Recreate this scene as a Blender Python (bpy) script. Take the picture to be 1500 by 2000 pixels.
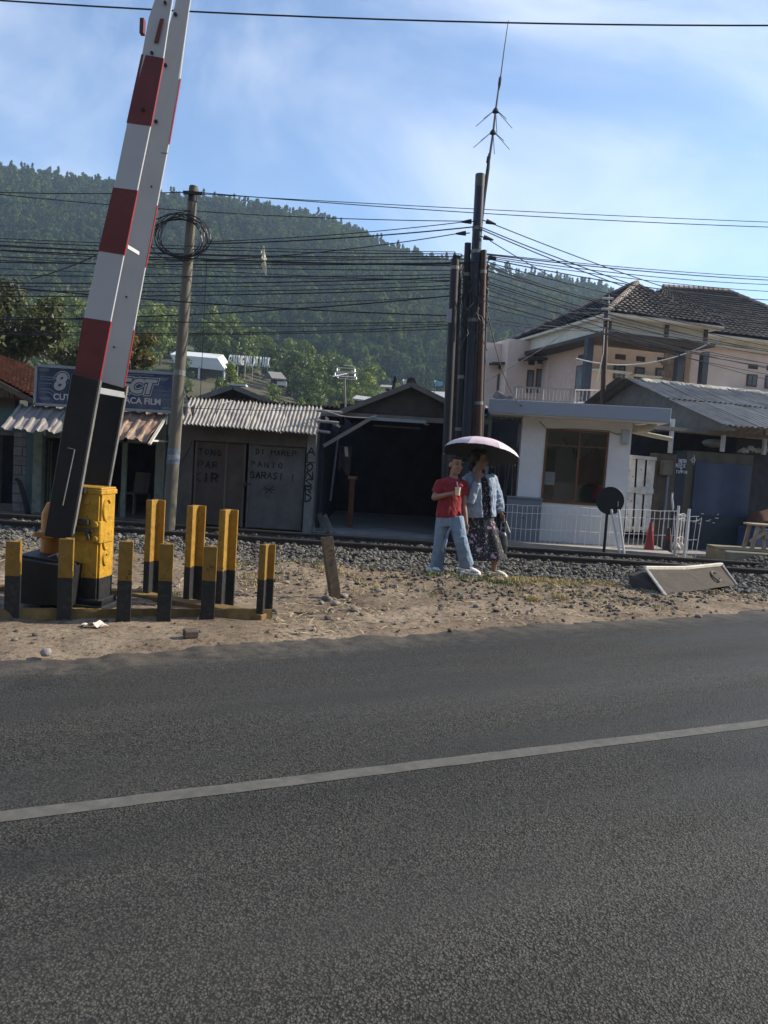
import bpy, bmesh, math, random
import numpy as np
from mathutils import Vector, Matrix, Quaternion, noise as mnoise
random.seed(7); rng = np.random.default_rng(7)
R = math.radians
sc = bpy.context.scene
for o in list(bpy.data.objects): bpy.data.objects.remove(o)
C = sc.collection

# ------------------------------------------------------------------ camera
CAMP = Vector((0, 0, 1.5)); FPX = 1504.0; PITCH = R(4.18); ROLL = R(3.7)
_r0 = Vector((1, 0, 0)); _f = Vector((0, math.cos(PITCH), -math.sin(PITCH))); _u0 = Vector((0, math.sin(PITCH), math.cos(PITCH)))
_right = math.cos(ROLL) * _r0 + math.sin(ROLL) * _u0
_up = -math.sin(ROLL) * _r0 + math.cos(ROLL) * _u0
cam = bpy.data.cameras.new('camera'); cam_o = bpy.data.objects.new('camera', cam); C.objects.link(cam_o)
cam.sensor_fit = 'VERTICAL'; cam.sensor_height = 36; cam.lens = 36 * FPX / 2000; cam.clip_end = 5000; cam.clip_start = .05
cam_o.matrix_world = Matrix(((_right.x, _up.x, -_f.x, CAMP.x), (_right.y, _up.y, -_f.y, CAMP.y), (_right.z, _up.z, -_f.z, CAMP.z), (0, 0, 0, 1)))
sc.camera = cam_o

# ------------------------------------------------------------------ sky, sun, exposure
SUN_AZ = 77.0      # degrees to the right of straight ahead
SUN_EL = 33.0
w = bpy.data.worlds.new('World'); sc.world = w; w.use_nodes = True
nt = w.node_tree; nt.nodes.clear()
out = nt.nodes.new('ShaderNodeOutputWorld'); bg = nt.nodes.new('ShaderNodeBackground')
sky = nt.nodes.new('ShaderNodeTexSky'); sky.sky_type = 'NISHITA'; sky.sun_disc = False
sky.sun_elevation = R(SUN_EL); sky.sun_rotation = R(SUN_AZ); sky.air_density = 1.0; sky.dust_density = 0.0; sky.ozone_density = 3.0; sky.altitude = 600
tc = nt.nodes.new('ShaderNodeTexCoord')
mp = nt.nodes.new('ShaderNodeMapping'); mp.inputs['Scale'].default_value = (1.0, 1.0, 1.7); mp.inputs['Rotation'].default_value = (.25, -.35, .2); mp.inputs['Location'].default_value = (3.3, .2, 1.6)
n1 = nt.nodes.new('ShaderNodeTexNoise'); n1.inputs['Scale'].default_value = 2.1; n1.inputs['Detail'].default_value = 9; n1.inputs['Roughness'].default_value = .52; n1.inputs['Distortion'].default_value = .55
r1 = nt.nodes.new('ShaderNodeValToRGB'); r1.color_ramp.interpolation = 'EASE'; r1.color_ramp.elements[0].position = .44; r1.color_ramp.elements[1].position = .76
mx = nt.nodes.new('ShaderNodeMix'); mx.data_type = 'RGBA'; mx.blend_type = 'MIX'
cl = nt.nodes.new('ShaderNodeMath'); cl.operation = 'MULTIPLY'; cl.inputs[1].default_value = .62
nt.links.new(tc.outputs['Generated'], mp.inputs['Vector']); nt.links.new(mp.outputs[0], n1.inputs['Vector'])
nt.links.new(n1.outputs['Fac'], r1.inputs[0]); nt.links.new(r1.outputs[0], cl.inputs[0]); nt.links.new(cl.outputs[0], mx.inputs['Factor'])
nt.links.new(sky.outputs[0], mx.inputs['A']); mx.inputs['B'].default_value = (6.4, 6.6, 7.0, 1)
nt.links.new(mx.outputs['Result'], bg.inputs['Color']); bg.inputs['Strength'].default_value = .142
nt.links.new(bg.outputs[0], out.inputs['Surface'])
sun = bpy.data.lights.new('sun', 'SUN'); sun_o = bpy.data.objects.new('sun', sun); C.objects.link(sun_o)
sun.energy = 5.0; sun.angle = R(.6); sun.color = (1, .90, .74)
_sd = Vector((math.sin(R(SUN_AZ)) * math.cos(R(SUN_EL)), math.cos(R(SUN_AZ)) * math.cos(R(SUN_EL)), math.sin(R(SUN_EL))))
sun_o.rotation_euler = _sd.to_track_quat('Z', 'Y').to_euler(); sun_o.location = (20, 20, 40)
vs = sc.view_settings; vs.view_transform = 'Standard'; vs.look = 'None'; vs.exposure = 0.62; vs.gamma = 1; vs.use_curve_mapping = False
sc.cycles.max_bounces = 6; sc.cycles.volume_bounces = 1; sc.cycles.use_denoising = True; sc.cycles.transparent_max_bounces = 8

# ------------------------------------------------------------------ helpers
def ray(px, py):
    return (_f + _right * ((px - 750) / FPX) + _up * ((1000 - py) / FPX))
def P(px, py, Y):
    d = ray(px, py); return CAMP + d * (Y / d.y)
def G(px, py, z=0.0):
    d = ray(px, py); return CAMP + d * ((z - CAMP.z) / d.z)
def ZAT(px, py, Y): return P(px, py, Y).z
def XAT(px, py, Y): return P(px, py, Y).x
def srgb(r, g, b):
    f = lambda c: (c / 255 / 12.92) if c / 255 <= .04045 else ((c / 255 + .055) / 1.055) ** 2.4
    return (f(r), f(g), f(b))

_MATS = {}
def mat(name, col=(.5, .5, .5), rough=.75, var=.15, scale=5, bump=.0, bscale=40, metal=0, col2=None, dirt=None, dscale=1.3, damt=.5, spec=.35, rnd=.0, stretch=(1, 1, 1)):
    if name in _MATS: return _MATS[name]
    m = bpy.data.materials.new(name); m.use_nodes = True; t = m.node_tree; b = t.nodes['Principled BSDF']
    b.inputs['Roughness'].default_value = rough; b.inputs['Metallic'].default_value = metal; b.inputs['Specular IOR Level'].default_value = spec
    tc = t.nodes.new('ShaderNodeTexCoord'); mp = t.nodes.new('ShaderNodeMapping'); mp.inputs['Scale'].default_value = stretch
    t.links.new(tc.outputs['Object'], mp.inputs[0])
    n = t.nodes.new('ShaderNodeTexNoise'); n.inputs['Scale'].default_value = scale; n.inputs['Detail'].default_value = 7; n.inputs['Roughness'].default_value = .65
    t.links.new(mp.outputs[0], n.inputs['Vector'])
    rp = t.nodes.new('ShaderNodeValToRGB'); rp.color_ramp.elements[0].position = .3; rp.color_ramp.elements[1].position = .7
    a = tuple(c * (1 - var) for c in col); c2 = col2 or tuple(min(1, c * (1 + var)) for c in col)
    rp.color_ramp.elements[0].color = (*a, 1); rp.color_ramp.elements[1].color = (*c2, 1)
    t.links.new(n.outputs['Fac'], rp.inputs[0]); last = rp.outputs[0]
    if dirt:
        n2 = t.nodes.new('ShaderNodeTexNoise'); n2.inputs['Scale'].default_value = dscale; n2.inputs['Detail'].default_value = 8; n2.inputs['Roughness'].default_value = .7
        t.links.new(tc.outputs['Object'], n2.inputs['Vector'])
        r2 = t.nodes.new('ShaderNodeValToRGB'); r2.color_ramp.elements[0].position = .45; r2.color_ramp.elements[1].position = .72
        mu = t.nodes.new('ShaderNodeMath'); mu.operation = 'MULTIPLY'; mu.inputs[1].default_value = damt
        t.links.new(n2.outputs['Fac'], r2.inputs[0]); t.links.new(r2.outputs[0], mu.inputs[0])
        mxx = t.nodes.new('ShaderNodeMix'); mxx.data_type = 'RGBA'; t.links.new(mu.outputs[0], mxx.inputs['Factor']); t.links.new(last, mxx.inputs['A']); mxx.inputs['B'].default_value = (*dirt, 1); last = mxx.outputs['Result']
    if rnd:
        oi = t.nodes.new('ShaderNodeObjectInfo'); mr = t.nodes.new('ShaderNodeMapRange'); mr.inputs['To Min'].default_value = 1 - rnd; mr.inputs['To Max'].default_value = 1 + rnd
        t.links.new(oi.outputs['Random'], mr.inputs['Value'])
        vm = t.nodes.new('ShaderNodeVectorMath'); vm.operation = 'SCALE'; t.links.new(last, vm.inputs[0]); t.links.new(mr.outputs[0], vm.inputs['Scale']); last = vm.outputs[0]
    t.links.new(last, b.inputs['Base Color'])
    if bump:
        n3 = t.nodes.new('ShaderNodeTexNoise'); n3.inputs['Scale'].default_value = bscale; n3.inputs['Detail'].default_value = 5
        t.links.new(mp.outputs[0], n3.inputs['Vector'])
        bp = t.nodes.new('ShaderNodeBump'); bp.inputs['Strength'].default_value = min(1, bump); bp.inputs['Distance'].default_value = .15 / bscale
        t.links.new(n3.outputs['Fac'], bp.inputs['Height']); t.links.new(bp.outputs[0], b.inputs['Normal'])
    _MATS[name] = m; return m

class MB:
    """collects geometry in world space; build() links it as one mesh object (in its root's own frame)"""
    def __init__(s): s.v = []; s.f = []
    def add(s, vs_, fs_):
        o = len(s.v); s.v += [Vector(x) for x in vs_]; s.f += [tuple(i + o for i in f) for f in fs_]; return s
    def box(s, a, b):
        (x0, y0, z0), (x1, y1, z1) = a, b
        x0, x1 = min(x0, x1), max(x0, x1); y0, y1 = min(y0, y1), max(y0, y1); z0, z1 = min(z0, z1), max(z0, z1)
        return s.add([(x0, y0, z0), (x1, y0, z0), (x1, y1, z0), (x0, y1, z0), (x0, y0, z1), (x1, y0, z1), (x1, y1, z1), (x0, y1, z1)],
                     [(3, 2, 1, 0), (4, 5, 6, 7), (0, 1, 5, 4), (1, 2, 6, 5), (2, 3, 7, 6), (3, 0, 4, 7)])
    def obox(s, c, size, M=None):
        hx, hy, hz = size[0] / 2, size[1] / 2, size[2] / 2
        vs_ = [Vector((x, y, z)) for z in (-hz, hz) for x, y in ((-hx, -hy), (hx, -hy), (hx, hy), (-hx, hy))]
        if M is not None: vs_ = [M @ q for q in vs_]
        c = Vector(c)
        return s.add([q + c for q in vs_], [(3, 2, 1, 0), (4, 5, 6, 7), (0, 1, 5, 4), (1, 2, 6, 5), (2, 3, 7, 6), (3, 0, 4, 7)])
    def beam(s, p0, p1, wd, hg, up=(0, 0, 1)):
        """rectangular bar from p0 to p1"""
        p0 = Vector(p0); p1 = Vector(p1); d = (p1 - p0); L = d.length; d.normalize(); upv = Vector(up)
        sd = d.cross(upv)
        if sd.length < 1e-4: sd = d.cross(Vector((0, 1, 0)))
        sd.normalize(); u = sd.cross(d)
        vs_ = []
        for q in (p0, p1):
            for a, b in ((-1, -1), (1, -1), (1, 1), (-1, 1)): vs_.append(q + sd * (a * wd / 2) + u * (b * hg / 2))
        return s.add(vs_, [(0, 1, 2, 3), (7, 6, 5, 4), (0, 4, 5, 1), (1, 5, 6, 2), (2, 6, 7, 3), (3, 7, 4, 0)])
    def tube(s, pts, r, n=8, cap=True, r2=None, side=None):
        """r: radius or list; r2: second radius (elliptic) or list; side: direction the first radius lies along"""
        pts = [Vector(p) for p in pts]; m = len(pts)
        rr = r if isinstance(r, (list, tuple)) else [r] * m
        r2 = rr if r2 is None else (r2 if isinstance(r2, (list, tuple)) else [r2] * m)
        tan = []
        for i in range(m):
            t_ = pts[min(i + 1, m - 1)] - pts[max(i - 1, 0)]
            if t_.length < 1e-9: t_ = Vector((0, 0, 1))
            tan.append(t_.normalized())
        sd = Vector(side) if side is not None else (Vector((0, 0, 1)) if abs(tan[0].z) < .9 else Vector((1, 0, 0)))
        o = len(s.v)
        for i in range(m):
            sd = sd - tan[i] * sd.dot(tan[i])
            if sd.length < 1e-6: sd = tan[i].orthogonal()
            sd.normalize(); up = tan[i].cross(sd)
            for k in range(n):
                a = 2 * math.pi * k / n
                s.v.append(pts[i] + sd * (math.cos(a) * rr[i]) + up * (math.sin(a) * r2[i]))
        for i in range(m - 1):
            for k in range(n):
                a = o + i * n + k; b = o + i * n + (k + 1) % n
                s.f.append((a, b, b + n, a + n))
        if cap:
            s.f.append(tuple(o + k for k in reversed(range(n)))); s.f.append(tuple(o + (m - 1) * n + k for k in range(n)))
        return s
    def ball(s, c, r, n=10, m=7, M=None):
        if not isinstance(r, (list, tuple)): r = (r, r, r)
        o = len(s.v); c = Vector(c); vs_ = []
        for i in range(1, m):
            th = math.pi * i / m
            for k in range(n):
                a = 2 * math.pi * k / n
                vs_.append(Vector((r[0] * math.sin(th) * math.cos(a), r[1] * math.sin(th) * math.sin(a), r[2] * math.cos(th))))
        vs_ += [Vector((0, 0, r[2])), Vector((0, 0, -r[2]))]
        fs_ = []
        for i in range(m - 2):
            for k in range(n): fs_.append((i * n + k, (i + 1) * n + k, (i + 1) * n + (k + 1) % n, i * n + (k + 1) % n))
        T, B = (m - 1) * n, (m - 1) * n + 1
        for k in range(n):
            fs_.append((T, k, (k + 1) % n)); fs_.append((B, (m - 2) * n + (k + 1) % n, (m - 2) * n + k))
        if M is not None: vs_ = [M @ q for q in vs_]
        return s.add([q + c for q in vs_], fs_)
    def prism(s, poly, off):
        """closed polygon (3D points) pushed along off"""
        n = len(poly); off = Vector(off); a = [Vector(p) for p in poly]; b = [p + off for p in a]
        return s.add(a + b, [tuple(range(n)), tuple(range(2 * n - 1, n - 1, -1))] + [((i + 1) % n, i, i + n, (i + 1) % n + n) for i in range(n)])
    def sheet(s, fn, nu, nv, thick=None):
        """surface fn(a,b) with a,b in 0..1, optionally thickened along thick"""
        vs_ = [Vector(fn(i / nu, j / nv)) for j in range(nv + 1) for i in range(nu + 1)]
        fs_ = [(j * (nu + 1) + i, j * (nu + 1) + i + 1, (j + 1) * (nu + 1) + i + 1, (j + 1) * (nu + 1) + i) for j in range(nv) for i in range(nu)]
        if thick is None: return s.add(vs_, fs_)
        N = len(vs_); t = Vector(thick); v2 = [p + t for p in vs_]
        f2 = [tuple(i + N for i in reversed(f)) for f in fs_]
        ed = [i for i in range(nu + 1)] + [j * (nu + 1) + nu for j in range(1, nv + 1)] + [nv * (nu + 1) + i for i in range(nu - 1, -1, -1)] + [j * (nu + 1) for j in range(nv - 1, 0, -1)]
        rim = [(ed[k], ed[k] + N, ed[(k + 1) % len(ed)] + N, ed[(k + 1) % len(ed)]) for k in range(len(ed))]
        return s.add(vs_ + v2, fs_ + f2 + rim)
    def xform(s, M): s.v = [M @ q for q in s.v]; return s
    def mesh(s, name, material=None, smooth=False, inv=None, bevel=0, segs=1):
        me = bpy.data.meshes.new(name)
        vs_ = [inv @ q for q in s.v] if inv is not None else s.v
        me.from_pydata([tuple(q) for q in vs_], [], s.f)
        bm = bmesh.new(); bm.from_mesh(me)
        bmesh.ops.recalc_face_normals(bm, faces=bm.faces)
        if bevel: bmesh.ops.bevel(bm, geom=bm.edges[:], offset=bevel, segments=segs, affect='EDGES', clamp_overlap=True)
        bm.to_mesh(me); bm.free()
        if smooth:
            me.polygons.foreach_set('use_smooth', [True] * len(me.polygons))
            if smooth != 'all': me.set_sharp_from_angle(angle=R(40))
        if material: me.materials.append(material)
        return me
    def build(s, name, material, parent=None, smooth=False, bevel=0, segs=1, kind=None):
        inv = ROOTM[parent.name].inverted() if parent is not None else None
        me = s.mesh(name, material, smooth, inv, bevel, segs)
        o = bpy.data.objects.new(name, me); C.objects.link(o)
        if parent is not None: o.parent = parent
        ROOTM[o.name] = ROOTM[parent.name] if parent is not None else Matrix.Identity(4)
        if kind: o['kind'] = kind
        return o
ROOTM = {}
def tag(o, label=None, cat=None, group=None, kind=None):
    if label: o['label'] = label
    if cat: o['category'] = cat
    if group: o['group'] = group
    if kind: o['kind'] = kind
    return o
def thing(name, label, cat, loc=(0, 0, 0), rz=0.0, group=None):
    o = bpy.data.objects.new(name, None); C.objects.link(o); o.empty_display_size = .2
    o.location = loc; o.rotation_euler = (0, 0, rz)
    ROOTM[o.name] = Matrix.Translation(Vector(loc)) @ Matrix.Rotation(rz, 4, 'Z')
    return tag(o, label, cat, group)
def solo(mb, name, material, label, cat, group=None, **k):
    """a thing that is one mesh, with its origin at its base"""
    xs = [q.x for q in mb.v]; ys = [q.y for q in mb.v]; zs = [q.z for q in mb.v]
    loc = Vector(((min(xs) + max(xs)) / 2, (min(ys) + max(ys)) / 2, min(zs)))
    me = mb.mesh(name, material, k.get('smooth', False), Matrix.Translation(-loc), k.get('bevel', 0), k.get('segs', 1))
    o = bpy.data.objects.new(name, me); C.objects.link(o); o.location = loc
    ROOTM[o.name] = Matrix.Translation(loc)
    return tag(o, label, cat, group)
def piece(name, me, parent, loc, rot=None, scale=None, basis=None):
    """another object with shared mesh data; loc in world space"""
    o = bpy.data.objects.new(name, me); C.objects.link(o)
    Mw = Matrix.Translation(Vector(loc))
    if basis is not None: Mw = Mw @ basis.to_4x4()
    elif rot is not None: Mw = Mw @ Matrix.Rotation(rot[2], 4, 'Z') @ Matrix.Rotation(rot[1], 4, 'Y') @ Matrix.Rotation(rot[0], 4, 'X')
    if scale is not None: Mw = Mw @ Matrix.Diagonal((*scale, 1))
    if parent is not None:
        o.parent = parent; Mw = ROOTM[parent.name].inverted() @ Mw
    o.matrix_basis = Mw
    return o
def from_np(name, verts, faces, material, smooth=False):
    me = bpy.data.meshes.new(name); nv = len(verts); nf = len(faces); k = faces.shape[1]
    me.vertices.add(nv); me.vertices.foreach_set('co', np.asarray(verts, np.float32).ravel())
    me.loops.add(nf * k); me.loops.foreach_set('vertex_index', np.asarray(faces, np.int32).ravel())
    me.polygons.add(nf); me.polygons.foreach_set('loop_start', np.arange(0, nf * k, k, dtype=np.int32))
    me.polygons.foreach_set('use_smooth', np.full(nf, bool(smooth)))
    me.update(calc_edges=True); me.validate()
    if material: me.materials.append(material)
    return me
def rand_rot(n):
    q = rng.normal(size=(n, 4)); q /= np.linalg.norm(q, axis=1)[:, None]; w_, x, y, z = q.T
    return np.stack([np.stack([1 - 2 * (y * y + z * z), 2 * (x * y - z * w_), 2 * (x * z + y * w_)], -1),
                     np.stack([2 * (x * y + z * w_), 1 - 2 * (x * x + z * z), 2 * (y * z - x * w_)], -1),
                     np.stack([2 * (x * z - y * w_), 2 * (y * z + x * w_), 1 - 2 * (x * x + y * y)], -1)], -2)
_perm = rng.random((64, 64))
def vnoise(x, y):
    x = np.asarray(x, float); y = np.asarray(y, float); xi = np.floor(x).astype(int); yi = np.floor(y).astype(int); fx = x - xi; fy = y - yi
    fx = fx * fx * (3 - 2 * fx); fy = fy * fy * (3 - 2 * fy); g = lambda a, b: _perm[a % 64, b % 64]
    return (g(xi, yi) * (1 - fx) + g(xi + 1, yi) * fx) * (1 - fy) + (g(xi, yi + 1) * (1 - fx) + g(xi + 1, yi + 1) * fx) * fy
def fbm(x, y, o=4):
    s_ = 0; a = .5
    for k in range(o): s_ = s_ + a * vnoise(x * 2 ** k + 17 * k, y * 2 ** k + 5 * k); a *= .5
    return s_
def text_mesh(s, size, material, extrude=.004, name='text', bold=0.0, shear=0.0, align='LEFT'):
    cu = bpy.data.curves.new(name, 'FONT'); cu.body = s; cu.size = size; cu.extrude = extrude; cu.offset = bold; cu.shear = shear; cu.align_x = align; cu.resolution_u = 3
    o = bpy.data.objects.new('tmp_text', cu); C.objects.link(o)
    dg = bpy.context.evaluated_depsgraph_get(); me = bpy.data.meshes.new_from_object(o.evaluated_get(dg)); me.name = name
    bpy.data.objects.remove(o); bpy.data.curves.remove(cu)
    me.materials.clear(); me.materials.append(material); return me
FACE = Matrix(((1, 0, 0), (0, 0, -1), (0, 1, 0)))     # text plane stands up and faces -Y
# hand-painted letters as strokes in a unit box
STROKES = {
 'A': [[(0, 0), (.5, 1), (1, 0)], [(.2, .4), (.8, .4)]], 'D': [[(0, 0), (0, 1), (.7, .85), (1, .5), (.7, .1), (0, 0)]], 'E': [[(1, 1), (0, 1), (0, 0), (1, 0)], [(0, .5), (.7, .5)]],
 'G': [[(1, .85), (.5, 1), (0, .6), (.1, .15), (.6, 0), (1, .2), (1, .5), (.6, .5)]], 'H': [[(0, 0), (0, 1)], [(1, 0), (1, 1)], [(0, .5), (1, .5)]], 'I': [[(.5, 0), (.5, 1)]],
 'K': [[(0, 0), (0, 1)], [(1, 1), (0, .5), (1, 0)]], 'L': [[(0, 1), (0, 0), (1, 0)]], 'N': [[(0, 0), (0, 1), (1, 0), (1, 1)]], 'O': [[(.5, 1), (.05, .7), (.05, .3), (.5, 0), (.95, .3), (.95, .7), (.5, 1)]],
 'P': [[(0, 0), (0, 1), (.8, .95), (1, .72), (.8, .5), (0, .48)]], 'R': [[(0, 0), (0, 1), (.8, .95), (1, .72), (.8, .5), (0, .48)], [(.4, .48), (1, 0)]], 'S': [[(1, .9), (.5, 1), (0, .75), (.9, .3), (.5, 0), (0, .12)]],
 'T': [[(0, 1), (1, 1)], [(.5, 1), (.5, 0)]], '!': [[(.5, 1), (.5, .35)], [(.5, .1), (.5, 0)]], 'U': [[(0, 1), (0, .2), (.5, 0), (1, .2), (1, 1)]], 'Z': [[(0, 1), (1, 1), (0, 0), (1, 0)]],
 'M': [[(0, 0), (0, 1), (.5, .4), (1, 1), (1, 0)]], 'B': [[(0, 0), (0, 1), (.8, .9), (.8, .6), (0, .5), (.9, .4), (.9, .08), (0, 0)]], 'V': [[(0, 1), (.5, 0), (1, 1)]], 'X': [[(0, 0), (1, 1)], [(0, 1), (1, 0)]],
 '*': [[(.1, .9), (.5, .4), (.9, 1)], [(.5, .4), (.2, 0)], [(.5, .4), (.8, .1)], [(0, .5), (1, .55)]], '>': [[(0, .5), (.4, .5), (.4, .85), (.95, .5), (.4, .12), (.4, .4), (0, .5)], [(.95, .5), (.6, 1.1)], [(.9, .45), (.7, -.1)]],
}
def scrawl(mb, s, org, right, up, hgt, wid, gap, lw, jit=.06):
    org = Vector(org); right = Vector(right); up = Vector(up); nrm = right.cross(up) * .002; x = 0
    for ch in s:
        if ch == ' ': x += wid + gap; continue
        dy = random.uniform(-jit, jit) * hgt; sx = wid * random.uniform(.85, 1.15)
        for st in STROKES[ch]:
            pts = [org + right * (x + (a + random.uniform(-.05, .05)) * sx) + up * (dy + (b + random.uniform(-.05, .05)) * hgt) for a, b in st]
            for p, q in zip(pts[:-1], pts[1:]):
                d = (q - p).normalized(); n_ = nrm.normalized().cross(d) * lw * random.uniform(.4, .6); e = d * lw * .3
                mb.prism([p - e - n_, q + e - n_, q + e + n_, p - e + n_], nrm)
        x += sx + gap
    return mb
def remesh(mb, name, material, voxel, parent=None, smooth_it=4, wrinkle=0.0, ws=(16, 16, 7)):
    me = mb.mesh('tmp', None); o = bpy.data.objects.new('tmp', me); C.objects.link(o)
    m = o.modifiers.new('r', 'REMESH'); m.mode = 'VOXEL'; m.voxel_size = voxel; m.use_smooth_shade = True
    s = o.modifiers.new('s', 'SMOOTH'); s.factor = .5; s.iterations = smooth_it
    dg = bpy.context.evaluated_depsgraph_get(); me2 = bpy.data.meshes.new_from_object(o.evaluated_get(dg)); me2.name = name
    bpy.data.objects.remove(o)
    if wrinkle:
        nn = [(v.co.copy(), v.normal.copy()) for v in me2.vertices]; outc = []
        for c, nv_ in nn:
            q = Vector((c.x * ws[0], c.y * ws[1], c.z * ws[2] + c.x * 6)); n_ = mnoise.noise(q) + .5 * mnoise.noise(q * 2.3); n_ = (1 - abs(n_) * 2.2)
            outc.extend(c + nv_ * (wrinkle * n_))
        me2.vertices.foreach_set('co', outc); me2.update()
    if parent is not None: me2.transform(ROOTM[parent.name].inverted())
    me2.materials.clear(); me2.materials.append(material)
    me2.polygons.foreach_set('use_smooth', [True] * len(me2.polygons))
    ob = bpy.data.objects.new(name, me2); C.objects.link(ob)
    if parent is not None: ob.parent = parent
    ROOTM[ob.name] = ROOTM[parent.name] if parent is not None else Matrix.Identity(4)
    return ob
# ------------------------------------------------------------------ ground, road, track
RA = Vector((-2.45, 4.96)); RB = Vector((4.47, 8.75)); RD = (RB - RA).normalized(); RN = Vector((-RD.y, RD.x))   # far road edge and its normal (away from camera)
def road_s(x, y): return (x - RA.x) * RN.x + (y - RA.y) * RN.y          # >0 beyond the far edge
RAILY = 12.93; RAILY2 = 13.98
def ground_z(x, y):
    x = np.asarray(x, float); y = np.asarray(y, float); s_ = road_s(x, y)
    n = fbm(x * 1.3, y * 1.3, 4) - .47; nf = fbm(x * 7 + 3, y * 7, 3) - .44
    verge = .01 + .07 * n + .055 * nf
    verge = verge + .13 * np.exp(-(((x + .95) / .75) ** 2 + ((y - 9.0) / .55) ** 2)) + .06 * np.exp(-(((x - .2) / 1.2) ** 2 + ((y - 9.3) / .5) ** 2))
    onr = np.clip((s_ + .12) / .3, 0, 1); z = -.05 * (1 - onr) + verge * onr
    b = np.clip((y - 9.9) / 1.4, 0, 1) * np.clip((7.2 - x) / .6, 0, 1)
    z = z * (1 - b) + b * (-.17 + .02 * nf)
    back = np.clip((y - 14.9) / .5, 0, 1); z = z * (1 - back) + back * (-.12 + .03 * n)
    far = np.clip((np.maximum(np.abs(x), np.abs(y - 8)) - 16) / 8, 0, 1)
    return z * (1 - far) - .13 * far
def gz(x, y): return float(ground_z(x, y))
xs = np.concatenate([[-2500, -900, -400, -150, -60, -30, -18], np.arange(-11, 9.01, .075), [12, 18, 30, 60, 150, 400, 900, 2500]])
ys = np.concatenate([[-300, -60, -20, -6, -2, 1], np.arange(3.2, 15.5, .075), [16.5, 18, 21, 26, 35, 60, 120, 300, 900, 2500]])
gx, gy = np.meshgrid(xs, ys); zz = ground_z(gx, gy); V = np.stack([gx.ravel(), gy.ravel(), zz.ravel()], 1)
nx, ny = len(xs), len(ys); i, j = np.meshgrid(np.arange(nx - 1), np.arange(ny - 1)); a = (j * nx + i).ravel()
F4 = np.stack([a, a + 1, a + nx + 1, a + nx], 1)
def ground_mat():
    m = bpy.data.materials.new('dirt'); m.use_nodes = True; t = m.node_tree; b = t.nodes['Principled BSDF']; b.inputs['Roughness'].default_value = .95; b.inputs['Specular IOR Level'].default_value = .15
    tc = t.nodes.new('ShaderNodeTexCoord')
    def noise(sc_, det=8, ro=.65):
        n = t.nodes.new('ShaderNodeTexNoise'); n.inputs['Scale'].default_value = sc_; n.inputs['Detail'].default_value = det; n.inputs['Roughness'].default_value = ro; t.links.new(tc.outputs['Object'], n.inputs['Vector']); return n
    def ramp(n, stops):
        r = t.nodes.new('ShaderNodeValToRGB'); e = r.color_ramp.elements; e[0].position, e[0].color = stops[0][0], (*stops[0][1], 1); e[1].position, e[1].color = stops[-1][0], (*stops[-1][1], 1)
        for p, c in stops[1:-1]: q = e.new(p); q.color = (*c, 1)
        t.links.new(n.outputs['Fac'], r.inputs[0]); return r
    r1 = ramp(noise(1.1), [(.3, (.10, .074, .052)), (.5, (.215, .165, .117)), (.7, (.335, .265, .19))])
    r2 = ramp(noise(24, 6), [(.32, (.35, .33, .31)), (.5, (.95, .95, .95)), (.72, (1.25, 1.2, 1.15))])
    mx = t.nodes.new('ShaderNodeMix'); mx.data_type = 'RGBA'; mx.blend_type = 'MULTIPLY'; mx.inputs['Factor'].default_value = 1.0
    t.links.new(r1.outputs[0], mx.inputs['A']); t.links.new(r2.outputs[0], mx.inputs['B']); t.links.new(mx.outputs['Result'], b.inputs['Base Color'])
    nb = noise(55, 6, .7); bp = t.nodes.new('ShaderNodeBump'); bp.inputs['Strength'].default_value = 1.0; bp.inputs['Distance'].default_value = .011
    t.links.new(nb.outputs['Fac'], bp.inputs['Height']); t.links.new(bp.outputs[0], b.inputs['Normal']); return m
me = from_np('ground', V, F4, ground_mat(), True); g = bpy.data.objects.new('ground', me); C.objects.link(g); g['kind'] = 'structure'

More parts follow.
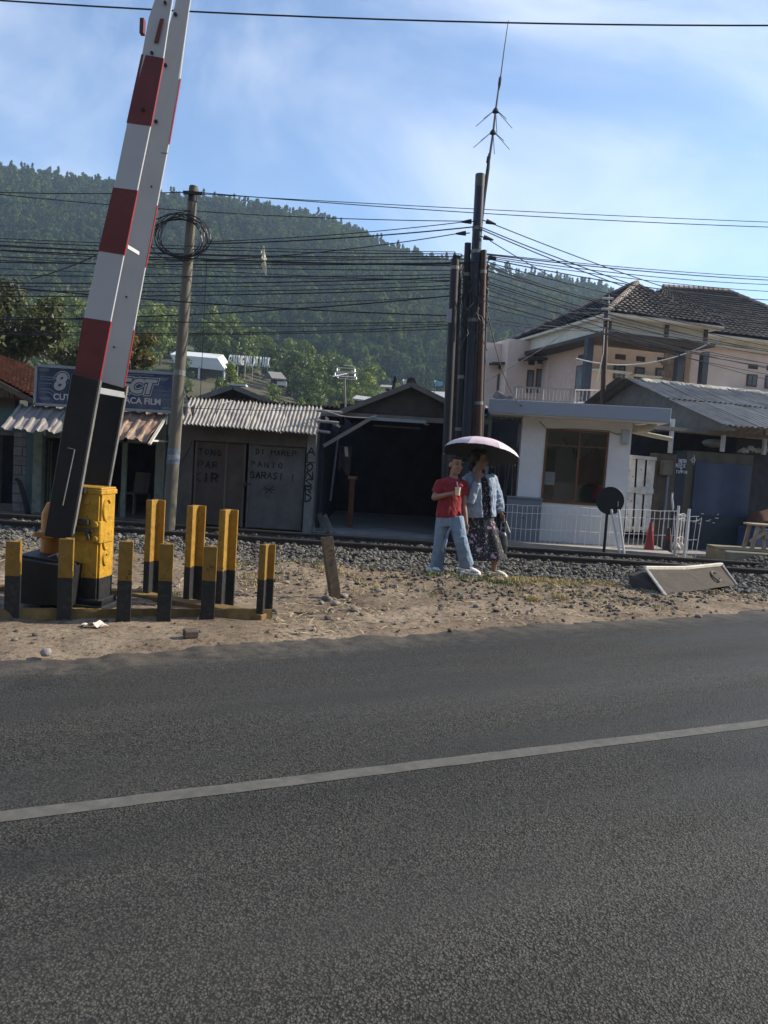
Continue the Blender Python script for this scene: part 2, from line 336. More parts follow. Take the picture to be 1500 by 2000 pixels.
def asphalt():
    m = bpy.data.materials.new('asphalt'); m.use_nodes = True; t = m.node_tree; b = t.nodes['Principled BSDF']; b.inputs['Specular IOR Level'].default_value = .24
    tc = t.nodes.new('ShaderNodeTexCoord')
    def noise(sc_, det=4, ro=.6, vec=None):
        n = t.nodes.new('ShaderNodeTexNoise'); n.inputs['Scale'].default_value = sc_; n.inputs['Detail'].default_value = det; n.inputs['Roughness'].default_value = ro; t.links.new(vec or tc.outputs['Object'], n.inputs['Vector']); return n
    vo = t.nodes.new('ShaderNodeTexVoronoi'); vo.inputs['Scale'].default_value = 105; dsn = noise(35, 3); dva = t.nodes.new('ShaderNodeVectorMath'); dva.operation = 'MULTIPLY_ADD'; dva.inputs[1].default_value = (.022, .022, .022); t.links.new(dsn.outputs['Color'], dva.inputs[0]); t.links.new(tc.outputs['Object'], dva.inputs[2]); t.links.new(dva.outputs[0], vo.inputs['Vector'])
    vo2 = t.nodes.new('ShaderNodeTexVoronoi'); vo2.inputs['Scale'].default_value = 150; t.links.new(tc.outputs['Object'], vo2.inputs['Vector'])
    # stretched along the traffic: smoother worn wheel paths against coarse texture
    mp = t.nodes.new('ShaderNodeMapping'); mp.inputs['Rotation'].default_value = (0, 0, -math.atan2(RD.y, RD.x)); mp.inputs['Scale'].default_value = (1, 1, 1)
    mp2 = t.nodes.new('ShaderNodeMapping'); mp2.inputs['Scale'].default_value = (.22, 1.0, 1); t.links.new(tc.outputs['Object'], mp.inputs[0]); t.links.new(mp.outputs[0], mp2.inputs[0])
    wear = noise(1.4, 6, .6, mp2.outputs[0]); wr = t.nodes.new('ShaderNodeValToRGB'); wr.color_ramp.elements[0].position = .38; wr.color_ramp.elements[1].position = .62
    t.links.new(wear.outputs['Fac'], wr.inputs[0])
    cr = t.nodes.new('ShaderNodeValToRGB'); e = cr.color_ramp.elements; e[0].position = 0; e[0].color = (.007, .0063, .005, 1); e[1].position = 1; e[1].color = (.11, .103, .086, 1)
    q = e.new(.35); q.color = (.024, .022, .018, 1); q = e.new(.62); q.color = (.050, .0465, .0385, 1); q = e.new(.86); q.color = (.07, .066, .056, 1)
    sep = t.nodes.new('ShaderNodeSeparateColor'); t.links.new(vo.outputs['Color'], sep.inputs[0])
    
    pit = t.nodes.new('ShaderNodeMapRange'); pit.inputs['From Min'].default_value = .70; pit.inputs['From Max'].default_value = .30; pit.inputs['To Min'].default_value = .0; pit.inputs['To Max'].default_value = .72; t.links.new(vo.outputs['Distance'], pit.inputs['Value'])
    gn = noise(60, 3); gm = t.nodes.new('ShaderNodeMath'); gm.operation = 'MULTIPLY_ADD'; gm.inputs[1].default_value = .9; gm.inputs[2].default_value = -.42; t.links.new(gn.outputs['Fac'], gm.inputs[0])
    ga_ = t.nodes.new('ShaderNodeMath'); ga_.operation = 'ADD'; t.links.new(pit.outputs[0], ga_.inputs[0]); t.links.new(gm.outputs[0], ga_.inputs[1])
    gs_ = t.nodes.new('ShaderNodeMath'); gs_.operation = 'MULTIPLY_ADD'; gs_.inputs[1].default_value = .32; t.links.new(sep.outputs[0], gs_.inputs[0]); t.links.new(ga_.outputs[0], gs_.inputs[2]); t.links.new(gs_.outputs[0], cr.inputs[0])
    flat = t.nodes.new('ShaderNodeRGB'); flat.outputs[0].default_value = (.040, .0375, .0315, 1)
    mx = t.nodes.new('ShaderNodeMix'); mx.data_type = 'RGBA'
    mf = t.nodes.new('ShaderNodeMath'); mf.operation = 'MULTIPLY'; mf.inputs[1].default_value = .62; t.links.new(wr.outputs[0], mf.inputs[0])
    t.links.new(mf.outputs[0], mx.inputs['Factor']); t.links.new(cr.outputs[0], mx.inputs['A']); t.links.new(flat.outputs[0], mx.inputs['B'])
    # dust drifted in from the verge along the far edge
    sx = t.nodes.new('ShaderNodeSeparateXYZ'); t.links.new(mp.outputs[0], sx.inputs[0])
    sedge = RA.x * RN.x + RA.y * RN.y
    mr = t.nodes.new('ShaderNodeMapRange'); mr.inputs['From Min'].default_value = sedge - 1.0; mr.inputs['From Max'].default_value = sedge + .02; t.links.new(sx.outputs['Y'], mr.inputs['Value'])
    dn = noise(9, 8, .7); dm = t.nodes.new('ShaderNodeMath'); dm.operation = 'MULTIPLY'; t.links.new(dn.outputs['Fac'], dm.inputs[0]); t.links.new(mr.outputs[0], dm.inputs[1])
    dr = t.nodes.new('ShaderNodeValToRGB'); dr.color_ramp.elements[0].position = .24; dr.color_ramp.elements[1].position = .56; t.links.new(dm.outputs[0], dr.inputs[0])
    mx2 = t.nodes.new('ShaderNodeMix'); mx2.data_type = 'RGBA'; t.links.new(dr.outputs[0], mx2.inputs['Factor']); t.links.new(mx.outputs['Result'], mx2.inputs['A']); mx2.inputs['B'].default_value = (.15, .124, .092, 1)
    mp3 = t.nodes.new('ShaderNodeMapping'); mp3.inputs['Scale'].default_value = (.10, .75, 1); t.links.new(mp.outputs[0], mp3.inputs[0])
    lf = noise(1.0, 5, .6, mp3.outputs[0]); lr = t.nodes.new('ShaderNodeMapRange'); lr.inputs['From Min'].default_value = .35; lr.inputs['From Max'].default_value = .65; lr.inputs['To Min'].default_value = .55; lr.inputs['To Max'].default_value = 1.18; t.links.new(lf.outputs['Fac'], lr.inputs['Value'])
    st_ = noise(.8, 6, .7); sr = t.nodes.new('ShaderNodeMapRange'); sr.inputs['From Min'].default_value = .58; sr.inputs['From Max'].default_value = .70; sr.inputs['To Min'].default_value = 1.0; sr.inputs['To Max'].default_value = .72; t.links.new(st_.outputs['Fac'], sr.inputs['Value'])
    lm = t.nodes.new('ShaderNodeMath'); lm.operation = 'MULTIPLY'; t.links.new(lr.outputs[0], lm.inputs[0]); t.links.new(sr.outputs[0], lm.inputs[1])
    vsx = t.nodes.new('ShaderNodeVectorMath'); vsx.operation = 'SCALE'; t.links.new(mx2.outputs['Result'], vsx.inputs[0]); t.links.new(lm.outputs[0], vsx.inputs['Scale']); t.links.new(vsx.outputs[0], b.inputs['Base Color'])
    # relief: stones stand proud
    inv = t.nodes.new('ShaderNodeMath'); inv.operation = 'SUBTRACT'; inv.inputs[0].default_value = 1; t.links.new(vo.outputs['Distance'], inv.inputs[1])
    nz = noise(30, 3); ad = t.nodes.new('ShaderNodeMath'); ad.operation = 'ADD'; t.links.new(inv.outputs[0], ad.inputs[0]); t.links.new(nz.outputs['Fac'], ad.inputs[1])
    ad2 = t.nodes.new('ShaderNodeMath'); ad2.operation = 'ADD'; t.links.new(ad.outputs[0], ad2.inputs[0]); t.links.new(sep.outputs[1], ad2.inputs[1])
    st = t.nodes.new('ShaderNodeMapRange'); st.inputs['To Min'].default_value = .9; st.inputs['To Max'].default_value = .5; t.links.new(wr.outputs[0], st.inputs['Value'])
    bp = t.nodes.new('ShaderNodeBump'); bp.inputs['Distance'].default_value = .0055; t.links.new(st.outputs[0], bp.inputs['Strength']); t.links.new(ad2.outputs[0], bp.inputs['Height']); t.links.new(bp.outputs[0], b.inputs['Normal'])
    ro = t.nodes.new('ShaderNodeMapRange'); ro.inputs['To Min'].default_value = .72; ro.inputs['To Max'].default_value = .55; t.links.new(wr.outputs[0], ro.inputs['Value']); t.links.new(ro.outputs[0], b.inputs['Roughness'])
    return m
def rp(t_, s_, z):   # along the road, across (0 far edge, negative towards the camera)
    return (RA.x + RD.x * t_ + RN.x * s_, RA.y + RD.y * t_ + RN.y * s_, z)
mb = MB(); N = 900; W_ = 8.0; ts = np.linspace(-18, 26, N + 1)
edge = .24 * (fbm(ts * 1.3, ts * 0 + 3, 4) - .47) + .09 * (vnoise(ts * 7, ts * 0) - .5) + .06 * (vnoise(ts * 23, ts * 0 + 8) - .5)
rows = [lambda k: edge[k] + .03, lambda k: edge[k] - .02, lambda k: -.5, lambda k: -2.5, lambda k: -5, lambda k: -W_]
zs_ = [-.04, .012, .018, .03, .03, .0]
vv = [rp(ts[k], rows[r_](k), zs_[r_]) for r_ in range(6) for k in range(N + 1)]
ff = [(r_ * (N + 1) + k, r_ * (N + 1) + k + 1, (r_ + 1) * (N + 1) + k + 1, (r_ + 1) * (N + 1) + k) for r_ in range(5) for k in range(N)]
mb.add(vv, ff); mb.build('road', asphalt(), smooth='all', kind='structure')
paint = mat('worn_line_paint', (.105, .098, .082), rough=.7, var=.28, scale=14, dirt=(.07, .07, .07), dscale=22, damt=.85, bump=.35, bscale=90)
c0, c1 = G(0, 1594, .033).to_2d(), G(1500, 1411, .033).to_2d(); cd = (c1 - c0).normalized(); cn = Vector((-cd.y, cd.x))
mb = MB(); N = 400; vv = []; ts = np.linspace(-9, 22, N + 1)
for sgn in (-1, 1):
    for k in range(N + 1):
        wdt = .047 + .006 * (vnoise(ts[k] * 9, sgn * 4.) - .5) + .003 * (vnoise(ts[k] * 40, sgn * 9.) - .5)
        x = c0.x + cd.x * ts[k] + cn.x * sgn * wdt; y = c0.y + cd.y * ts[k] + cn.y * sgn * wdt
        s_ = road_s(x, y); z = np.interp(s_, [-8, -5, -2.5, -.5, 0], [0, .03, .03, .018, .012]) + .0025
        vv.append((x, y, z))
mb.add(vv, [(k, k + 1, N + 2 + k, N + 1 + k) for k in range(N)]); mb.build('road_marking', paint, kind='structure')

# railway track: two rails
steel = mat('rusty_rail_steel', (.055, .042, .034), rough=.6, var=.3, scale=9, bump=.2)
polish = mat('polished_rail_head', (.55, .53, .5), rough=.28, var=.1, scale=20, metal=1)
tr = thing('railway_track', 'single railway track of two dark rusty rails with shiny tops crossing behind the verge', 'railway track', (0, RAILY, -.16))
for yy in (RAILY, RAILY2):
    h = .15; pr = [(-.065, 0), (.065, 0), (.065, .012), (.012, .035), (.012, .105), (.036, .112), (.036, .138), (.030, .146), (-.030, .146), (-.036, .138), (-.036, .112), (-.012, .105), (-.012, .035), (-.065, .012)]
    mb = MB(); mb.prism([(-16, yy + a, -.145 + b) for a, b in pr], (24.5, 0, 0)); o = mb.build('rail', steel, tr)
    mb = MB(); mb.box((-16, yy - .026, .0012), (8.5, yy + .026, .004)); mb.build('rail_head', polish, o)

# ballast, pebbles, litter: nobody could count them
t_ = (1 + 5 ** .5) / 2
ICO = np.array([(-1, t_, 0), (1, t_, 0), (-1, -t_, 0), (1, -t_, 0), (0, -1, t_), (0, 1, t_), (0, -1, -t_), (0, 1, -t_), (t_, 0, -1), (t_, 0, 1), (-t_, 0, -1), (-t_, 0, 1)]) / math.sqrt(1 + t_ * t_)
ICOF = np.array([(0, 11, 5), (0, 5, 1), (0, 1, 7), (0, 7, 10), (0, 10, 11), (1, 5, 9), (5, 11, 4), (11, 10, 2), (10, 7, 6), (7, 1, 8), (3, 9, 4), (3, 4, 2), (3, 2, 6), (3, 6, 8), (3, 8, 9), (4, 9, 5), (2, 4, 11), (6, 2, 10), (8, 6, 7), (9, 8, 1)])
def stones(name, pos, size, material, flat=.7, smooth=False):
    n = len(pos); V = ICO[None] * (1 + rng.uniform(-.28, .28, (n, 12, 1))) * rng.uniform(.6, 1.15, (n, 1, 3)); V = np.einsum('nij,nkj->nki', rand_rot(n), V)
    V = V * np.asarray(size).reshape(-1, 1, 1); V[:, :, 2] *= flat; V += np.asarray(pos)[:, None, :]
    F_ = (ICOF[None] + (np.arange(n) * 12)[:, None, None]).reshape(-1, 3)
    me = from_np(name, V.reshape(-1, 3), F_, material, smooth); o = bpy.data.objects.new(name, me); C.objects.link(o); return o
def stone_mat(name, c, var, isl=True):
    m = bpy.data.materials.new(name); m.use_nodes = True; t = m.node_tree; b = t.nodes['Principled BSDF']; b.inputs['Roughness'].default_value = .85; b.inputs['Specular IOR Level'].default_value = .3
    ge = t.nodes.new('ShaderNodeNewGeometry'); mr = t.nodes.new('ShaderNodeMapRange'); mr.inputs['To Min'].default_value = 1 - var; mr.inputs['To Max'].default_value = 1 + var
    t.links.new(ge.outputs['Random Per Island'], mr.inputs['Value']); vm = t.nodes.new('ShaderNodeVectorMath'); vm.operation = 'SCALE'; vm.inputs[0].default_value = c
    t.links.new(mr.outputs[0], vm.inputs['Scale']); t.links.new(vm.outputs[0], b.inputs['Base Color']); return m
n = 38000
x = rng.uniform(-10, 8.3, n); y = 10.0 + 4.9 * rng.random(n) ** .93; z0 = ground_z(x, y)
lim = 10.55 + .5 * (fbm(x * .9, y * 0 + 8, 3) - .45) * 2 + rng.normal(0, .16, n); keep = (y > lim) & (np.abs(y - RAILY) > .06) & (np.abs(y - RAILY2) > .06) & (road_s(x, y) > .3)
x, y, z0 = x[keep], y[keep], z0[keep]; top = np.clip((y - 10.4) / 1.2, 0, 1); z = z0 + .01 + rng.random(len(x)) * (.02 + .065 * top) * np.where(y > 14.3, .2, 1)
o = stones('ballast', np.stack([x, y, z], 1), rng.uniform(.024, .046, len(x)), stone_mat('ballast_stone', (.118, .108, .092), .65)); tag(o, 'grey crushed stone ballast along the rails', 'gravel', kind='stuff')
n = 20000
x = rng.uniform(-6, 7.0, n); y = rng.uniform(4.9, 10.9, n); s_ = road_s(x, y); cl_ = fbm(x * 1.1 + 9, y * 1.1, 3)
keep = (s_ > -.05) & (rng.random(n) < np.clip((cl_ - .36) * 4 + (y - 8.6) * .5, .06, 1)); x, y = x[keep], y[keep]; sz = .006 + .030 * rng.random(len(x)) ** 2.6
z = np.where(road_s(x, y) > .1, ground_z(x, y), .014)
o = stones('pebbles', np.stack([x, y, z + sz * .3], 1), sz, stone_mat('pebble_stone', (.10, .088, .072), .55)); tag(o, 'small brown pebbles scattered over the dirt verge', 'pebbles', kind='stuff')
n = 1500
x = rng.uniform(-3.2, 6.4, n); y = rng.uniform(6.8, 10.7, n); cl_ = fbm(x * 1.6 + 4, y * 1.6 + 7, 3); keep = (road_s(x, y) > .35) & (rng.random(n) < np.clip((cl_ - .44) * 6 + (y - 9.4) * .5, .02, 1)) & ~((x < -.9) & (y < 7.6)); x, y = x[keep], y[keep]; sz = rng.uniform(.016, .042, len(x))
o = stones('rubble', np.stack([x, y, ground_z(x, y) + sz * .2], 1), sz, stone_mat('rubble_stone', (.085, .074, .06), .55)); tag(o, 'dark broken rubble lying about the dirt verge', 'rubble', kind='stuff')
def flakes(name, n, fn, length, width, material, curl=.3, tilt=.5):
    x, y, ok = fn(n); x, y = x[ok], y[ok]; n = len(x); L = length * rng.uniform(.4, 1.3, n); W = width * rng.uniform(.5, 1.4, n); a = rng.uniform(0, 6.283, n); z = ground_z(x, y) + .006 + rng.random(n) * .012
    tl = rng.normal(0, tilt * .35, n); t1 = np.stack([np.cos(a), np.sin(a), tl], 1); sd = np.stack([-np.sin(a), np.cos(a), rng.normal(0, tilt * .5, n)], 1)
    c = np.stack([x, y, z], 1); up = np.array([0, 0, 1.])
    V = np.stack([c - t1 * L[:, None] / 2 - sd * W[:, None] * .3, c - t1 * L[:, None] / 2 + sd * W[:, None] * .3,
                  c - sd * W[:, None] / 2 + up * (L * curl)[:, None], c + sd * W[:, None] / 2 + up * (L * curl)[:, None],
                  c + t1 * L[:, None] / 2 - sd * W[:, None] * .2, c + t1 * L[:, None] / 2 + sd * W[:, None] * .2], 1).reshape(-1, 3)
    b_ = (np.arange(n) * 6)[:, None]; Fq = np.concatenate([b_ + np.array([[0, 2, 3, 1]]), b_ + np.array([[2, 4, 5, 3]])], 0)
    me = from_np(name, V, Fq, material); o = bpy.data.objects.new(name, me); C.objects.link(o); return o
def verge(n):
    x = rng.uniform(-5, 7.2, n); y = rng.uniform(5.5, 10.9, n); s_ = road_s(x, y); d = fbm(x * .8 + 2, y * .8 + 6, 3)
    return x, y, (s_ > .12) & (rng.random(n) < np.clip((d - .33) * 3.2 + np.clip(x, 0, 3) * .08, .05, 1)) & ~((x < -.9) & (y < 7.3) & (rng.random(n) < .85))
tag(flakes('dry_leaves', 7500, verge, .068, .020, stone_mat('dry_leaf', (.27, .20, .125), .55), .10), 'dry brown leaves strewn over the verge', 'leaves', kind='stuff')
tag(flakes('straw', 4500, verge, .13, .008, stone_mat('straw_stem', (.40, .32, .19), .4), .06), 'pale straw stems lying on the verge', 'straw', kind='stuff')
def blades(name, spots, material, hgt):
    c = []; d = []; H = []
    for (x, y, r_, k) in spots:
        p = rng.normal(0, r_, (k, 2)) + (x, y); c.append(p); l = rng.normal(0, .45, (k, 2)); d.append(l); H.append(hgt * rng.uniform(.4, 1.2, k))
    c = np.concatenate(c); d = np.concatenate(d); H = np.concatenate(H); n = len(c); z = ground_z(c[:, 0], c[:, 1])
    b = np.stack([c[:, 0], c[:, 1], z - .005], 1); a = rng.uniform(0, 6.283, n); sd = np.stack([np.cos(a), np.sin(a), 0 * a], 1) * .0045
    mid = b + np.stack([d[:, 0] * H * .4, d[:, 1] * H * .4, H * .65], 1); tp = b + np.stack([d[:, 0] * H * 1.1, d[:, 1] * H * 1.1, H * .95], 1)
    V = np.stack([b - sd, b + sd, mid - sd * .8, mid + sd * .8, tp - sd * .1, tp + sd * .1], 1).reshape(-1, 3); q = (np.arange(n) * 6)[:, None]
    me = from_np(name, V, np.concatenate([q + np.array([[0, 1, 3, 2]]), q + np.array([[2, 3, 5, 4]])], 0), material); o = bpy.data.objects.new(name, me); C.objects.link(o); return o
def gspots(n, x0, x1, y0, y1, r_, k): return [(random.uniform(x0, x1), random.uniform(y0, y1), r_, k) for _ in range(n)]
tag(blades('grass', gspots(26, .5, 2.1, 9.2, 10.1, .05, 16)+gspots(8, .9, 1.7, 9.0, 9.5, .06, 30) + gspots(14, -1.9, -.5, 8.9, 9.6, .05, 14) + gspots(8, -2.3, -1.5, 7.0, 7.6, .05, 14) + gspots(16, 4.2, 5.4, 9.6, 10.5, .05, 10), stone_mat('green_grass', (.085, .12, .028), .4), .055), 'short green weeds between the gravel', 'grass', kind='stuff')
tag(blades('dry_grass', gspots(60, 1.7, 3.1, 9.7, 10.5, .06, 24) + gspots(60, -.4, 3.4, 8.2, 9.9, .05, 12) + gspots(40, -1.8, -.2, 8.0, 9.3, .05, 14) + [(*G(1040, 1178)[:2], .035, 130), (*G(1092, 1172)[:2], .035, 120)], stone_mat('dry_grass_blade', (.36, .29, .12), .4), .06), 'yellow dry grass on the dirt verge', 'grass', kind='stuff')
# ------------------------------------------------------------------ barrier, guard frame, verge objects
YEL = srgb(222, 158, 20)
def twotone(name, zsplit, top=(.40, .215, .018), bot=(.022, .023, .024), rough=.5, worn=True):
    m = mat(name, top, rough=rough, var=.22, scale=12, dirt=(.16, .08, .03), dscale=17, damt=.5, bump=.5, bscale=26); t = m.node_tree; b = t.nodes['Principled BSDF']
    lk = b.inputs['Base Color'].links[0]; src = lk.from_socket
    ge = t.nodes.new('ShaderNodeNewGeometry'); sx = t.nodes.new('ShaderNodeSeparateXYZ'); t.links.new(ge.outputs['Position'], sx.inputs[0])
    nz = t.nodes.new('ShaderNodeTexNoise'); nz.inputs['Scale'].default_value = 40; t.links.new(ge.outputs['Position'], nz.inputs['Vector'])
    ad = t.nodes.new('ShaderNodeMath'); ad.operation = 'MULTIPLY_ADD'; ad.inputs[1].default_value = .012; t.links.new(nz.outputs['Fac'], ad.inputs[0]); t.links.new(sx.outputs['Z'], ad.inputs[2])
    gt = t.nodes.new('ShaderNodeMath'); gt.operation = 'GREATER_THAN'; gt.inputs[1].default_value = zsplit + .006; t.links.new(ad.outputs[0], gt.inputs[0])
    n2 = t.nodes.new('ShaderNodeTexNoise'); n2.inputs['Scale'].default_value = 30; n2.inputs['Detail'].default_value = 6; t.links.new(ge.outputs['Position'], n2.inputs['Vector'])
    r2 = t.nodes.new('ShaderNodeValToRGB'); r2.color_ramp.elements[0].position = .5; r2.color_ramp.elements[1].position = .75; r2.color_ramp.elements[0].color = (*bot, 1); r2.color_ramp.elements[1].color = (.05, .048, .045, 1); t.links.new(n2.outputs['Fac'], r2.inputs[0])
    n4 = t.nodes.new('ShaderNodeTexNoise'); n4.inputs['Scale'].default_value = 22; n4.inputs['Detail'].default_value = 9; n4.inputs['Roughness'].default_value = .72; t.links.new(ge.outputs['Position'], n4.inputs['Vector'])
    r4 = t.nodes.new('ShaderNodeMapRange'); r4.inputs['From Min'].default_value = .60; r4.inputs['From Max'].default_value = .63; t.links.new(n4.outputs['Fac'], r4.inputs['Value'])
    mc = t.nodes.new('ShaderNodeMix'); mc.data_type = 'RGBA'; t.links.new(r4.outputs[0], mc.inputs['Factor']); t.links.new(src, mc.inputs['A']); mc.inputs['B'].default_value = (.075, .045, .028, 1); src = mc.outputs['Result']
    mx = t.nodes.new('ShaderNodeMix'); mx.data_type = 'RGBA'; t.links.new(gt.outputs[0], mx.inputs['Factor']); t.links.new(r2.outputs[0], mx.inputs['A']); t.links.new(src, mx.inputs['B']); t.links.new(mx.outputs['Result'], b.inputs['Base Color'])
    return m
blackp = mat('black_paint', (.018, .018, .019), rough=.45, var=.3, scale=10, bump=.25, bscale=20)
base_m = mat('rusty_yellow_beam', (.19, .12, .035), rough=.75, var=.4, scale=7, dirt=(.10, .075, .05), dscale=5, damt=.9, bump=.6, bscale=30)
gp = twotone('post_paint', .36, top=(.25, .145, .025))
gf = thing('guard_frame', 'guard frame of short yellow and black rail posts on a rusty beam', 'guard rail', (*G(250, 1215)[:2], 0))
def ipost(px, py, top_py, ang, wid=.115, dep=.10, nm='post', pm=None):
    b = G(px, py, .0); Y = b.y; zt = ZAT(px + (py - top_py) * .065, top_py, Y)
    # rail section: wide foot flange, web, head
    pr = [(-wid / 2, 0), (wid / 2, 0), (wid / 2, .014), (.012, .030), (.012, dep - .032), (.034, dep - .026), (.034, dep), (-.034, dep), (-.034, dep - .026), (-.012, dep - .032), (-.012, .030), (-wid / 2, .014)]
    c, s_ = math.cos(ang), math.sin(ang)
    mb = MB(); mb.prism([(b.x + a * c - d * s_, b.y + a * s_ + d * c, -.02) for a, d in pr], (0, 0, zt + .02))
    mb.build(nm, pm or gp, gf, bevel=.003)
for px, py, tp in ((21, 1212, 1058), (124, 1215, 1053), (240, 1220, 1058), (319, 1219, 1063), (404, 1217, 1068)): ipost(px, py, tp, R(4))
gp2 = twotone('tall_post_paint', .36, top=(.34, .19, .025))
ipost(520, 1208, 1062, R(156), wid=.125, dep=.12)
for px, py, tp in ((303, 1166, 976), (381, 1178, 987), (443, 1187, 995)): ipost(px, py, tp, R(157), wid=.155, dep=.145, pm=gp2)
p0, p1 = G(-60, 1208, .03), G(528, 1208, .03); mb = MB()
for k in range(7):
    pass
mb.sheet(lambda a, b: (p0.lerp(p1, a) + Vector((0, .045 + .075 * (b if b < 1 else 1) + .01 * float(vnoise(a * 40, b * 3)), -.05 + (.115 if 0 < b < 1 else 0) + .012 * (float(vnoise(a * 60, b * 7 + 3)) - .5)))), 80, 3); mb.build('base_beam', base_m, gf)
p2 = G(262, 1161, .03); p1b = G(520, 1206, .03); dv = (p1b - p2).normalized()
mb = MB(); mb.beam(p2 + Vector((0, 0, -.02)), p1b + Vector((0, 0.02, -.02)), .17, .10); mb.build('base_beam', base_m, gf, bevel=.006)
mb = MB(); q0 = G(-70, 1150, .03); mb.beam(q0, p2 + Vector((.05, .05, -.01)), .12, .09); mb.build('base_beam', base_m, gf, bevel=.006)

# barrier machine with raised arm
BY = 6.62
bo = P(165, 1192, BY); bo.z = 0
ba = thing('crossing_barrier', 'railway crossing barrier with raised red and white arm and yellow machine box', 'barrier', bo, R(-8))
BM = ROOTM[ba.name]
ymach = twotone('machine_paint', .30, top=(.47, .265, .03), rough=.35)
def lb(mb): return mb.xform(BM)            # shapes given in the machine's own frame
s = BY / FPX
bw0, bw1, bd0, bd1, bh = -.16, .175, -.11, .15, 1.07
mb = MB(); mb.box((bw0, bd0, .10), (bw1, bd1, bh)); cab = lb(mb).build('cabinet', ymach, ba, bevel=.018, segs=2)
mb = MB(); mb.box((bw0 - .008, bd0 - .008, bh - .055), (bw1 + .008, bd1 + .008, bh - .012)); mb.box((bw0, bd0, bh - .013), (bw1, bd1, bh + .006)); lb(mb).build('lid', ymach, cab, bevel=.006)
mb = MB(); mb.box((bw0 - .06, bd0 - .07, .03), (bw1 + .085, bd1 + .06, .075)); mb.box((bw0 - .02, bd0 - .03, .075), (bw1 + .03, bd1 + .02, .12)); lb(mb).build('foot_plate', blackp, ba, bevel=.008)
for (x, y) in ((bw1 + .055, bd0 - .03), (bw1 + .055, bd1 + .03)):
    mb = MB(); mb.tube([(x, y, .075), (x, y, .12)], .022, 6); lb(mb).build('bolt', blackp, ba)
# raised ring marks on the lit right side
mb = MB()
for zc, rr in ((.88, .085), (.62, .065), (.46, .045)):
    pts = [(bw1 + .004, .0 + math.cos(a) * rr * .75 - .01, zc + math.sin(a) * rr * 1.15) for a in [R(40 + 28 * k) for k in range(11)]]
    mb.tube(pts, .013, 6)
lb(mb).build('ring_mark', ymach, ba, smooth=True)
mb = MB(); mb.box((bw1 - .07, bd0 - .018, .60), (bw1 + .012, bd1 - .05, .79)); lb(mb).build('side_plate', ymach, ba, bevel=.008)
for (x, z) in ((.05, .95), (bw1 - .03, .76), (bw1 - .03, .64), (.04, .64)):
    mb = MB(); yb = bd0 - (.022 if x > .1 else .004); mb.tube([(x, yb + .01, z), (x, yb - .014, z)], .026, 8); lb(mb).build('bolt', ymach, ba, bevel=.004)
mb = MB(); mb.box((-.02, bd0 - .045, .755), (.085, bd0, .80)); mb.box((-.035, bd0 - .05, .70), (.13, bd0 - .01, .725)); mb.beam((.075, bd0 - .04, .72), (.10, bd0 - .04, .63), .035, .03); lb(mb).build('latch', mat('dark_steel', (.06, .05, .04), rough=.5, var=.3, metal=.3), ba, bevel=.004)
mb = MB(); mb.box((-.075, bd0 - .008, .42), (.085, bd0 - .001, .60)); lb(mb).build('hatch', ymach, cab, bevel=.003)
mb = MB(); mb.tube([(-.385, .10, .2), (-.385, .10, .80), (-.385, .10, .90)], [.085, .085, .045], 12, r2=[.12, .12, .07]); mb.box((-.475, -.03, .60), (-.30, .22, .64)); lb(mb).build('hinge_bearing', mat('orange_machine_paint', (.42, .17, .025), rough=.45, var=.2, dirt=(.2, .08, .03), dscale=6), ba, smooth=True)
# arm: a box beam leaning to the right; local frame axis
redp = mat('red_arm_paint', (.15, .033, .030), rough=.45, var=.15, scale=9); whitep = mat('white_arm_paint', (.50, .50, .50), rough=.4, var=.05, scale=6, dirt=(.36, .35, .33), dscale=3, damt=.5)
def arm_frame(px, py):
    q = P(px, py, BY - .17); return BM.inverted() @ q
# left front edge and right front edge (pixels) fix the striped face; depth fixed in metres
EL = [((93, 1046)), ((146, 735)), ((163, 620)), ((193, 490)), ((222, 366)), ((248, 240)), ((277, 106)), ((290, 35))]
ER = [((140, 1056)), ((193, 748)), ((216, 628)), ((242, 498)), ((268, 372)), ((294, 246)), ((319, 114)), ((330, 40))]
def L3(px, py): return BM.inverted() @ P(px, py, BY - .19)
fl = [L3(*p) for p in EL]; fr = [L3(*p) for p in ER]
ang_top = (fl[-1] - fl[-3]).normalized(); ang_topr = (fr[-1] - fr[-3]).normalized()
fl.append(fl[-1] + ang_top * .25 + Vector((.035, 0, 0))); fr.append(fr[-1] + ang_topr * .25)
fl.append(fl[-1] + ang_top * 1.1); fr.append(fr[-1] + ang_topr * 1.1)
AT, AG = .016, .43        # plate thickness, distance between the front and rear plates
def agk(k): return AG * (1 - .075 * max(0, k - 1) * .62)
def plate(i0, i1, y0, exl=0.0, exu=None):
    L = [fl[k] for k in range(i0, i1 + 1)]; Rr = [fr[k] for k in range(i0, i1 + 1)]
    vs2 = [q + Vector((-exl if k < len(L) else exl, agk(i0 + k % len(L)) if y0 else 0, 0)) for k, q in enumerate(L + Rr)]; n = len(L)
    ring_ = list(range(n)) + list(range(2 * n - 1, n - 1, -1))
    m_ = MB(); m_.prism([vs2[k] for k in ring_], (0, AT, 0)); return m_
arms = []
for y0, nm in ((0, 'front_plate'), (AG, 'rear_plate')):
    arms.append(lb(plate(1, 9, y0)).build('arm_plate', whitep, ba, bevel=.003))
arm = arms[0]
lit_red = mat('lit_red_edge', (.26, .025, .025), rough=.45)  # brighter copy of the stripe red; edge sunlight is in the colour
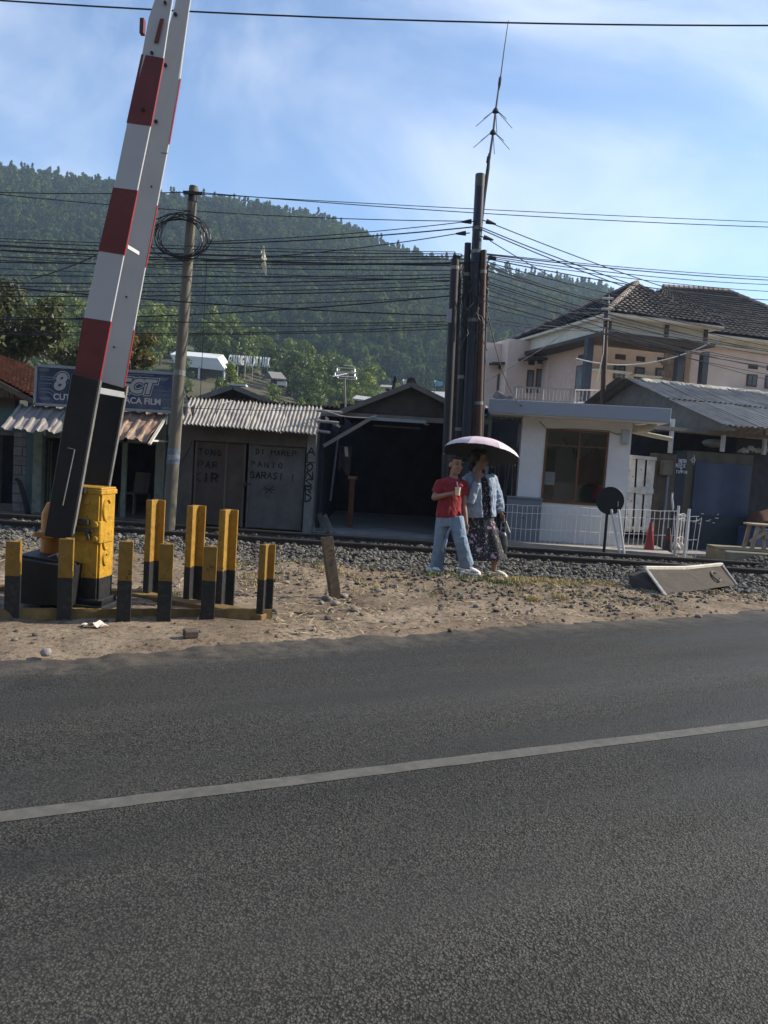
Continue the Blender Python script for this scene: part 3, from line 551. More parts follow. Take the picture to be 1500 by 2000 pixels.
for i, j in ((1, 2), (3, 4), (5, 6)):
    for y0, o_ in ((0, arms[0]), (AG, arms[1])):
        m_ = MB(); e = Vector((.003, 0, 0)); yi, yj = ((-.003, -.003) if y0 == 0 else (agk(i) + AT, agk(j) + AT)); ei, ej = ((0, 0) if y0 == 0 else (agk(i), agk(j))); yf = Vector((0, yi, 0)); yg = Vector((0, yj, 0))
        m_.prism([fl[i] + yf - e, fr[i] + yf + e, fr[j] + yg + e, fl[j] + yg - e], (0, .003, 0)); lb(m_).build('red_stripe', redp, o_)
        m_ = MB(); m_.beam(fr[i] + Vector((.0025, ei + AT / 2, 0)), fr[j] + Vector((.0025, ej + AT / 2, 0)), .004, AT + .002, up=(0, 1, 0)); lb(m_).build('red_edging', lit_red, o_)
steel_b = mat('bare_steel', (.45, .44, .42), rough=.45, metal=.6, var=.2)
holders = []
for y0, k_ in ((-.03, 0), (AG + .008, 1)):
    up1 = (fl[2] - fl[1]).normalized() * .02; ex = Vector((.014, 0, 0))
    lx = Vector((-.15 if k_ else 0, 0, 0)); L0, R0, L1, R1 = fl[0] + lx, fr[0], fl[1] + up1 + lx, fr[1] + up1; m_ = MB(); m_.prism([L0 - ex + Vector((0, y0, 0)), R0 + ex * .3 + Vector((0, y0, 0)), R1 + ex + Vector((0, y0, 0)), L1 - ex + Vector((0, y0, 0))], (0, .055, 0)); h_ = lb(m_).build('arm_holder', blackp, ba, bevel=.004); holders.append(h_)
    m_ = MB(); m_.beam(R0 + ex * .3 + Vector((.002, y0 + .03, 0)), R1 + ex + Vector((.002, y0 + .03, 0)), .005, .03, up=(0, 1, 0)); lb(m_).build('lit_edge', mat('lit_grey_edge', (.16, .155, .15), rough=.6, var=.4), h_)  # sunlit rim of the black plate painted as a grey strip
hold = holders[0]
mb = MB(); q0 = fr[1] + Vector((-.01, .0, -.06)); mb.beam(q0, q0 + Vector((0, AG + .03, 0)), .03, .05); lb(mb).build('spacer_bar', steel_b, ba)
mb = MB(); q0 = fr[1] + Vector((-.12, .0, -.9)); mb.beam(q0, q0 + Vector((0, AG, 0)), .05, .05); lb(mb).build('spacer_bar', blackp, ba)
A0_, B0_ = fl[0], fl[1]
mb = MB(); q0 = A0_.lerp(B0_, .20) + Vector((.115, -.045, 0)); q1 = A0_.lerp(B0_, .55) + Vector((.135, -.045, 0)); mb.tube([q0, q1, q1 + Vector((-.06, 0, .01))], .006, 6); lb(mb).build('lifting_handle', mat('dull_handle', (.22, .22, .22), rough=.5, metal=.3), hold)
for px, py in ((297, 104), (323, 6), (279, 214)):
    mb = MB(); q = P(px, py, BY - .20); mb.tube([q, q + Vector((0, -.012, 0))], .014, 8); mb.build('bolt', blackp, arm)
for px, py in ((343, 29), (323, 128), (305, 238), (296, 365), (247, 580), (223, 678)):
    mb = MB(); q = P(px, py, BY - .19 + AG * (.66 + .34 * py / 750) - .006); mb.tube([q, q + Vector((0, -.012, 0))], .016 if py < 300 else .008, 8); mb.build('bolt', blackp, arms[1])
mb = MB(); a, b = P(301, 84, BY - .197), P(313, 37, BY - .197); d = _right * (8 * s); mb.prism([a, a + d, b + d * .9, b], (0, -.006, 0)); mb.build('reflector', redp, arm)
mb = MB(); a = P(274, 68, BY - .12); mb.box((a.x, a.y - .03, a.z), (a.x + .035, a.y + .02, a.z + .12)); mb.build('reflector', redp, arm, bevel=.003)
mb = MB(); q = fr[4].lerp(fr[3], .86) + Vector((.0, AT, 0)); mb.beam(q, q + Vector((.0, AG * .48, -.0)), .02, .03); lb(mb).build('bracket', whitep, arm)
q = fr[5].lerp(fr[4], .1); mb = MB(); mb.beam(q + Vector((-.2, agk(5) - .003, -.02)), q + Vector((.004, agk(5) - .003, -.03)), .004, .008); lb(mb).build('plate_joint', mat('joint_grey', (.18, .18, .18), rough=.8), arms[1])
mb = MB(); pts = [lb(MB().add([fl[k] + Vector((-.012, .12 + .02 * math.sin(k * 2.1), 0))], [])).v[0] for k in range(1, 5)]; mb.tube(pts, .008, 5); mb.build('cable', blackp, arm)
# counterweight
c0_ = P(38, 1086, BY - .16); c1_ = P(150, 1104, BY - .16)
mb = MB(); zt0, zt1 = c0_.z, c1_.z
mb.prism([(c0_.x, BY - .26, .07), (c1_.x, BY - .26, .07), (c1_.x + .03, BY - .26, .42), (c1_.x + .015, BY - .26, zt1), (c0_.x, BY - .26, zt0)], (0, .52, 0)); cw = mb.build('counterweight', blackp, ba, bevel=.012)
mb = MB(); mb.prism([(c0_.x + .01, BY - .20, zt0 - .01), (c1_.x, BY - .20, zt1 - .01), (c1_.x, BY - .20, zt1 + .02), (c0_.x + .01, BY - .20, zt0 + .02)], (0, .4, 0)); mb.build('top_plate', blackp, cw, bevel=.004)
mb = MB(); q = P(110, 1085, BY - .1); mb.tube([q + Vector((-.09, -.02, -.03)), q + Vector((-.03, 0, .0)), q + Vector((.02, .0, .02))], .006, 5); mb.ball(q + Vector((.03, 0, 0)), .03, 6, 4); mb.build('wire_knot', mat('grey_wire', (.25, .25, .25), rough=.5), cw)

# leaning post
b = G(657, 1168); t0, t1 = b + Vector((0, 0, -.05)), P(638, 1048, b.y + .02)
wood = mat('dark_painted_post', (.06, .043, .028), rough=.6, var=.4, scale=9, dirt=(.17, .125, .08), dscale=14, damt=.6, bump=.5, bscale=30, stretch=(1, 1, .3))
lp = thing('leaning_post', 'dark brown steel post with holes leaning left out of the ground', 'post', (b.x, b.y, gz(b.x, b.y)))
mb = MB(); d = (t1 - t0).normalized(); sx_ = Vector((1, .35, 0)).normalized(); sx_ = (sx_ - d * sx_.dot(d)).normalized(); sy_ = d.cross(sx_)
pr = [(-.055, -.04), (.055, -.04), (.055, -.025), (-.03, -.025), (-.03, .05), (-.055, .05)]
mb.prism([t0 + sx_ * a + sy_ * c for a, c in pr], t1 - t0); mb.build('shaft', wood, lp, bevel=.003)
for k in range(5):
    mb = MB(); q = t0.lerp(t1, .58 + .07 * k) + sx_ * (.0 + .02 * (k % 2)) - sy_ * .04; mb.tube([q, q - sy_ * .004], .008, 6); mb.build('hole', blackp, lp)
# fallen trough box
ta = [P(1262, 1110, 9.95), P(1407, 1102, 11.0)]; fb = [G(1300, 1162, .02), G(1438, 1142, .02)]
cm = mat('weathered_concrete', (.065, .052, .039), rough=.9, var=.3, scale=5, dirt=(.025, .02, .016), dscale=6, damt=.9, bump=.7, bscale=18)
cmd = mat('dark_wood_side', (.05, .042, .036), rough=.9, var=.3, scale=6, bump=.4)
fx = thing('fallen_block', 'weathered concrete block lying tilted on the verge beside the ballast', 'concrete block', (*fb[0].lerp(fb[1], .5)[:2], 0))
bl = [G(1234, 1148, .0), fb[1] + Vector((-.45, .55, 0))]
mb = MB(); mb.sheet(lambda a, c: fb[0].lerp(fb[1], a).lerp(ta[0].lerp(ta[1], a), c) + Vector((0, 0, -.03 * math.sin(a * 3.14) * c)), 12, 4, thick=(.02, .04, .0)); mb.build('face_slab', cm, fx)
mb = MB(); mb.add([fb[0] + Vector((.03, .09, 0)), fb[1] + Vector((.0, .12, 0)), ta[1] + Vector((-.02, .12, -.06)), ta[0] + Vector((.0, .12, -.06)), bl[0] + Vector((0, 0, -.02)), bl[1] + Vector((0, 0, -.02)), ta[1] + Vector((-.3, .35, -.06)), ta[0] + Vector((-.20, .12, -.10))], [(0, 1, 2, 3), (4, 7, 6, 5), (0, 3, 7, 4), (1, 5, 6, 2), (3, 2, 6, 7), (0, 4, 5, 1)]); mb.build('core', cmd, fx, bevel=.01)
pal = mat('pale_edge', (.62, .57, .48), rough=.8, var=.2, scale=8)  # paler strips along the block's top and ends
mb = MB(); mb.beam(ta[0] + Vector((-.02, 0, .005)), ta[0].lerp(ta[1], .5) + Vector((0, 0, -.025)), .05, .045); mb.beam(ta[0].lerp(ta[1], .5) + Vector((0, 0, -.025)), ta[1] + Vector((.02, 0, .0)), .05, .045); mb.build('top_edge', pal, fx, bevel=.006)
mb = MB(); mb.beam(ta[0] + Vector((-.01, -.015, 0)), fb[0] + Vector((0, -.015, -.01)), .03, .03, up=(0, 1, 0)); mb.build('end_edge', pal, fx, bevel=.004)
mb = MB(); mb.beam(ta[1] + Vector((.01, -.015, 0)), fb[1] + Vector((0, -.015, 0)), .025, .03, up=(0, 1, 0)); mb.build('end_edge', pal, fx, bevel=.004)
mb = MB(); c_ = fb[0].lerp(fb[1], .80).lerp(ta[0].lerp(ta[1], .80), .48) + Vector((0, -.02, 0)); ux = (fb[1] - fb[0]).normalized(); uy = (ta[0] - fb[0]).normalized()
mb.tube([c_ + ux * math.cos(a) * .075 + uy * math.sin(a) * .12 for a in [R(30 + 25 * k) for k in range(13)]], .013, 6); mb.build('lifting_ring', mat('rust_iron', (.12, .09, .07), rough=.7, var=.3), fx, smooth=True)
# single stones and litter
smat = mat('loose_stone', (.20, .18, .155), rough=.9, var=.3, scale=9, bump=.5, rnd=.35)
def one_stone(px, py, r_, label, nm='stone', m=None, grp='loose stones on the verge'):
    p = G(px, py); me = MB(); V = [Vector(q) * r_ * random.uniform(.75, 1.2) for q in ICO]; sc3 = (random.uniform(.8, 1.4), random.uniform(.7, 1.1), .72); a = random.uniform(0, 6)
    V = [Matrix.Rotation(a, 3, 'Z') @ Vector((q.x * sc3[0], q.y * sc3[1], q.z * sc3[2])) for q in V]; z = gz(p.x, p.y) if road_s(p.x, p.y) > .1 else .014
    me.add([q + Vector((p.x, p.y, z + r_ * .35)) for q in V], [tuple(f) for f in ICOF]); solo(me, nm, m or smat, label, 'stone', grp, bevel=r_ * .12)
for px, py, r_, lb_ in ((640, 1172, .06, 'dark stone leaning on the foot of the leaning post, biggest of the heap'), (672, 1168, .055, 'stone at the right of the leaning post foot'), (655, 1182, .05, 'grey stone just in front of the leaning post'), (628, 1180, .04, 'small stone at the left end of the heap under the leaning post'),
                        (692, 1195, .05, 'round stone on the dirt to the right of the leaning post'), (90, 1283, .05, 'dark stone by the road edge below the barrier counterweight'), (370, 1246, .02, 'small stone behind the broken brick on the verge'), (1282, 1195, .02, 'tiny stone on the bare dirt below the fallen block'), (740, 1158, .045, 'stone on the verge right of the leaning post heap'),
                        (490, 1198, .03, 'stone beside the last short guard post'), (930, 1187, .035, 'flat stone on the verge below the walkers'), (1365, 1208, .035, 'stone at the road edge below the fallen block'), (28, 1252, .022, 'pale pebble on the dirt in front of the guard frame')):
    one_stone(px, py, r_, lb_)
p = G(372, 1252); mb = MB(); mb.obox((p.x, p.y, gz(p.x, p.y) + .03), (.11, .07, .06), Matrix.Rotation(.5, 3, 'Z') @ Matrix.Rotation(.15, 3, 'X')); solo(mb, 'brick', mat('dark_brick', (.10, .075, .06), rough=.9, var=.4, bump=.5), 'broken dark brick lying on the dirt in front of the guard frame', 'brick', bevel=.008)
p = G(178, 1232); mb = MB(); z = gz(p.x, p.y)
mb.sheet(lambda a, c: (p.x - .09 + .17 * a + .02 * c, p.y + .09 * c, z + .012 + .05 * max(0, 1 - abs(a - .55) * 4) * (1 - .4 * c) + .012 * math.sin(7 * a + 3 * c)), 10, 4, thick=(0, 0, .003)); solo(mb, 'paper_scrap', mat('dusty_paper', (.62, .52, .45), rough=.9, var=.15), 'crumpled pale paper scrap on the dirt in front of the guard frame', 'litter')
# ------------------------------------------------------------------ row of shops behind the track
GB = -.12     # ground level behind the track
def qbox(mb, px0, py0, px1, py1, Y, d):
    """box whose front face has these pixel corners (upright, parallel to the track) at depth Y, d deep"""
    a = P(px0, py0, Y); b = P(px1, py1, Y); mb.box((a.x, Y, b.z), (b.x, Y + d, a.z)); return mb
def wbox(mb, px0, px1, pyref, Y, z0, z1, d):
    mb.box((XAT(px0, pyref, Y), Y, z0), (XAT(px1, pyref, Y), Y + d, z1)); return mb
def corr(mb, A, B, Cc, D, waves, amp, nu_per=8, nv=4, thick=.004, wob=.0, prof='sin'):
    """corrugated sheet: A,B along the top, D,C along the bottom; ridges run from top to bottom"""
    A, B, Cc, D = map(Vector, (A, B, Cc, D)); n = (B - A).cross(D - A).normalized()
    if n.z < 0: n = -n
    def f(a, b):
        p = A.lerp(B, a).lerp(D.lerp(Cc, a), b); ph = a * waves
        if prof == 'sin': h = math.sin(ph * 2 * math.pi)
        else: fr_ = ph % 1; h = 1 if fr_ < .22 else -.3
        return p + n * (amp * h + wob * (float(vnoise(a * 7 + A.x, b * 5 + A.z)) - .5))
    mb.sheet(f, int(waves * nu_per), nv, thick=n * -thick); return mb
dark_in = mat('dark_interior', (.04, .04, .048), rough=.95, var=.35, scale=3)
plaster = mat('grey_plaster', (.12, .105, .09), rough=.9, var=.2, scale=3, dirt=(.06, .052, .045), dscale=2.2, damt=.7, bump=.35, bscale=20)
oldwood = mat('old_wood', (.13, .10, .075), rough=.9, var=.35, scale=5, bump=.4, stretch=(1, 1, .15))
teal = mat('teal_plaster', (.075, .14, .135), rough=.85, var=.25, scale=4, dirt=(.12, .12, .11), dscale=3, damt=.6)
palegreen = mat('flaking_green_paint', (.20, .23, .18), rough=.8, var=.2, scale=6, dirt=(.12, .10, .07), dscale=8, damt=.8, bump=.4)
zinc = mat('zinc_sheet', (.36, .33, .285), rough=.55, var=.2, scale=3, dirt=(.14, .11, .085), dscale=2.4, damt=.75, metal=.15, rnd=.12)
rustsheet = mat('rusty_sheet', (.27, .17, .115), rough=.75, var=.35, scale=4, dirt=(.30, .27, .24), dscale=5, damt=.7)
greysheet = mat('grey_sheet', (.23, .215, .205), rough=.7, var=.2, scale=3, dirt=(.34, .26, .2), dscale=7, damt=.6)

# --- far left house
Y = 15.6
ha = thing('tiled_house', 'low house with brown clay tile roof and block wall at the far left', 'house', (XAT(20, 1010, Y), Y, GB))
mb = MB(); z1 = ZAT(30, 770, Y)
wbox(mb, -140, -5, 900, Y, GB, z1, .2); wbox(mb, -5, 26, 900, Y, GB, ZAT(10, 985, Y), .2); wbox(mb, -5, 26, 900, Y, ZAT(10, 850, Y), z1, .2); mb.build('wall', plaster, ha)
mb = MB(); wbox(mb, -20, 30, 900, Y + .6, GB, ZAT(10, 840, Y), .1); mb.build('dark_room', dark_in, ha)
mb = MB(); wbox(mb, 51, 72, 900, Y - .03, GB, z1, .24); mb.build('teal_pillar', teal, ha)
mb = MB(); wbox(mb, -140, 50, 800, Y - .02, ZAT(20, 842, Y), ZAT(20, 797, Y), .02); mb.build('teal_band', teal, ha)
bm_ = mat('concrete_block', (.20, .185, .18), rough=.95, var=.2, scale=9, bump=.4, rnd=.15)
xa, xb = XAT(26, 900, Y), XAT(51, 900, Y); zr = GB; k = 0
while zr < z1 - .3:
    hgt = .19
    if k % 2 == 0: spans = [(xa, xa + (xb - xa) * .66), (xa + (xb - xa) * .66 + .01, xb)]
    else: spans = [(xa, xb)]
    for a, b in spans:
        mb = MB(); mb.box((a, Y + random.uniform(-.008, .006), zr), (b, Y + .2, zr + hgt - .012)); mb.build('block', bm_, ha, bevel=.008)
    zr += hgt; k += 1
mb = MB(); wbox(mb, 26, 51, 900, Y + .02, GB, zr, .16); mb.build('mortar', plaster, ha)
tilem = mat('clay_tile', (.22, .11, .065), rough=.85, var=.4, scale=5, dirt=(.10, .075, .06), dscale=3, damt=.7, bump=.3)
def tile_roof(mb, A, B, Cc, D, cols, rows_, amp=.035, step=.03, skip=None):
    """pantile surface: A,B ridge side; D,C eave side"""
    A, B, Cc, D = map(Vector, (A, B, Cc, D)); n = (B - A).cross(D - A).normalized()
    if n.z < 0: n = -n
    vs_, fs_ = [], []; nc = cols * 4; W = nc + 1
    for r_ in range(rows_):
        for e, lift in ((r_ / rows_, 0.0), ((r_ + 1.02) / rows_, step)):
            for c in range(nc + 1):
                a = c / nc; off = amp * abs(math.sin(math.pi * a * cols)) + lift + random.uniform(-.004, .004)
                vs_.append(A.lerp(B, a).lerp(D.lerp(Cc, a), min(1.01, e)) + n * off)
        o = r_ * 2 * W
        for c in range(nc): fs_.append((o + c, o + c + 1, o + W + c + 1, o + W + c))
        if r_:
            for c in range(nc): fs_.append((o - W + c, o - W + c + 1, o + c + 1, o + c))
    mb.add(vs_, fs_)
    mb.add([A - n * .02, B - n * .02, Cc - n * .02, D - n * .02], [(0, 1, 2, 3)])
    return mb
A, B, Cc, D = P(-75, 668, 18.6), P(86, 726, 18.6), P(78, 786, 15.1), P(-75, 704, 15.1)
mb = MB(); tile_roof(mb, A, B, Cc, D, 22, 20); mb.build('roof', tilem, ha)
mb = MB(); mb.beam(D + Vector((0, -.02, -.05)), Cc + Vector((0, -.02, -.05)), .04, .10); mb.build('barge_board', oldwood, ha)
for k, px in enumerate((-12, -1, 9, 20, 31, 42)):
    mb = MB(); q = P(px, 768 + px * .1, 15.3); ztop = D.lerp(Cc, (px + 75) / 153).z - .12; mb.box((q.x, 15.3, z1 - .08), (q.x + .085, 15.33, ztop)); mb.build('gable_plank', oldwood, ha)
mb = MB(); mb.box((XAT(-75, 760, 15.4), 15.4, z1 - .1), (XAT(74, 760, 15.4), 15.9, z1)); mb.build('tie_beam', oldwood, ha)
mb = MB(); q = P(48, 990, 15.3); mb.tube([P(30, 935, 15.35), P(38, 940, 15.35), P(46, 965, 15.35), P(52, 990, 15.35), P(57, 1012, 15.35)], [.03, .045, .055, .06, .05], 8, r2=.02); solo(mb, 'rubber_strip', mat('black_rubber', (.02, .02, .022), rough=.6), 'curved black rubber strip leaning against the block wall of the tiled house', 'rubber strip', smooth=True)

# --- sticker shop with billboard
Y = 15.3
sb = thing('sticker_shop', 'small open shop with corrugated awning and dark inside under the blue billboard', 'shop', (XAT(195, 1010, Y), Y, GB))
ztop = ZAT(200, 800, Y); zb = GB
mb = MB(); xl, xr = XAT(64, 900, Y), XAT(330, 900, Y)
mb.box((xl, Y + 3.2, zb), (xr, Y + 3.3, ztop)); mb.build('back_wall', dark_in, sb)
mb = MB(); mb.box((xl - .02, Y + .1, zb), (xl + .08, Y + 3.2, ztop)); mb.build('side_wall', plaster, sb)
mb = MB(); mb.box((xr - .05, Y + .2, zb), (xr + .08, Y + 3.2, ztop)); mb.build('side_wall', plaster, sb)
mb = MB(); mb.box((xl, Y + .0, ztop), (xr, Y + 3.3, ztop + .1)); mb.build('roof', greysheet, sb)
mb = MB(); wbox(mb, 64, 82, 900, Y - .1, zb, ztop, .16); mb.build('pillar', palegreen, sb, bevel=.01)
mb = MB(); wbox(mb, 303, 322, 900, Y - .1, zb, ztop, .16); mb.build('pillar', palegreen, sb, bevel=.01)
mb = MB(); wbox(mb, 238, 247, 900, Y, zb, ztop, .07); mb.build('door_post', palegreen, sb)
mb = MB(); wbox(mb, 82, 303, 850, Y, ZAT(270, 866, Y), ZAT(270, 846, Y), .06); mb.build('lintel', palegreen, sb)
mb = MB(); wbox(mb, 64, 330, 1000, Y - .2, zb - .05, zb + .06, 3.4); mb.build('floor_slab', plaster, sb)
for px in (92, 97):
    mb = MB(); q = P(px, 940, Y + .25); mb.box((q.x, Y + .25, zb), (q.x + .02, Y + .28, ZAT(px, 862, Y))); mb.build('shutter_rail', palegreen, sb)
for k in range(12):
    mb = MB(); z = zb + .25 + k * .13; mb.box((XAT(86, 900, Y + .27), Y + .26, z), (XAT(97, 900, Y + .27), Y + .29, z + .02)); mb.build('shutter_rung', oldwood, sb)
# awning of three sheets
at0, at1 = P(40, 790, Y - .1), P(326, 806, Y - .1); ab0, ab1 = P(2, 836, Y - 1.15), P(288, 862, Y - 1.15)
for k, (u0_, u1_, m_) in enumerate(((0, .345, greysheet), (.335, .70, greysheet), (.69, 1, rustsheet))):
    mb = MB(); corr(mb, at0.lerp(at1, u0_), at0.lerp(at1, u1_), ab0.lerp(ab1, u1_), ab0.lerp(ab1, u0_), 4.5 if k < 2 else 4, .03, 10, 5, .004, .06, 'trap')
    o = mb.build('awning_sheet', m_, sb)
brk = mat('white_bracket', (.55, .54, .5), rough=.6, var=.15)
mb = MB(); mb.beam(at1 + Vector((.02, -.02, -.04)), ab1 + Vector((.03, .02, -.05)), .05, .035); mb.build('awning_bracket', brk, sb)
mb = MB(); e = ab1.lerp(at1, .12) + Vector((.03, 0, -.05)); mb.beam(e, Vector((e.x + .02, Y - .1, e.z)), .035, .035); mb.build('awning_bracket', brk, sb)
# billboard
Yb = 15.0; c00, c10, c11, c01 = P(72, 714, Yb), P(341, 730, Yb), P(337, 805, Yb), P(68, 789, Yb)
bbm = mat('billboard_print', (.035, .06, .115), rough=.4, var=.55, scale=1.6, dirt=(.20, .20, .22), dscale=1.1, damt=.9, stretch=(1, 1, .5))
bb = thing('shop_billboard', 'blue shop billboard with big outlined lettering and words KACA FILM behind the barrier arm', 'billboard', ((c01.x + c11.x) / 2, Yb, c01.z))
mb = MB(); mb.prism([c01, c11, c10, c00], (0, .14, 0)); mb.build('panel', bbm, bb)
frm = mat('billboard_frame', (.30, .36, .40), rough=.5, var=.15, metal=.4)
for a, b in ((c00, c10), (c01, c11), (c00, c01), (c10, c11)):
    mb = MB(); mb.beam(a + Vector((0, .06, 0)), b + Vector((0, .06, 0)), .17, .05) if a is not b else None; mb.build('frame_bar', frm, bb)
ux_ = (c11 - c01).normalized(); bas = Matrix((ux_, (0, 0, 1), Vector(ux_).cross(Vector((0, 0, 1))))).transposed()
silver = mat('billboard_silver', (.42, .43, .44), rough=.4, var=.1); dkb = mat('billboard_dark', (.03, .05, .09), rough=.4, var=.2); wht = mat('billboard_white', (.55, .56, .58), rough=.4, var=.05); cyl_ = mat('billboard_pale_blue', (.13, .18, .24), rough=.4, var=.2)
def btext(s_, px, py, size, m_, z, bold=0, shear=0): piece('lettering', text_mesh(s_, size, m_, .0015, 'lettering', bold, shear), bb, P(px, py, Yb) + Vector((0, -.004 - z, 0)), basis=bas)
for s_, px, py, size in (('8', 104, 760, .44), ('NECT', 203, 763, .37)):
    btext(s_, px, py, size, wht, .000, .052, .25); btext(s_, px, py, size, dkb, .004, .038, .25); btext(s_, px, py, size, silver, .008, .018, .25)
btext('CUTT', 104, 780, .165, wht, .004, .004); btext('KACA FILM', 232, 786, .165, wht, .004, .004)
for k, (x0, y0, x1, y1, x2, y2) in enumerate(((78, 735, 104, 737, 112, 728), (78, 740, 102, 742, 110, 733), (78, 765, 96, 766, 108, 776), (78, 759, 98, 760, 112, 772), (245, 738, 318, 742, 330, 738), (300, 762, 322, 764, 334, 764), (310, 786, 320, 780, 334, 781), (78, 748, 100, 749, 101, 749), (246, 733, 262, 731, 300, 733), (318, 772, 326, 771, 335, 772))):
    mb = MB(); pts = [P(x, y, Yb - .005) for x, y in ((x0, y0), (x1, y1), (x2, y2))]
    for a, b in zip(pts[:-1], pts[1:]): mb.beam(a, b, .004, .022)
    mb.build('circuit_line', cyl_, bb)
for k, (px, py) in enumerate(((86, 722), (316, 741), (326, 798), (88, 778))):
    mb = MB(); q = P(px, py, Yb - .004); mb.ball(q, (.11, .003, .035), 14, 8); mb.build('print_swirl', cyl_, bb)
for px in (86, 330):
    mb = MB(); q = P(px, 800, Yb + .1); mb.box((q.x - .02, Yb + .16, q.z - .5), (q.x + .02, Yb + .2, q.z + .5)); mb.build('support', frm, bb)
# plastic chair inside the shop
ch = thing('plastic_chair', 'plastic chair standing inside the dark sticker shop', 'chair', (XAT(262, 1000, 16.2), 16.2, zb + .06), R(-30))
CMx = ROOTM[ch.name]; pc = mat('grey_plastic', (.16, .15, .15), rough=.5)
for x in (-.2, .2):
    for y in (-.2, .2): mb = MB(); mb.tube([(x * 1.1, y * 1.1, 0), (x, y, .42)], .02, 6); mb.xform(CMx).build('leg', pc, ch)
mb = MB(); mb.box((-.22, -.22, .42), (.22, .22, .45)); mb.xform(CMx).build('seat', pc, ch, bevel=.01)
mb = MB(); mb.sheet(lambda a, b: (-.22 + .44 * a, .2 + .05 * b - .05 * abs(2 * a - 1), .45 + .42 * b), 6, 3, thick=(0, .02, 0)); mb.xform(CMx).build('backrest', pc, ch)

# --- garage with graffiti doors
Y = 15.1
ga = thing('graffiti_garage', 'weathered garage with zinc roof and two graffiti scrawled doors beside the leaning utility pole', 'garage', (XAT(480, 1040, Y), Y, GB))
zl = ZAT(480, 838, Y); zd = ZAT(480, 866, Y)
mb = MB(); wbox(mb, 334, 374, 950, Y, GB, zl, .18); mb.build('wall', plaster, ga)
mb = MB(); wbox(mb, 595, 613, 950, Y - .02, GB, zl, .22); mb.build('pillar', mat('whitewashed_pillar', (.20, .205, .19), rough=.85, var=.25, scale=5, dirt=(.15, .15, .14), dscale=4, damt=.7, bump=.3), ga, bevel=.01)
mb = MB(); xa, xb = XAT(374, 950, Y), XAT(595, 950, Y); mb.box((xa, Y, zd), (xb, Y + .16, zl)); mb.build('lintel', plaster, ga)
mb = MB(); mb.box((XAT(600, 950, Y), Y + .2, GB), (XAT(613, 950, Y), Y + 3.4, zl)); mb.build('side_wall', plaster, ga)
mb = MB(); mb.box((XAT(340, 950, Y), Y + 3.4, GB), (XAT(612, 950, Y), Y + 3.5, zl + .5)); mb.build('back_wall', plaster, ga)
mb = MB(); mb.box((XAT(338, 950, Y), Y + .2, GB), (XAT(344, 950, Y), Y + 3.4, zl + .3)); mb.build('side_wall', plaster, ga)
mb = MB(); mb.box((XAT(345, 950, Y), Y + .17, zl - .04), (XAT(600, 950, Y), Y + 3.39, zl)); mb.build('ceiling', oldwood, ga)
doorm = mat('weathered_door_sheet', (.085, .066, .054), rough=.75, var=.3, scale=2.2, dirt=(.10, .05, .032), dscale=1.4, damt=.85, bump=.25, bscale=12)
doorm2 = mat('grey_door_sheet', (.125, .12, .113), rough=.75, var=.25, scale=2.2, dirt=(.06, .052, .045), dscale=1.5, damt=.8, bump=.25, bscale=12)
for p0_, p1_, m_, fr_ in ((377, 476, doorm, .62), (482, 592, doorm2, 1)):
    x0, x1 = XAT(p0_, 950, Y), XAT(p1_, 950, Y)
    mb = MB(); mb.box((x0, Y + .07, GB + .03), (x1, Y + .10, zd - .002)); dl = mb.build('door_leaf', m_, ga)
    for a in (x0 + .02, x1 - .02) if fr_ == 1 else (x0 + .02, x0 + (x1 - x0) * .62, x1 - .02):
        mb = MB(); mb.box((a - .022, Y + .05, GB + .03), (a + .022, Y + .072, zd - .02)); mb.build('stile', oldwood if fr_ < 1 else doorm2, dl)
    for z in (zd - .06, GB + .07): mb = MB(); mb.box((x0 + .045, Y + .054, z - .025), (x1 - .045, Y + .071, z + .025)); mb.build('rail_bar', m_, dl)
mb = MB(); q = P(478, 944, Y); mb.beam((q.x - .11, Y + .045, q.z), (q.x + .12, Y + .045, q.z - .01), .02, .03); mb.ball((q.x, Y + .03, q.z - .03), (.03, .02, .04), 8, 6); mb.build('hasp', _MATS['dark_steel'], ga)
black_sp = mat('black_spray', (.02, .018, .017), rough=.8, var=.3, scale=12, dirt=(.10, .09, .08), dscale=9, damt=.6)
Yd = Y + .066; rt = Vector((1, 0, 0)); up_ = Vector((0, 0, 1))
mb = MB(); scrawl(mb, 'TONG', P(388, 887, Yd), rt, up_, .11, .075, .05, .024); scrawl(mb, 'PAR', P(387, 912, Yd), rt, up_, .12, .085, .06, .026); scrawl(mb, 'KIR', P(378, 938, Yd), rt, up_, .16, .13, .05, .04); mb.build('graffiti', black_sp, ga, kind='stuff')
mb = MB(); scrawl(mb, 'DI HAREP', P(500, 886, Yd), rt, up_, .10, .068, .035, .021); scrawl(mb, 'PANTO', P(489, 911, Yd), rt, up_, .10, .075, .06, .02); scrawl(mb, 'GARASI !', P(488, 933, Yd), rt, up_, .125, .075, .035, .025); scrawl(mb, '*', P(512, 962, Yd), rt, up_, .15, .22, .03, .018)
mb.build('graffiti', black_sp, ga, kind='stuff')
mb = MB(); z = ZAT(602, 890, Y)
for s_, dz in (('A', 0), ('L', .13), ('O', .30), ('N', .46), ('S', .60), ('R', .74), ('D', .90)): scrawl(mb, s_, (XAT(597, 950, Y - .022), Y - .0215, z - dz), rt, up_, .15, .13, .02, .028)
mb.build('graffiti', black_sp, ga, kind='stuff')
mb = MB(); q = P(374, 862, Y - .02); mb.tube([q, P(372, 872, Y - .05), P(362, 890, Y - .05), P(350, 908, Y - .05), P(344, 915, Y)], .008, 5); mb.build('cable', blackp, ga)
rt0, rt1 = P(372, 777, Y + 1.55), P(632, 796, Y + 1.55); re0, re1 = P(349, 828, Y - .35), P(619, 849, Y - .35)
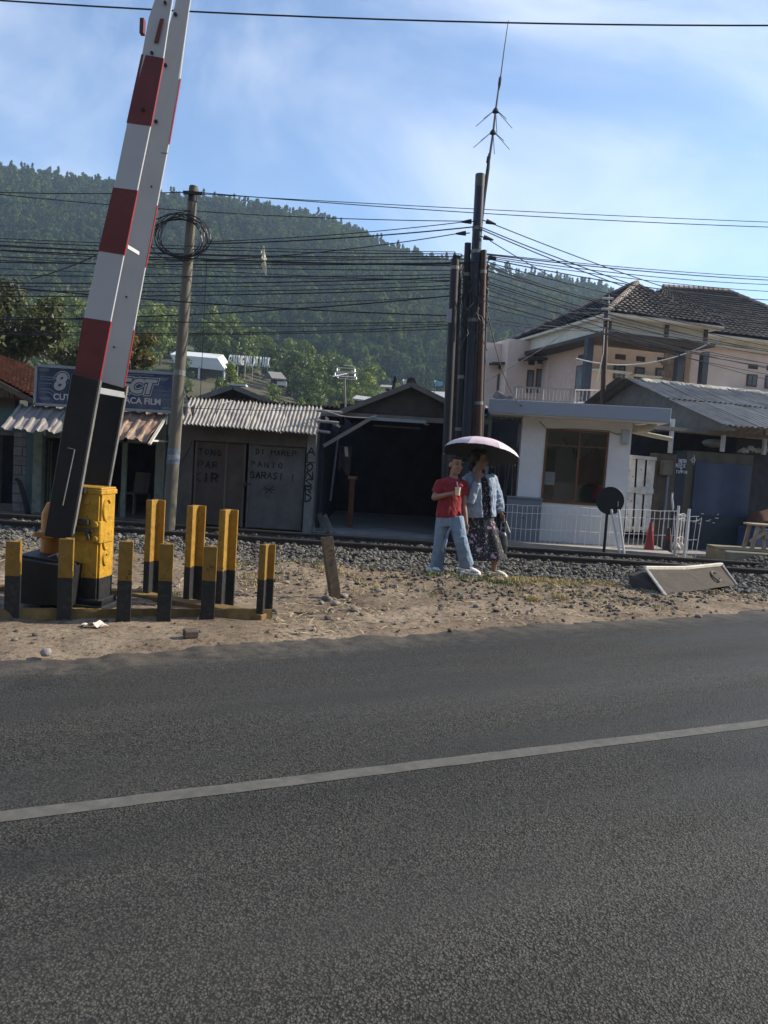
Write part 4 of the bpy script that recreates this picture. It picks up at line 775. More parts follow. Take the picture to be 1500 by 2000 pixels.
for k in range(4):
    a, b = k / 4 - (.012 if k else 0), (k + 1) / 4; dz = Vector((0, 0, .008 * (k % 2)))
    mb = MB(); corr(mb, rt0.lerp(rt1, a) + dz, rt0.lerp(rt1, b) + dz, re0.lerp(re1, b) + dz + Vector((0, random.uniform(-.05, .03), 0)), re0.lerp(re1, a) + dz + Vector((0, random.uniform(-.05, .03), 0)), 9, .020, 10, 6, .003, .035); mb.build('roof_sheet', zinc, ga)
mb = MB(); corr(mb, rt0 + Vector((-.1, 1.3, -.28)), rt1 + Vector((.4, 1.3, -.30)), rt1 + Vector((.45, -.02, .03)), rt0 + Vector((-.1, -.02, .03)), 36, .022, 8, 3, .003, .03); mb.build('back_roof', greysheet, ga)
mb = MB(); q = P(470, 785, Y + 1.5); mb.tube([P(425, 790, Y + 1.2), P(455, 783, Y + 1.4)], .012, 6); mb.build('loose_rod', brk, ga)
for k, (py, x1) in enumerate(((802, 668), (822, 662), (841, 645))):
    mb = MB(); a = P(618, py, Y + .15); b = P(x1, py + 4, Y + .15); mb.tube([a, b], .028, 10); mb.build('pipe', mat('grey_pipe', (.30, .30, .30), rough=.6, var=.2), ga, smooth=True)
mb = MB(); mb.tube([P(640, 803, Y + .1), P(665, 812, Y), P(690, 815, Y), P(720, 816, Y), P(736, 812, Y)], .008, 5); mb.build('loose_cable', brk, ga)
# crumpled sheet at the roof corner by the pole
mb = MB(); q0 = P(352, 800, Y - .1); mb.sheet(lambda a, b: q0 + Vector((.25 * a, .2 * b + .05 * math.sin(9 * a), .22 * b - .1 + .05 * math.sin(11 * a + 4 * b))), 12, 6, thick=(0, .003, .003)); mb.build('torn_sheet', greysheet, ga)
# gable house behind the garage
Y = 21
hb = thing('dark_gable_house', 'dark low gable roof rising just behind the zinc garage roof', 'house', (XAT(460, 1000, Y), Y, GB))
ap, l_, r_ = P(455, 753, Y), P(372, 782, Y), P(545, 790, Y); bk = Vector((0, 5, 0)); dkroof = mat('dark_roof', (.05, .048, .046), rough=.8, var=.3, scale=4, dirt=(.10, .095, .09), dscale=3, damt=.5)
mb = MB(); mb.box((l_.x + .2, Y + .3, GB), (r_.x - .2, Y + 4.8, l_.z)); mb.build('wall', plaster, hb)
mb = MB(); mb.prism([l_ + Vector((.1, .35, -.03)), r_ + Vector((-.1, .35, -.03)), ap + Vector((0, .35, -.06))], (0, .08, 0)); mb.build('gable', dkroof, hb)
for e, nm in ((l_, 'roof_slope'), (r_, 'roof_slope')): mb = MB(); mb.prism([ap, e, e + bk, ap + bk], (0, 0, .04)); mb.build(nm, dkroof, hb)
for e in (l_, r_): mb = MB(); mb.beam(ap + Vector((0, -.02, -.03)), e + Vector((0, -.02, -.03)), .05, .13); mb.build('barge_board', mat('grey_board', (.17, .16, .15), rough=.85, var=.2), hb)
mb = MB(); mb.box((ap.x - .1, Y - .05, ap.z), (ap.x + .35, Y + .3, ap.z + .05)); mb.build('ridge_cap', wht, hb)

# --- open workshop
Y = 15.7
ws = thing('open_workshop', 'dark open workshop with low gable roof behind the two walkers', 'workshop', (XAT(760, 1040, Y), Y, GB))
ap, l_, r_ = P(803, 752, Y), P(672, 803, Y), P(945, 822, Y); zb_ = l_.z - .02
mb = MB(); mb.prism([l_ + Vector((.02, .02, 0)), r_ + Vector((-.02, .02, 0)), ap + Vector((0, .02, -.02))], (0, .06, 0)); mb.build('gable', dkroof, ws)
for e in (l_, r_): mb = MB(); d_ = (e - ap) * .06; mb.prism([ap + Vector((0, -.12, .0)), e + d_ + Vector((0, -.12, 0)), e + d_ + Vector((0, 5.5, 0)), ap + Vector((0, 5.5, 0))], (0, 0, .05)); mb.build('roof_slope', dkroof, ws)
for e in (l_, r_): mb = MB(); d_ = (e - ap) * .06; mb.beam(ap + Vector((0, -.14, .0)), e + d_ + Vector((0, -.14, .0)), .04, .10); mb.build('barge_board', _MATS['grey_board'], ws)
for k in range(6):
    mb = MB(); a = k / 6; c = ap.lerp(l_, .02) + Vector((0, .2 + k * .9, .06)); mb.tube([ap + Vector((0, .0 + k * .92, .06)), ap + Vector((0, .88 + k * .92, .06))], [.10, .085], 8); mb.build('ridge_tile', dkroof, ws)
mb = MB(); mb.box((XAT(628, 806, Y), Y - .04, zb_ - .10), (XAT(950, 806, Y), Y + .06, zb_ + .0)); mb.build('front_beam', _MATS['grey_board'], ws)
mb = MB(); mb.box((XAT(726, 814, Y), Y - .07, ZAT(760, 823, Y)), (XAT(833, 820, Y), Y - .045, ZAT(760, 817, Y))); mb.build('shutter_track', frm, ws)
mb = MB(); mb.box((XAT(729, 828, Y), Y + .3, ZAT(770, 834, Y)), (XAT(822, 834, Y), Y + .33, ZAT(770, 831, Y))); mb.build('tube_lamp_rail', _MATS['grey_board'], ws)
mb = MB(); q = P(833, 829, Y + .1); mb.ball(q, (.06, .05, .018), 8, 5); mb.build('lamp_holder', brk, ws)
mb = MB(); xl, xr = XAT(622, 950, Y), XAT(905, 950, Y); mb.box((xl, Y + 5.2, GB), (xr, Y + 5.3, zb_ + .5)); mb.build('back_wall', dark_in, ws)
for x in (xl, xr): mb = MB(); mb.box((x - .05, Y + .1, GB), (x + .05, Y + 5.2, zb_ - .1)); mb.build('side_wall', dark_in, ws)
mb = MB(); mb.box((xl, Y - .5, GB - .1), (xr, Y + 5.2, GB + .05)); mb.build('floor_slab', mat('concrete_floor', (.26, .255, .25), rough=.9, var=.2, scale=2, dirt=(.10, .095, .09), dscale=1.5, damt=.7), ws)
mb = MB(); wbox(mb, 862, 884, 950, Y - .05, GB, zb_ - .1, .16); mb.build('post', mat('dark_timber', (.045, .042, .045), rough=.85, var=.3), ws)
mb = MB(); mb.beam(P(632, 871, Y - .3), P(733, 812, Y - .15), .05, .07); mb.build('diagonal_pole', mat('grey_bleached_wood', (.24, .225, .20), rough=.8, var=.2), ws)
q0, q1 = P(679, 935, Y + .7), P(683, 1030, Y + .7)
pst = thing('orange_post', 'orange brown wooden post with a hanging cloth inside the dark workshop', 'post', (q1.x, Y + .7, GB + .05))
mb = MB(); mb.box((q1.x - .055, Y + .64, GB + .05), (q1.x + .055, Y + .76, q0.z)); mb.build('shaft', mat('orange_wood', (.14, .055, .03), rough=.75, var=.35, scale=6), pst)
mb = MB(); mb.box((q1.x - .1, Y + .6, q0.z), (q1.x + .09, Y + .8, q0.z + .06)); mb.build('cap', mat('bright_copper', (.25, .13, .07), rough=.4, metal=.4), pst)
mb = MB(); qq = P(675, 875, Y + .68); mb.sheet(lambda a, b: qq + Vector((-.13 + .26 * a, .03 * math.sin(8 * a), .05 - .55 * b * (1 - .15 * math.sin(6 * a)))), 8, 6, thick=(0, .02, 0)); mb.build('hanging_cloth', mat('dark_cloth', (.07, .055, .05), rough=.95, var=.3), pst)
mb = MB(); qq = P(672, 880, Y + .64); mb.sheet(lambda a, b: qq + Vector((.0 + .07 * a + .03 * b, 0, .08 - .2 * b)), 3, 4, thick=(0, .01, 0)); mb.build('rag', brk, pst)
mb = MB(); a, b = P(660, 858, Y + .5), P(645, 978, Y + .5); b.z = max(b.z, GB + .05); mb.tube([a, b], .022, 8); solo(mb, 'steel_pipe', mat('dull_pipe', (.20, .22, .26), rough=.5, metal=.3), 'slim grey pipe leaning inside the left of the dark workshop', 'pipe')
bd = mat('scrap_board', (.20, .19, .17), rough=.9, var=.35, scale=5, rnd=.4, bump=.3)
for k, (px0, py0, px1, py1, wd, lb_) in enumerate(((606, 1003, 614, 1042, .07, 'leftmost scrap board leaning by the garage corner'), (624, 1004, 636, 1045, .11, 'pale wide scrap board leaning in the heap by the garage corner'), (634, 1006, 650, 1040, .09, 'brown scrap board at the right of the heap by the garage corner'))):
    mb = MB(); a, b = P(px0, py0, Y - .25), P(px1, py1, Y - .55); b.z = GB + .02; mb.beam(a, b, wd, .025, up=(0, 1, .3)); solo(mb, 'scrap_board', bd, lb_, 'board', 'scrap boards by the garage')
# TV antenna on a mast
b = P(675, 800, 16.8); tv = thing('tv_antenna', 'tall television antenna with loop elements above the workshop roof', 'antenna', b)
al = mat('aluminium', (.62, .62, .62), rough=.35, metal=.7, var=.1)
mb = MB(); mb.tube([P(675, 806, 16.8), P(673, 735, 16.8)], .018, 6); mb.build('mast', mat('mast_steel', (.22, .22, .21), rough=.5, var=.2), tv)
mb = MB(); mb.tube([P(650, 735, 16.5), P(690, 727, 17.2)], .012, 6); mb.build('boom', al, tv)
for k, (px, py, wpx, hpx, rot) in enumerate(((676, 723, 34, 8, -3), (674, 732, 38, 8, -3), (678, 738, 36, 5, -3))):
    mb = MB(); c = P(px, py, 16.6 + .2 * k); s_ = 16.8 / FPX; pts = []
    for i_ in range(17):
        a = 2 * math.pi * i_ / 16; x = wpx * .5 * max(-1, min(1, 1.35 * math.cos(a))); y = hpx * .5 * max(-1, min(1, 1.35 * math.sin(a))); pts.append(c + Vector((x * s_, y * s_ * .5, y * s_)))
    mb.tube(pts, .010, 5, cap=False); mb.build('loop_element', al, tv)
for k, (px, py, wpx) in enumerate(((680, 714, 18), (662, 729, 20), (690, 730, 14))): mb = MB(); c = P(px, py, 16.7 + .15 * k); mb.tube([c + Vector((-wpx * .0055, 0, 0)), c + Vector((wpx * .0055, 0, 0))], .009, 5); mb.build('rod_element', al, tv)

# --- lean-to between pole cluster and booth
Y = 16.6
ln = thing('lean_to', 'dark lean-to shelter squeezed between the pole cluster and the white booth', 'shelter', (XAT(980, 1050, Y), Y, GB))
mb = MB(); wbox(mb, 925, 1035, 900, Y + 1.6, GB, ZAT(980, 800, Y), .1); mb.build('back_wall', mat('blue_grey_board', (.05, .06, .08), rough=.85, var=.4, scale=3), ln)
mb = MB(); corr(mb, P(925, 792, Y + 1.5), P(1030, 798, Y + 1.5), P(1030, 818, Y - .4), P(925, 812, Y - .4), 10, .02, 8, 3); mb.build('roof_sheet', greysheet, ln)
mb = MB(); wbox(mb, 953, 959, 850, Y - .3, GB, ZAT(956, 815, Y), .06); mb.build('post', frm, ln)
mb = MB(); wbox(mb, 925, 1030, 820, Y - .28, ZAT(980, 826, Y), ZAT(980, 820, Y), .04); mb.build('beam', _MATS['grey_board'], ln)
stk = mat('bamboo_stick', (.22, .20, .18), rough=.8, var=.3, rnd=.4)
for k, (x0, y0, x1, y1) in enumerate(((968, 905, 962, 1000), (975, 900, 972, 1003), (990, 880, 983, 1004), (996, 905, 978, 1000), (1003, 885, 999, 1005), (1010, 875, 1003, 1003), (1016, 862, 1002, 960))):
    mb = MB(); a, b = P(x0, y0, Y - .1), P(x1, y1, Y - .5); b.z = GB; mb.tube([a, b], .014 if k < 6 else .03, 6)
    solo(mb, 'leaning_stick', stk if k < 6 else mat('brown_stick', (.12, .07, .045), rough=.85), '%s thin grey stick from the left leaning in the lean-to beside the booth' % ('first', 'second', 'third', 'fourth', 'fifth', 'sixth', '')[k] if k < 6 else 'thick brown stick leaning across the corner of the white booth', 'stick', 'sticks leaning in the lean-to' if k < 6 else None)
jk = mat('junk_grey', (.16, .15, .15), rough=.9, var=.4, scale=8, rnd=.3)
mb = MB(); q = P(945, 803, Y - .2); mb.sheet(lambda a, b: q + Vector((-.25 + .5 * a, .5 * b, .06 * math.sin(13 * a + 5 * b) + .05 * b)), 12, 5, thick=(0, 0, .01)); solo(mb, 'tarp_scrap', jk, 'crumpled grey sheet lying on the lean-to roof left of the booth slab', 'tarp')
# ------------------------------------------------------------------ crossing keeper's booth
by = R(-7)
b0 = Vector((2.80, 15.55, 0.0)); bth = thing('keeper_booth', 'white crossing keeper booth with brown window and blue grey flat roof slab', 'booth', b0, by); KM = ROOTM[bth.name]
def lk(mb): return mb.xform(KM)
white = mat('booth_wall', (.78, .765, .735), rough=.8, var=.06, scale=3, dirt=(.60, .57, .53), dscale=1.6, damt=.5, bump=.12, bscale=60)
def bl(px, py, d=0.0):
    """pixel to booth-local x,z on its front plane"""
    n = KM.to_3x3() @ Vector((0, 1, 0)); o = b0 + n * d; r_ = ray(px, py); t = (o - CAMP).dot(n) / r_.dot(n); q = KM.inverted() @ (CAMP + r_ * t); return q.x, q.z
xL, zT = bl(1022, 812); xR, _ = bl(1226, 940); zT = bl(1120, 806)[1]
wx0, wz1 = bl(1063, 838); wx1, _ = bl(1187, 900); _, wz0 = bl(1120, 986)
wx0 = bl(1061, 910)[0]; wx1 = bl(1185, 910)[0]; wz1 = bl(1125, 840)[1]; wz0 = bl(1120, 985)[1]
dpt = 2.0
for nm, a, b in (('front_wall', (xL, 0, 0), (xR, .14, wz0)), ('front_wall', (xL, 0, wz1), (xR, .14, zT)), ('front_wall', (xL, 0, wz0), (wx0, .14, wz1)), ('front_wall', (wx1, 0, wz0), (xR, .14, wz1)),
                 ('side_wall', (xL, .14, 0), (xL + .13, dpt, zT)), ('side_wall', (xR - .13, .14, 0), (xR, dpt, zT)), ('back_wall', (xL + .13, dpt - .13, 0), (xR - .13, dpt, zT))):
    mb = MB(); mb.box(a, b); lk(mb).build(nm, white if nm == 'front_wall' else mat('booth_inner_grey', (.62, .62, .60), rough=.85, var=.1) if nm == 'back_wall' else white, bth)
mb = MB(); mb.box((xL + .13, .14, 0), (xR - .13, dpt - .13, .04)); lk(mb).build('floor', plaster, bth)
sx0 = bl(955, 795, -.45)[0]; sx1 = bl(1311, 808, -.45)[0]; sz0 = bl(1130, 815, -.45)[1]; sz1 = bl(1130, 788, -.45)[1]
slabm = mat('blue_grey_slab', (.33, .365, .42), rough=.7, var=.06, scale=2, dirt=(.24, .26, .30), dscale=2, damt=.4)
mb = MB(); mb.box((sx0, -.45, sz0), (sx1, dpt + .3, sz1)); lk(mb).build('roof_slab', slabm, bth, bevel=.006)
mb = MB(); mb.box((sx0 + .03, -.42, sz0 - .02), (sx1 - .03, dpt + .27, sz0 + .01)); lk(mb).build('soffit', white, bth)
zT2 = sz0 - .02
if zT2 > zT: mb = MB(); mb.box((xL + .003, .003, zT - .01), (xR - .003, dpt, zT2)); lk(mb).build('wall_head', white, bth)
brown = mat('brown_window_frame', (.16, .075, .038), rough=.5, var=.2, scale=8)
f_ = .045; wf = MB(); wf.box((wx0, -.015, wz0), (wx0 + f_, .08, wz1)); win = lk(wf).build('window_frame', brown, bth)
mxm = bl(1128, 910)[0]; trz = bl(1125, 872)[1]
for a, b in (((wx1 - f_, -.015, wz0), (wx1, .08, wz1)), ((wx0 + f_, -.015, wz0), (wx1 - f_, .08, wz0 + f_)), ((wx0 + f_, -.015, wz1 - f_), (wx1 - f_, .08, wz1)), ((mxm - .02, -.01, wz0 + f_), (mxm + .02, .07, wz1 - f_)), ((wx0 + f_, -.005, trz - .012), (wx1 - f_, .06, trz + .012))):
    mb = MB(); mb.box(a, b); lk(mb).build('frame_bar', brown, win)
gl = bpy.data.materials.new('window_glass'); gl.use_nodes = True; t = gl.node_tree; t.nodes.clear(); o_ = t.nodes.new('ShaderNodeOutputMaterial'); m1 = t.nodes.new('ShaderNodeMixShader'); tr_ = t.nodes.new('ShaderNodeBsdfTransparent'); gs = t.nodes.new('ShaderNodeBsdfGlossy'); fr_ = t.nodes.new('ShaderNodeFresnel')
tr_.inputs[0].default_value = (.85, .87, .88, 1); gs.inputs['Roughness'].default_value = .02; fr_.inputs[0].default_value = 1.55; ma = t.nodes.new('ShaderNodeMath'); ma.operation = 'MULTIPLY_ADD'; ma.inputs[1].default_value = .8; ma.inputs[2].default_value = .0
t.links.new(fr_.outputs[0], ma.inputs[0]); t.links.new(ma.outputs[0], m1.inputs[0]); t.links.new(tr_.outputs[0], m1.inputs[1]); t.links.new(gs.outputs[0], m1.inputs[2]); t.links.new(m1.outputs[0], o_.inputs[0])
for a, b in ((wx0 + f_, mxm - .02), (mxm + .02, wx1 - f_)):
    for c, d in ((wz0 + f_, trz - .012), (trz + .012, wz1 - f_)):
        mb = MB(); mb.box((a, .03, c), (b, .036, d)); lk(mb).build('pane', gl, win)
gcab = mat('grey_cabinet', (.20, .22, .25), rough=.5, var=.1)
gx0, gz1 = bl(991, 972, -.35); gx1, _ = bl(1057, 1000, -.35)
# lower grey base cabinet, set against the booth
cb = thing('meter_cabinet', 'waist high grey steel cabinet at the left foot of the booth', 'cabinet', KM @ Vector(((gx0 + gx1) / 2, -.2, 0)), by)
mb = MB(); mb.box((gx0, -.36, 0), (gx1, -.02, gz1)); lk(mb).build('body', gcab, cb, bevel=.008)
mb = MB(); mb.box((gx0 - .015, -.38, gz1), (gx1 + .015, -.01, gz1 + .03)); lk(mb).build('lid', gcab, cb, bevel=.005)
mb = MB(); mb.box((gx0 + .04, -.368, .08), (gx1 - .04, -.361, gz1 - .05)); dd = lk(mb).build('door', gcab, cb)
mb = MB(); mb.ball(((gx0 + gx1) / 2, -.372, gz1 * .55), (.015, .01, .015), 8, 6); lk(mb).build('lock', blackp, dd)
ex_, ez = bl(1221, 852, -.08)
eb = thing('electric_box', 'small grey electric box mounted at the top right corner of the booth', 'electric box', KM @ Vector((ex_, -.04, ez - .14)), by)
mb = MB(); mb.box((ex_ - .07, -.12, ez - .15), (ex_ + .08, -.005, ez + .13)); lk(mb).build('body', mat('pale_grey_box', (.42, .43, .45), rough=.5, var=.08), eb, bevel=.012)
mb = MB(); mb.box((ex_ - .06, -.128, ez - .12), (ex_ + .07, -.121, ez + .10)); lk(mb).build('cover', _MATS['pale_grey_box'], eb, bevel=.002)
mb = MB(); pts = [KM @ Vector((*[bl(px, py)[0:1][0]], -.02, bl(px, py)[1])) for px, py in ((1053, 823), (1062, 832), (1068, 838), (1120, 838), (1188, 842), (1204, 848), (1214, 848))]; mb.tube(pts, .007, 5); mb.build('conduit_cable', blackp, bth)
# drain under the slab and pipe
beige = mat('old_pvc', (.50, .46, .36), rough=.6, var=.2, scale=6, dirt=(.25, .2, .14), dscale=5)
mb = MB(); p = [KM @ Vector((bl(px, py, 0)[0], .1, bl(px, py, 0)[1])) for px, py in ((1234, 826), (1238, 838), (1262, 838), (1284, 829))]; mb.tube(p, [.06, .085, .085, .06], 10); mb.build('drain_elbow', beige, bth, smooth=True)
mb = MB(); p = [KM @ Vector((bl(px, py, .3)[0], .3, bl(px, py, .3)[1])) for px, py in ((1233, 842), (1312, 858))]; mb.tube(p, .045, 10); mb.build('drain_pipe', beige, bth, smooth=True)
# platform in front
mb = MB(); mb.box((bl(930, 1060)[0], -.75, -.22), (bl(1300, 1060)[0], -.0, .0)); mb.box((bl(930, 1060)[0], -.0, -.22), (bl(1300, 1060)[0], 2.2, -.003)); lk(mb).build('platform', mat('platform_concrete', (.34, .31, .27), rough=.9, var=.2, scale=3, dirt=(.16, .14, .12), dscale=2, damt=.6), bth)
# inside
cx, cz = bl(1160, 910, 1.0)
ct = thing('hanging_jacket', 'dark red jacket hanging inside the booth behind the right pane', 'jacket', KM @ Vector((cx, 1.0, cz - .5)), by)
mb = MB(); mb.sheet(lambda a, b: (cx + (-.30 + .6 * a) * (.35 + .65 * min(1, b * 4)) * (1 + .1 * b), 1.0 - .08 * math.sin(a * 3.14) + .015 * math.sin(20 * a), cz + .42 - .85 * b - .12 * abs(2 * a - 1) * (1 - b)), 14, 8, thick=(0, .06, 0)); lk(mb).build('body', mat('maroon_cloth', (.17, .03, .025), rough=.95, var=.2), ct)
hx, hz = bl(1173, 962, .35)
hm = thing('red_helmet', 'red safety helmet on the ledge inside the booth window', 'helmet', KM @ Vector((hx, .35, hz - .1)), by)
hr = mat('helmet_red', (.6, .03, .025), rough=.35, var=.1)
mb = MB(); mb.tube([(hx, .35, hz - .12), (hx, .35, hz), (hx, .35, hz + .09), (hx, .35, hz + .13), (hx, .35, hz + .15)], [.15, .15, .12, .08, .02], 14); lk(mb).build('shell', hr, hm, smooth=True)
mb = MB(); mb.tube([(hx, .35, hz - .14), (hx, .35, hz - .12)], [.18, .17], 14); lk(mb).build('brim', hr, hm)
mb = MB(); mb.box((hx - .02, .185, hz - .06), (hx + .06, .21, hz + .0)); lk(mb).build('sticker', wht, hm)
mb = MB(); mb.box((xL + .13, .14, wz0 - .04), (xR - .13, .55, wz0 - .01)); lk(mb).build('ledge', oldwood, bth)
px_, pz = bl(1070, 934, .05)
mb = MB(); mb.box((px_ - .06, .045, pz - .13), (px_ + .14, .05, pz + .13)); lk(mb).build('notice', mat('paper_notice', (.62, .64, .68), rough=.7, var=.05), bth)
mb = MB(); mb.box((wx0 - .05, 1.82, wz0), (wx0 + .40, 1.865, wz1 - .35)); lk(mb).build('dark_panel', dark_in, bth)  # flat dark panel on the rear wall
ux, uz = bl(1125, 862, .9)
mb = MB(); mb.tube([(ux + .26 * math.cos(a), .9, uz + .10 + .26 * math.sin(a)) for a in [R(190 + 16 * k) for k in range(11)]], .012, 6); mb.tube([(ux, .9, uz - .16), (ux, .9, uz - .4)], [.07, .015], 8); reflection = lk(mb); solo(reflection, 'mirrored_curve', blackp, 'black curve standing in for a mirror image in the upper window of the booth', 'reflection')  # dark curve added to imitate an umbrella-shaped mirror image in the glass

# --- disc sign, fence, cones
c = P(1192, 978, 14.15); fo = thing('disc_signal', 'round black signal disc on a dark pole in front of the booth', 'sign', (c.x, 14.2, -.15))
blk = mat('matt_black', (.013, .013, .014), rough=.5, var=.2)
mb = MB(); mb.tube([c, c + Vector((0, .025, 0))], .258, 40); mb.build('disc', blk, fo, bevel=.004)
mb = MB(); mb.tube([(c.x - .02, 14.21, -.2), (c.x - .02, 14.21, c.z + .15)], .028, 10); mb.build('pole', blk, fo, smooth=True)
mb = MB(); mb.box((c.x + .14, 14.135, c.z - .1), (c.x + .152, 14.148, c.z + .0)); mb.build('handle', al, fo)
wm = mat('white_wire', (.66, .66, .66), rough=.4, var=.1)
fl0, fr0 = G(975, 1073, -.17), G(1318, 1090, -.17); ft0 = ZAT(990, 986, fl0.y); ft1 = ZAT(1310, 998, fr0.y)
fe = thing('wire_fence', 'low white wire mesh fence panel in front of the booth', 'fence', fl0.lerp(fr0, .5))
vw = MB().tube([(0, 0, 0), (0, 0, 1)], .0055, 5).mesh('wire', wm)
nw = 36
for k in range(nw + 1):
    a = k / nw; q = fl0.lerp(fr0, a); zt = ft0 + (ft1 - ft0) * a; piece('wire', vw, fe, q + Vector((0, random.uniform(-.01, .01), 0)), rot=(random.uniform(-.01, .01), random.uniform(-.012, .012), 0), scale=(1, 1, zt - q.z))
for fz in (.02, .48, .83, 1.0):
    mb = MB(); n_ = 16; mb.tube([fl0.lerp(fr0, i_ / n_) + Vector((0, .012 * math.sin(i_ * 1.3), (ft0 + (ft1 - ft0) * i_ / n_ - fl0.z) * fz + .008 * math.sin(i_ * 2.1))) for i_ in range(n_ + 1)], .0055, 5); mb.build('wire', wm, fe)
wp = mat('white_pipe', (.62, .62, .62), rough=.4, var=.1)
for x0, x1, w_ in ((1194, 1196, .022), (1208, 1202, .022)):
    mb = MB(); a, b = P(x0, 995, 14.08), G(x1 - 8, 1086, -.17); b.y = 14.08; mb.tube([Vector((b.x, 14.08, -.2)), a], .022, 8); mb.build('post', wp, fe, smooth=True)
f2 = thing('folded_fence_panel', 'bent white wire panel folded back at the end of the fence beside the cones', 'fence', G(1328, 1092, -.17))
a0 = G(1316, 1090, -.17); a1 = a0 + Vector((.38, .55, 0)); hh = .88
for k in range(7):
    q = a0.lerp(a1, k / 6); piece('wire', vw, f2, q, rot=(random.uniform(-.06, .06), random.uniform(-.05, .05), 0), scale=(1, 1, hh))
for k in range(6):
    q = a0.lerp(a0 + Vector((.42, -.02, 0)), k / 5); piece('wire', vw, f2, q, rot=(random.uniform(-.06, .06), random.uniform(-.08, .08), 0), scale=(1, 1, hh * .97))
for z in (.05, .4, .78, .87):
    mb = MB(); mb.tube([a0 + Vector((0, 0, z)), a0.lerp(a1, .5) + Vector((.03, 0, z + .02)), a1 + Vector((0, 0, z - .03))], .0055, 5); mb.build('wire', wm, f2)
    mb = MB(); mb.tube([a0 + Vector((0, 0, z)), a0 + Vector((.2, -.03, z - .02)), a0 + Vector((.42, -.02, z))], .0055, 5); mb.build('wire', wm, f2)
q = G(1334, 1093, -.17); mb = MB(); mb.tube([(q.x, q.y - .05, -.2), (q.x + .01, q.y - .05, ZAT(1334, 993, q.y))], .03, 8); mb.build('post', wp, f2, smooth=True)
mb = MB(); p1 = P(1314, 993, 14.0); mb.tube([Vector((a0.x, a0.y - .02, -.2)), Vector((a0.x - .005, a0.y - .02, p1.z))], .026, 8); mb.build('post', wp, f2, smooth=True)
mb = MB(); mb.sheet(lambda u, v: P(1310, 978, 14.0) + Vector((.03 * u + .03 * v, .02 * math.sin(5 * v), .12 - .28 * v + .03 * math.sin(8 * u))), 4, 8, thick=(.01, .015, 0)); mb.build('cloth_scrap', wht, f2)
def cone(px, py, tpx, tpy, base_w, m_, mb_, label):
    b = G(px, py, -.13); Yc = b.y; h = ZAT(tpx, tpy, Yc) + .13; r_ = base_w; o = thing('traffic_cone', label, 'traffic cone', (b.x, Yc, -.15), .3, 'traffic cones at the fence')
    mb = MB(); mb.tube([(b.x, Yc, -.11), (b.x, Yc, -.11 + h * .5), (b.x, Yc, -.12 + h - .02), (b.x, Yc, -.12 + h)], [r_ * .78, r_ * .46, r_ * .2, r_ * .16], 16); mb.build('body', m_, o, smooth=True)
    mb = MB(); mb.obox((b.x, Yc, -.135), (r_ * 2.1, r_ * 2.1, .035)); mb.build('base', mb_, o, bevel=.01)
    mb = MB(); mb.tube([(b.x, Yc, -.11 + h * .55), (b.x, Yc, -.11 + h * .72)], [r_ * .45, r_ * .36], 16); mb.build('band', mb_, o, smooth=True)
conered = mat('cone_red', (.27, .03, .028), rough=.45, var=.15, dirt=(.2, .05, .04), dscale=8)
cone(1266, 1086, 1270, 1020, .15, conered, conered, 'faded red traffic cone behind the wire fence')
cone(1302, 1087, 1307, 1032, .15, mat('cone_dark', (.03, .026, .027), rough=.6, var=.3), mat('cone_dark_red', (.12, .02, .018), rough=.6), 'dark traffic cone beside the folded fence panel')  # body near black, base and band dark red

# --- old plank door leaning beside the booth
Y = 15.75
pd = thing('plank_door', 'white painted plank door with gaps leaning beside the booth', 'door', (XAT(1250, 1040, Y), Y, GB))
wpk = mat('white_planks', (.50, .50, .48), rough=.75, var=.15, scale=5, dirt=(.22, .2, .18), dscale=6, damt=.6, rnd=.08)
def quadprism(c4, off): return MB().prism([P(x, y, Y) for x, y in c4], (0, off, 0))
def dq(a0, a1, b0, b1):   # fractions across, down
    TL, TR, BR, BL = P(1227, 888, Y + .1), P(1281, 893, Y + .1), P(1267, 1040, Y - .1), P(1221, 1038, Y - .1)
    f = lambda a, b: TL.lerp(TR, a).lerp(BL.lerp(BR, a), b); return [f(a0, b0), f(a1, b0), f(a1, b1), f(a0, b1)]
for a0_, a1_ in ((.0, .28), (.37, .63), (.72, 1.0)): MB().prism(dq(a0_, a1_, .0, 1), (0, .03, 0)).build('plank', wpk, pd)
for b0_, b1_ in ((.0, .045), (.42, .49), (.93, .97)): MB().prism([q + Vector((0, -.03, 0)) for q in dq(-.02, 1.02, b0_, b1_)], (0, .028, 0)).build('batten', wpk, pd)
MB().prism([q + Vector((0, -.045, 0)) for q in dq(.52, .72, .40, .50)], (0, .014, 0)).build('lock_plate', wpk, pd)
for a, b in ((.05, .20), (.2, .28), (.5, .18), (.06, .58), (.2, .60), (.06, .78), (.8, .66), (.85, .80)):
    q = dq(a, a, b, b)[0]; MB().tube([q, q + Vector((0, -.008, 0))], .012, 6).build('nail_hole', blackp, pd)
# rubbish at the booth corner
mb = MB(); q = G(1232, 1050, -.0); mb.sheet(lambda a, b: (q.x + .1 + .35 * a, 15.3 + .25 * b, .02 + .13 * math.sin(a * 3.1) * math.sin(b * 3.1) + .03 * math.sin(17 * a + 5 * b)), 10, 7, thick=(0, 0, .006)); solo(mb, 'plastic_bag', mat('beige_plastic', (.5, .46, .38), rough=.6, var=.2), 'crumpled beige plastic bag at the foot of the plank door', 'litter')

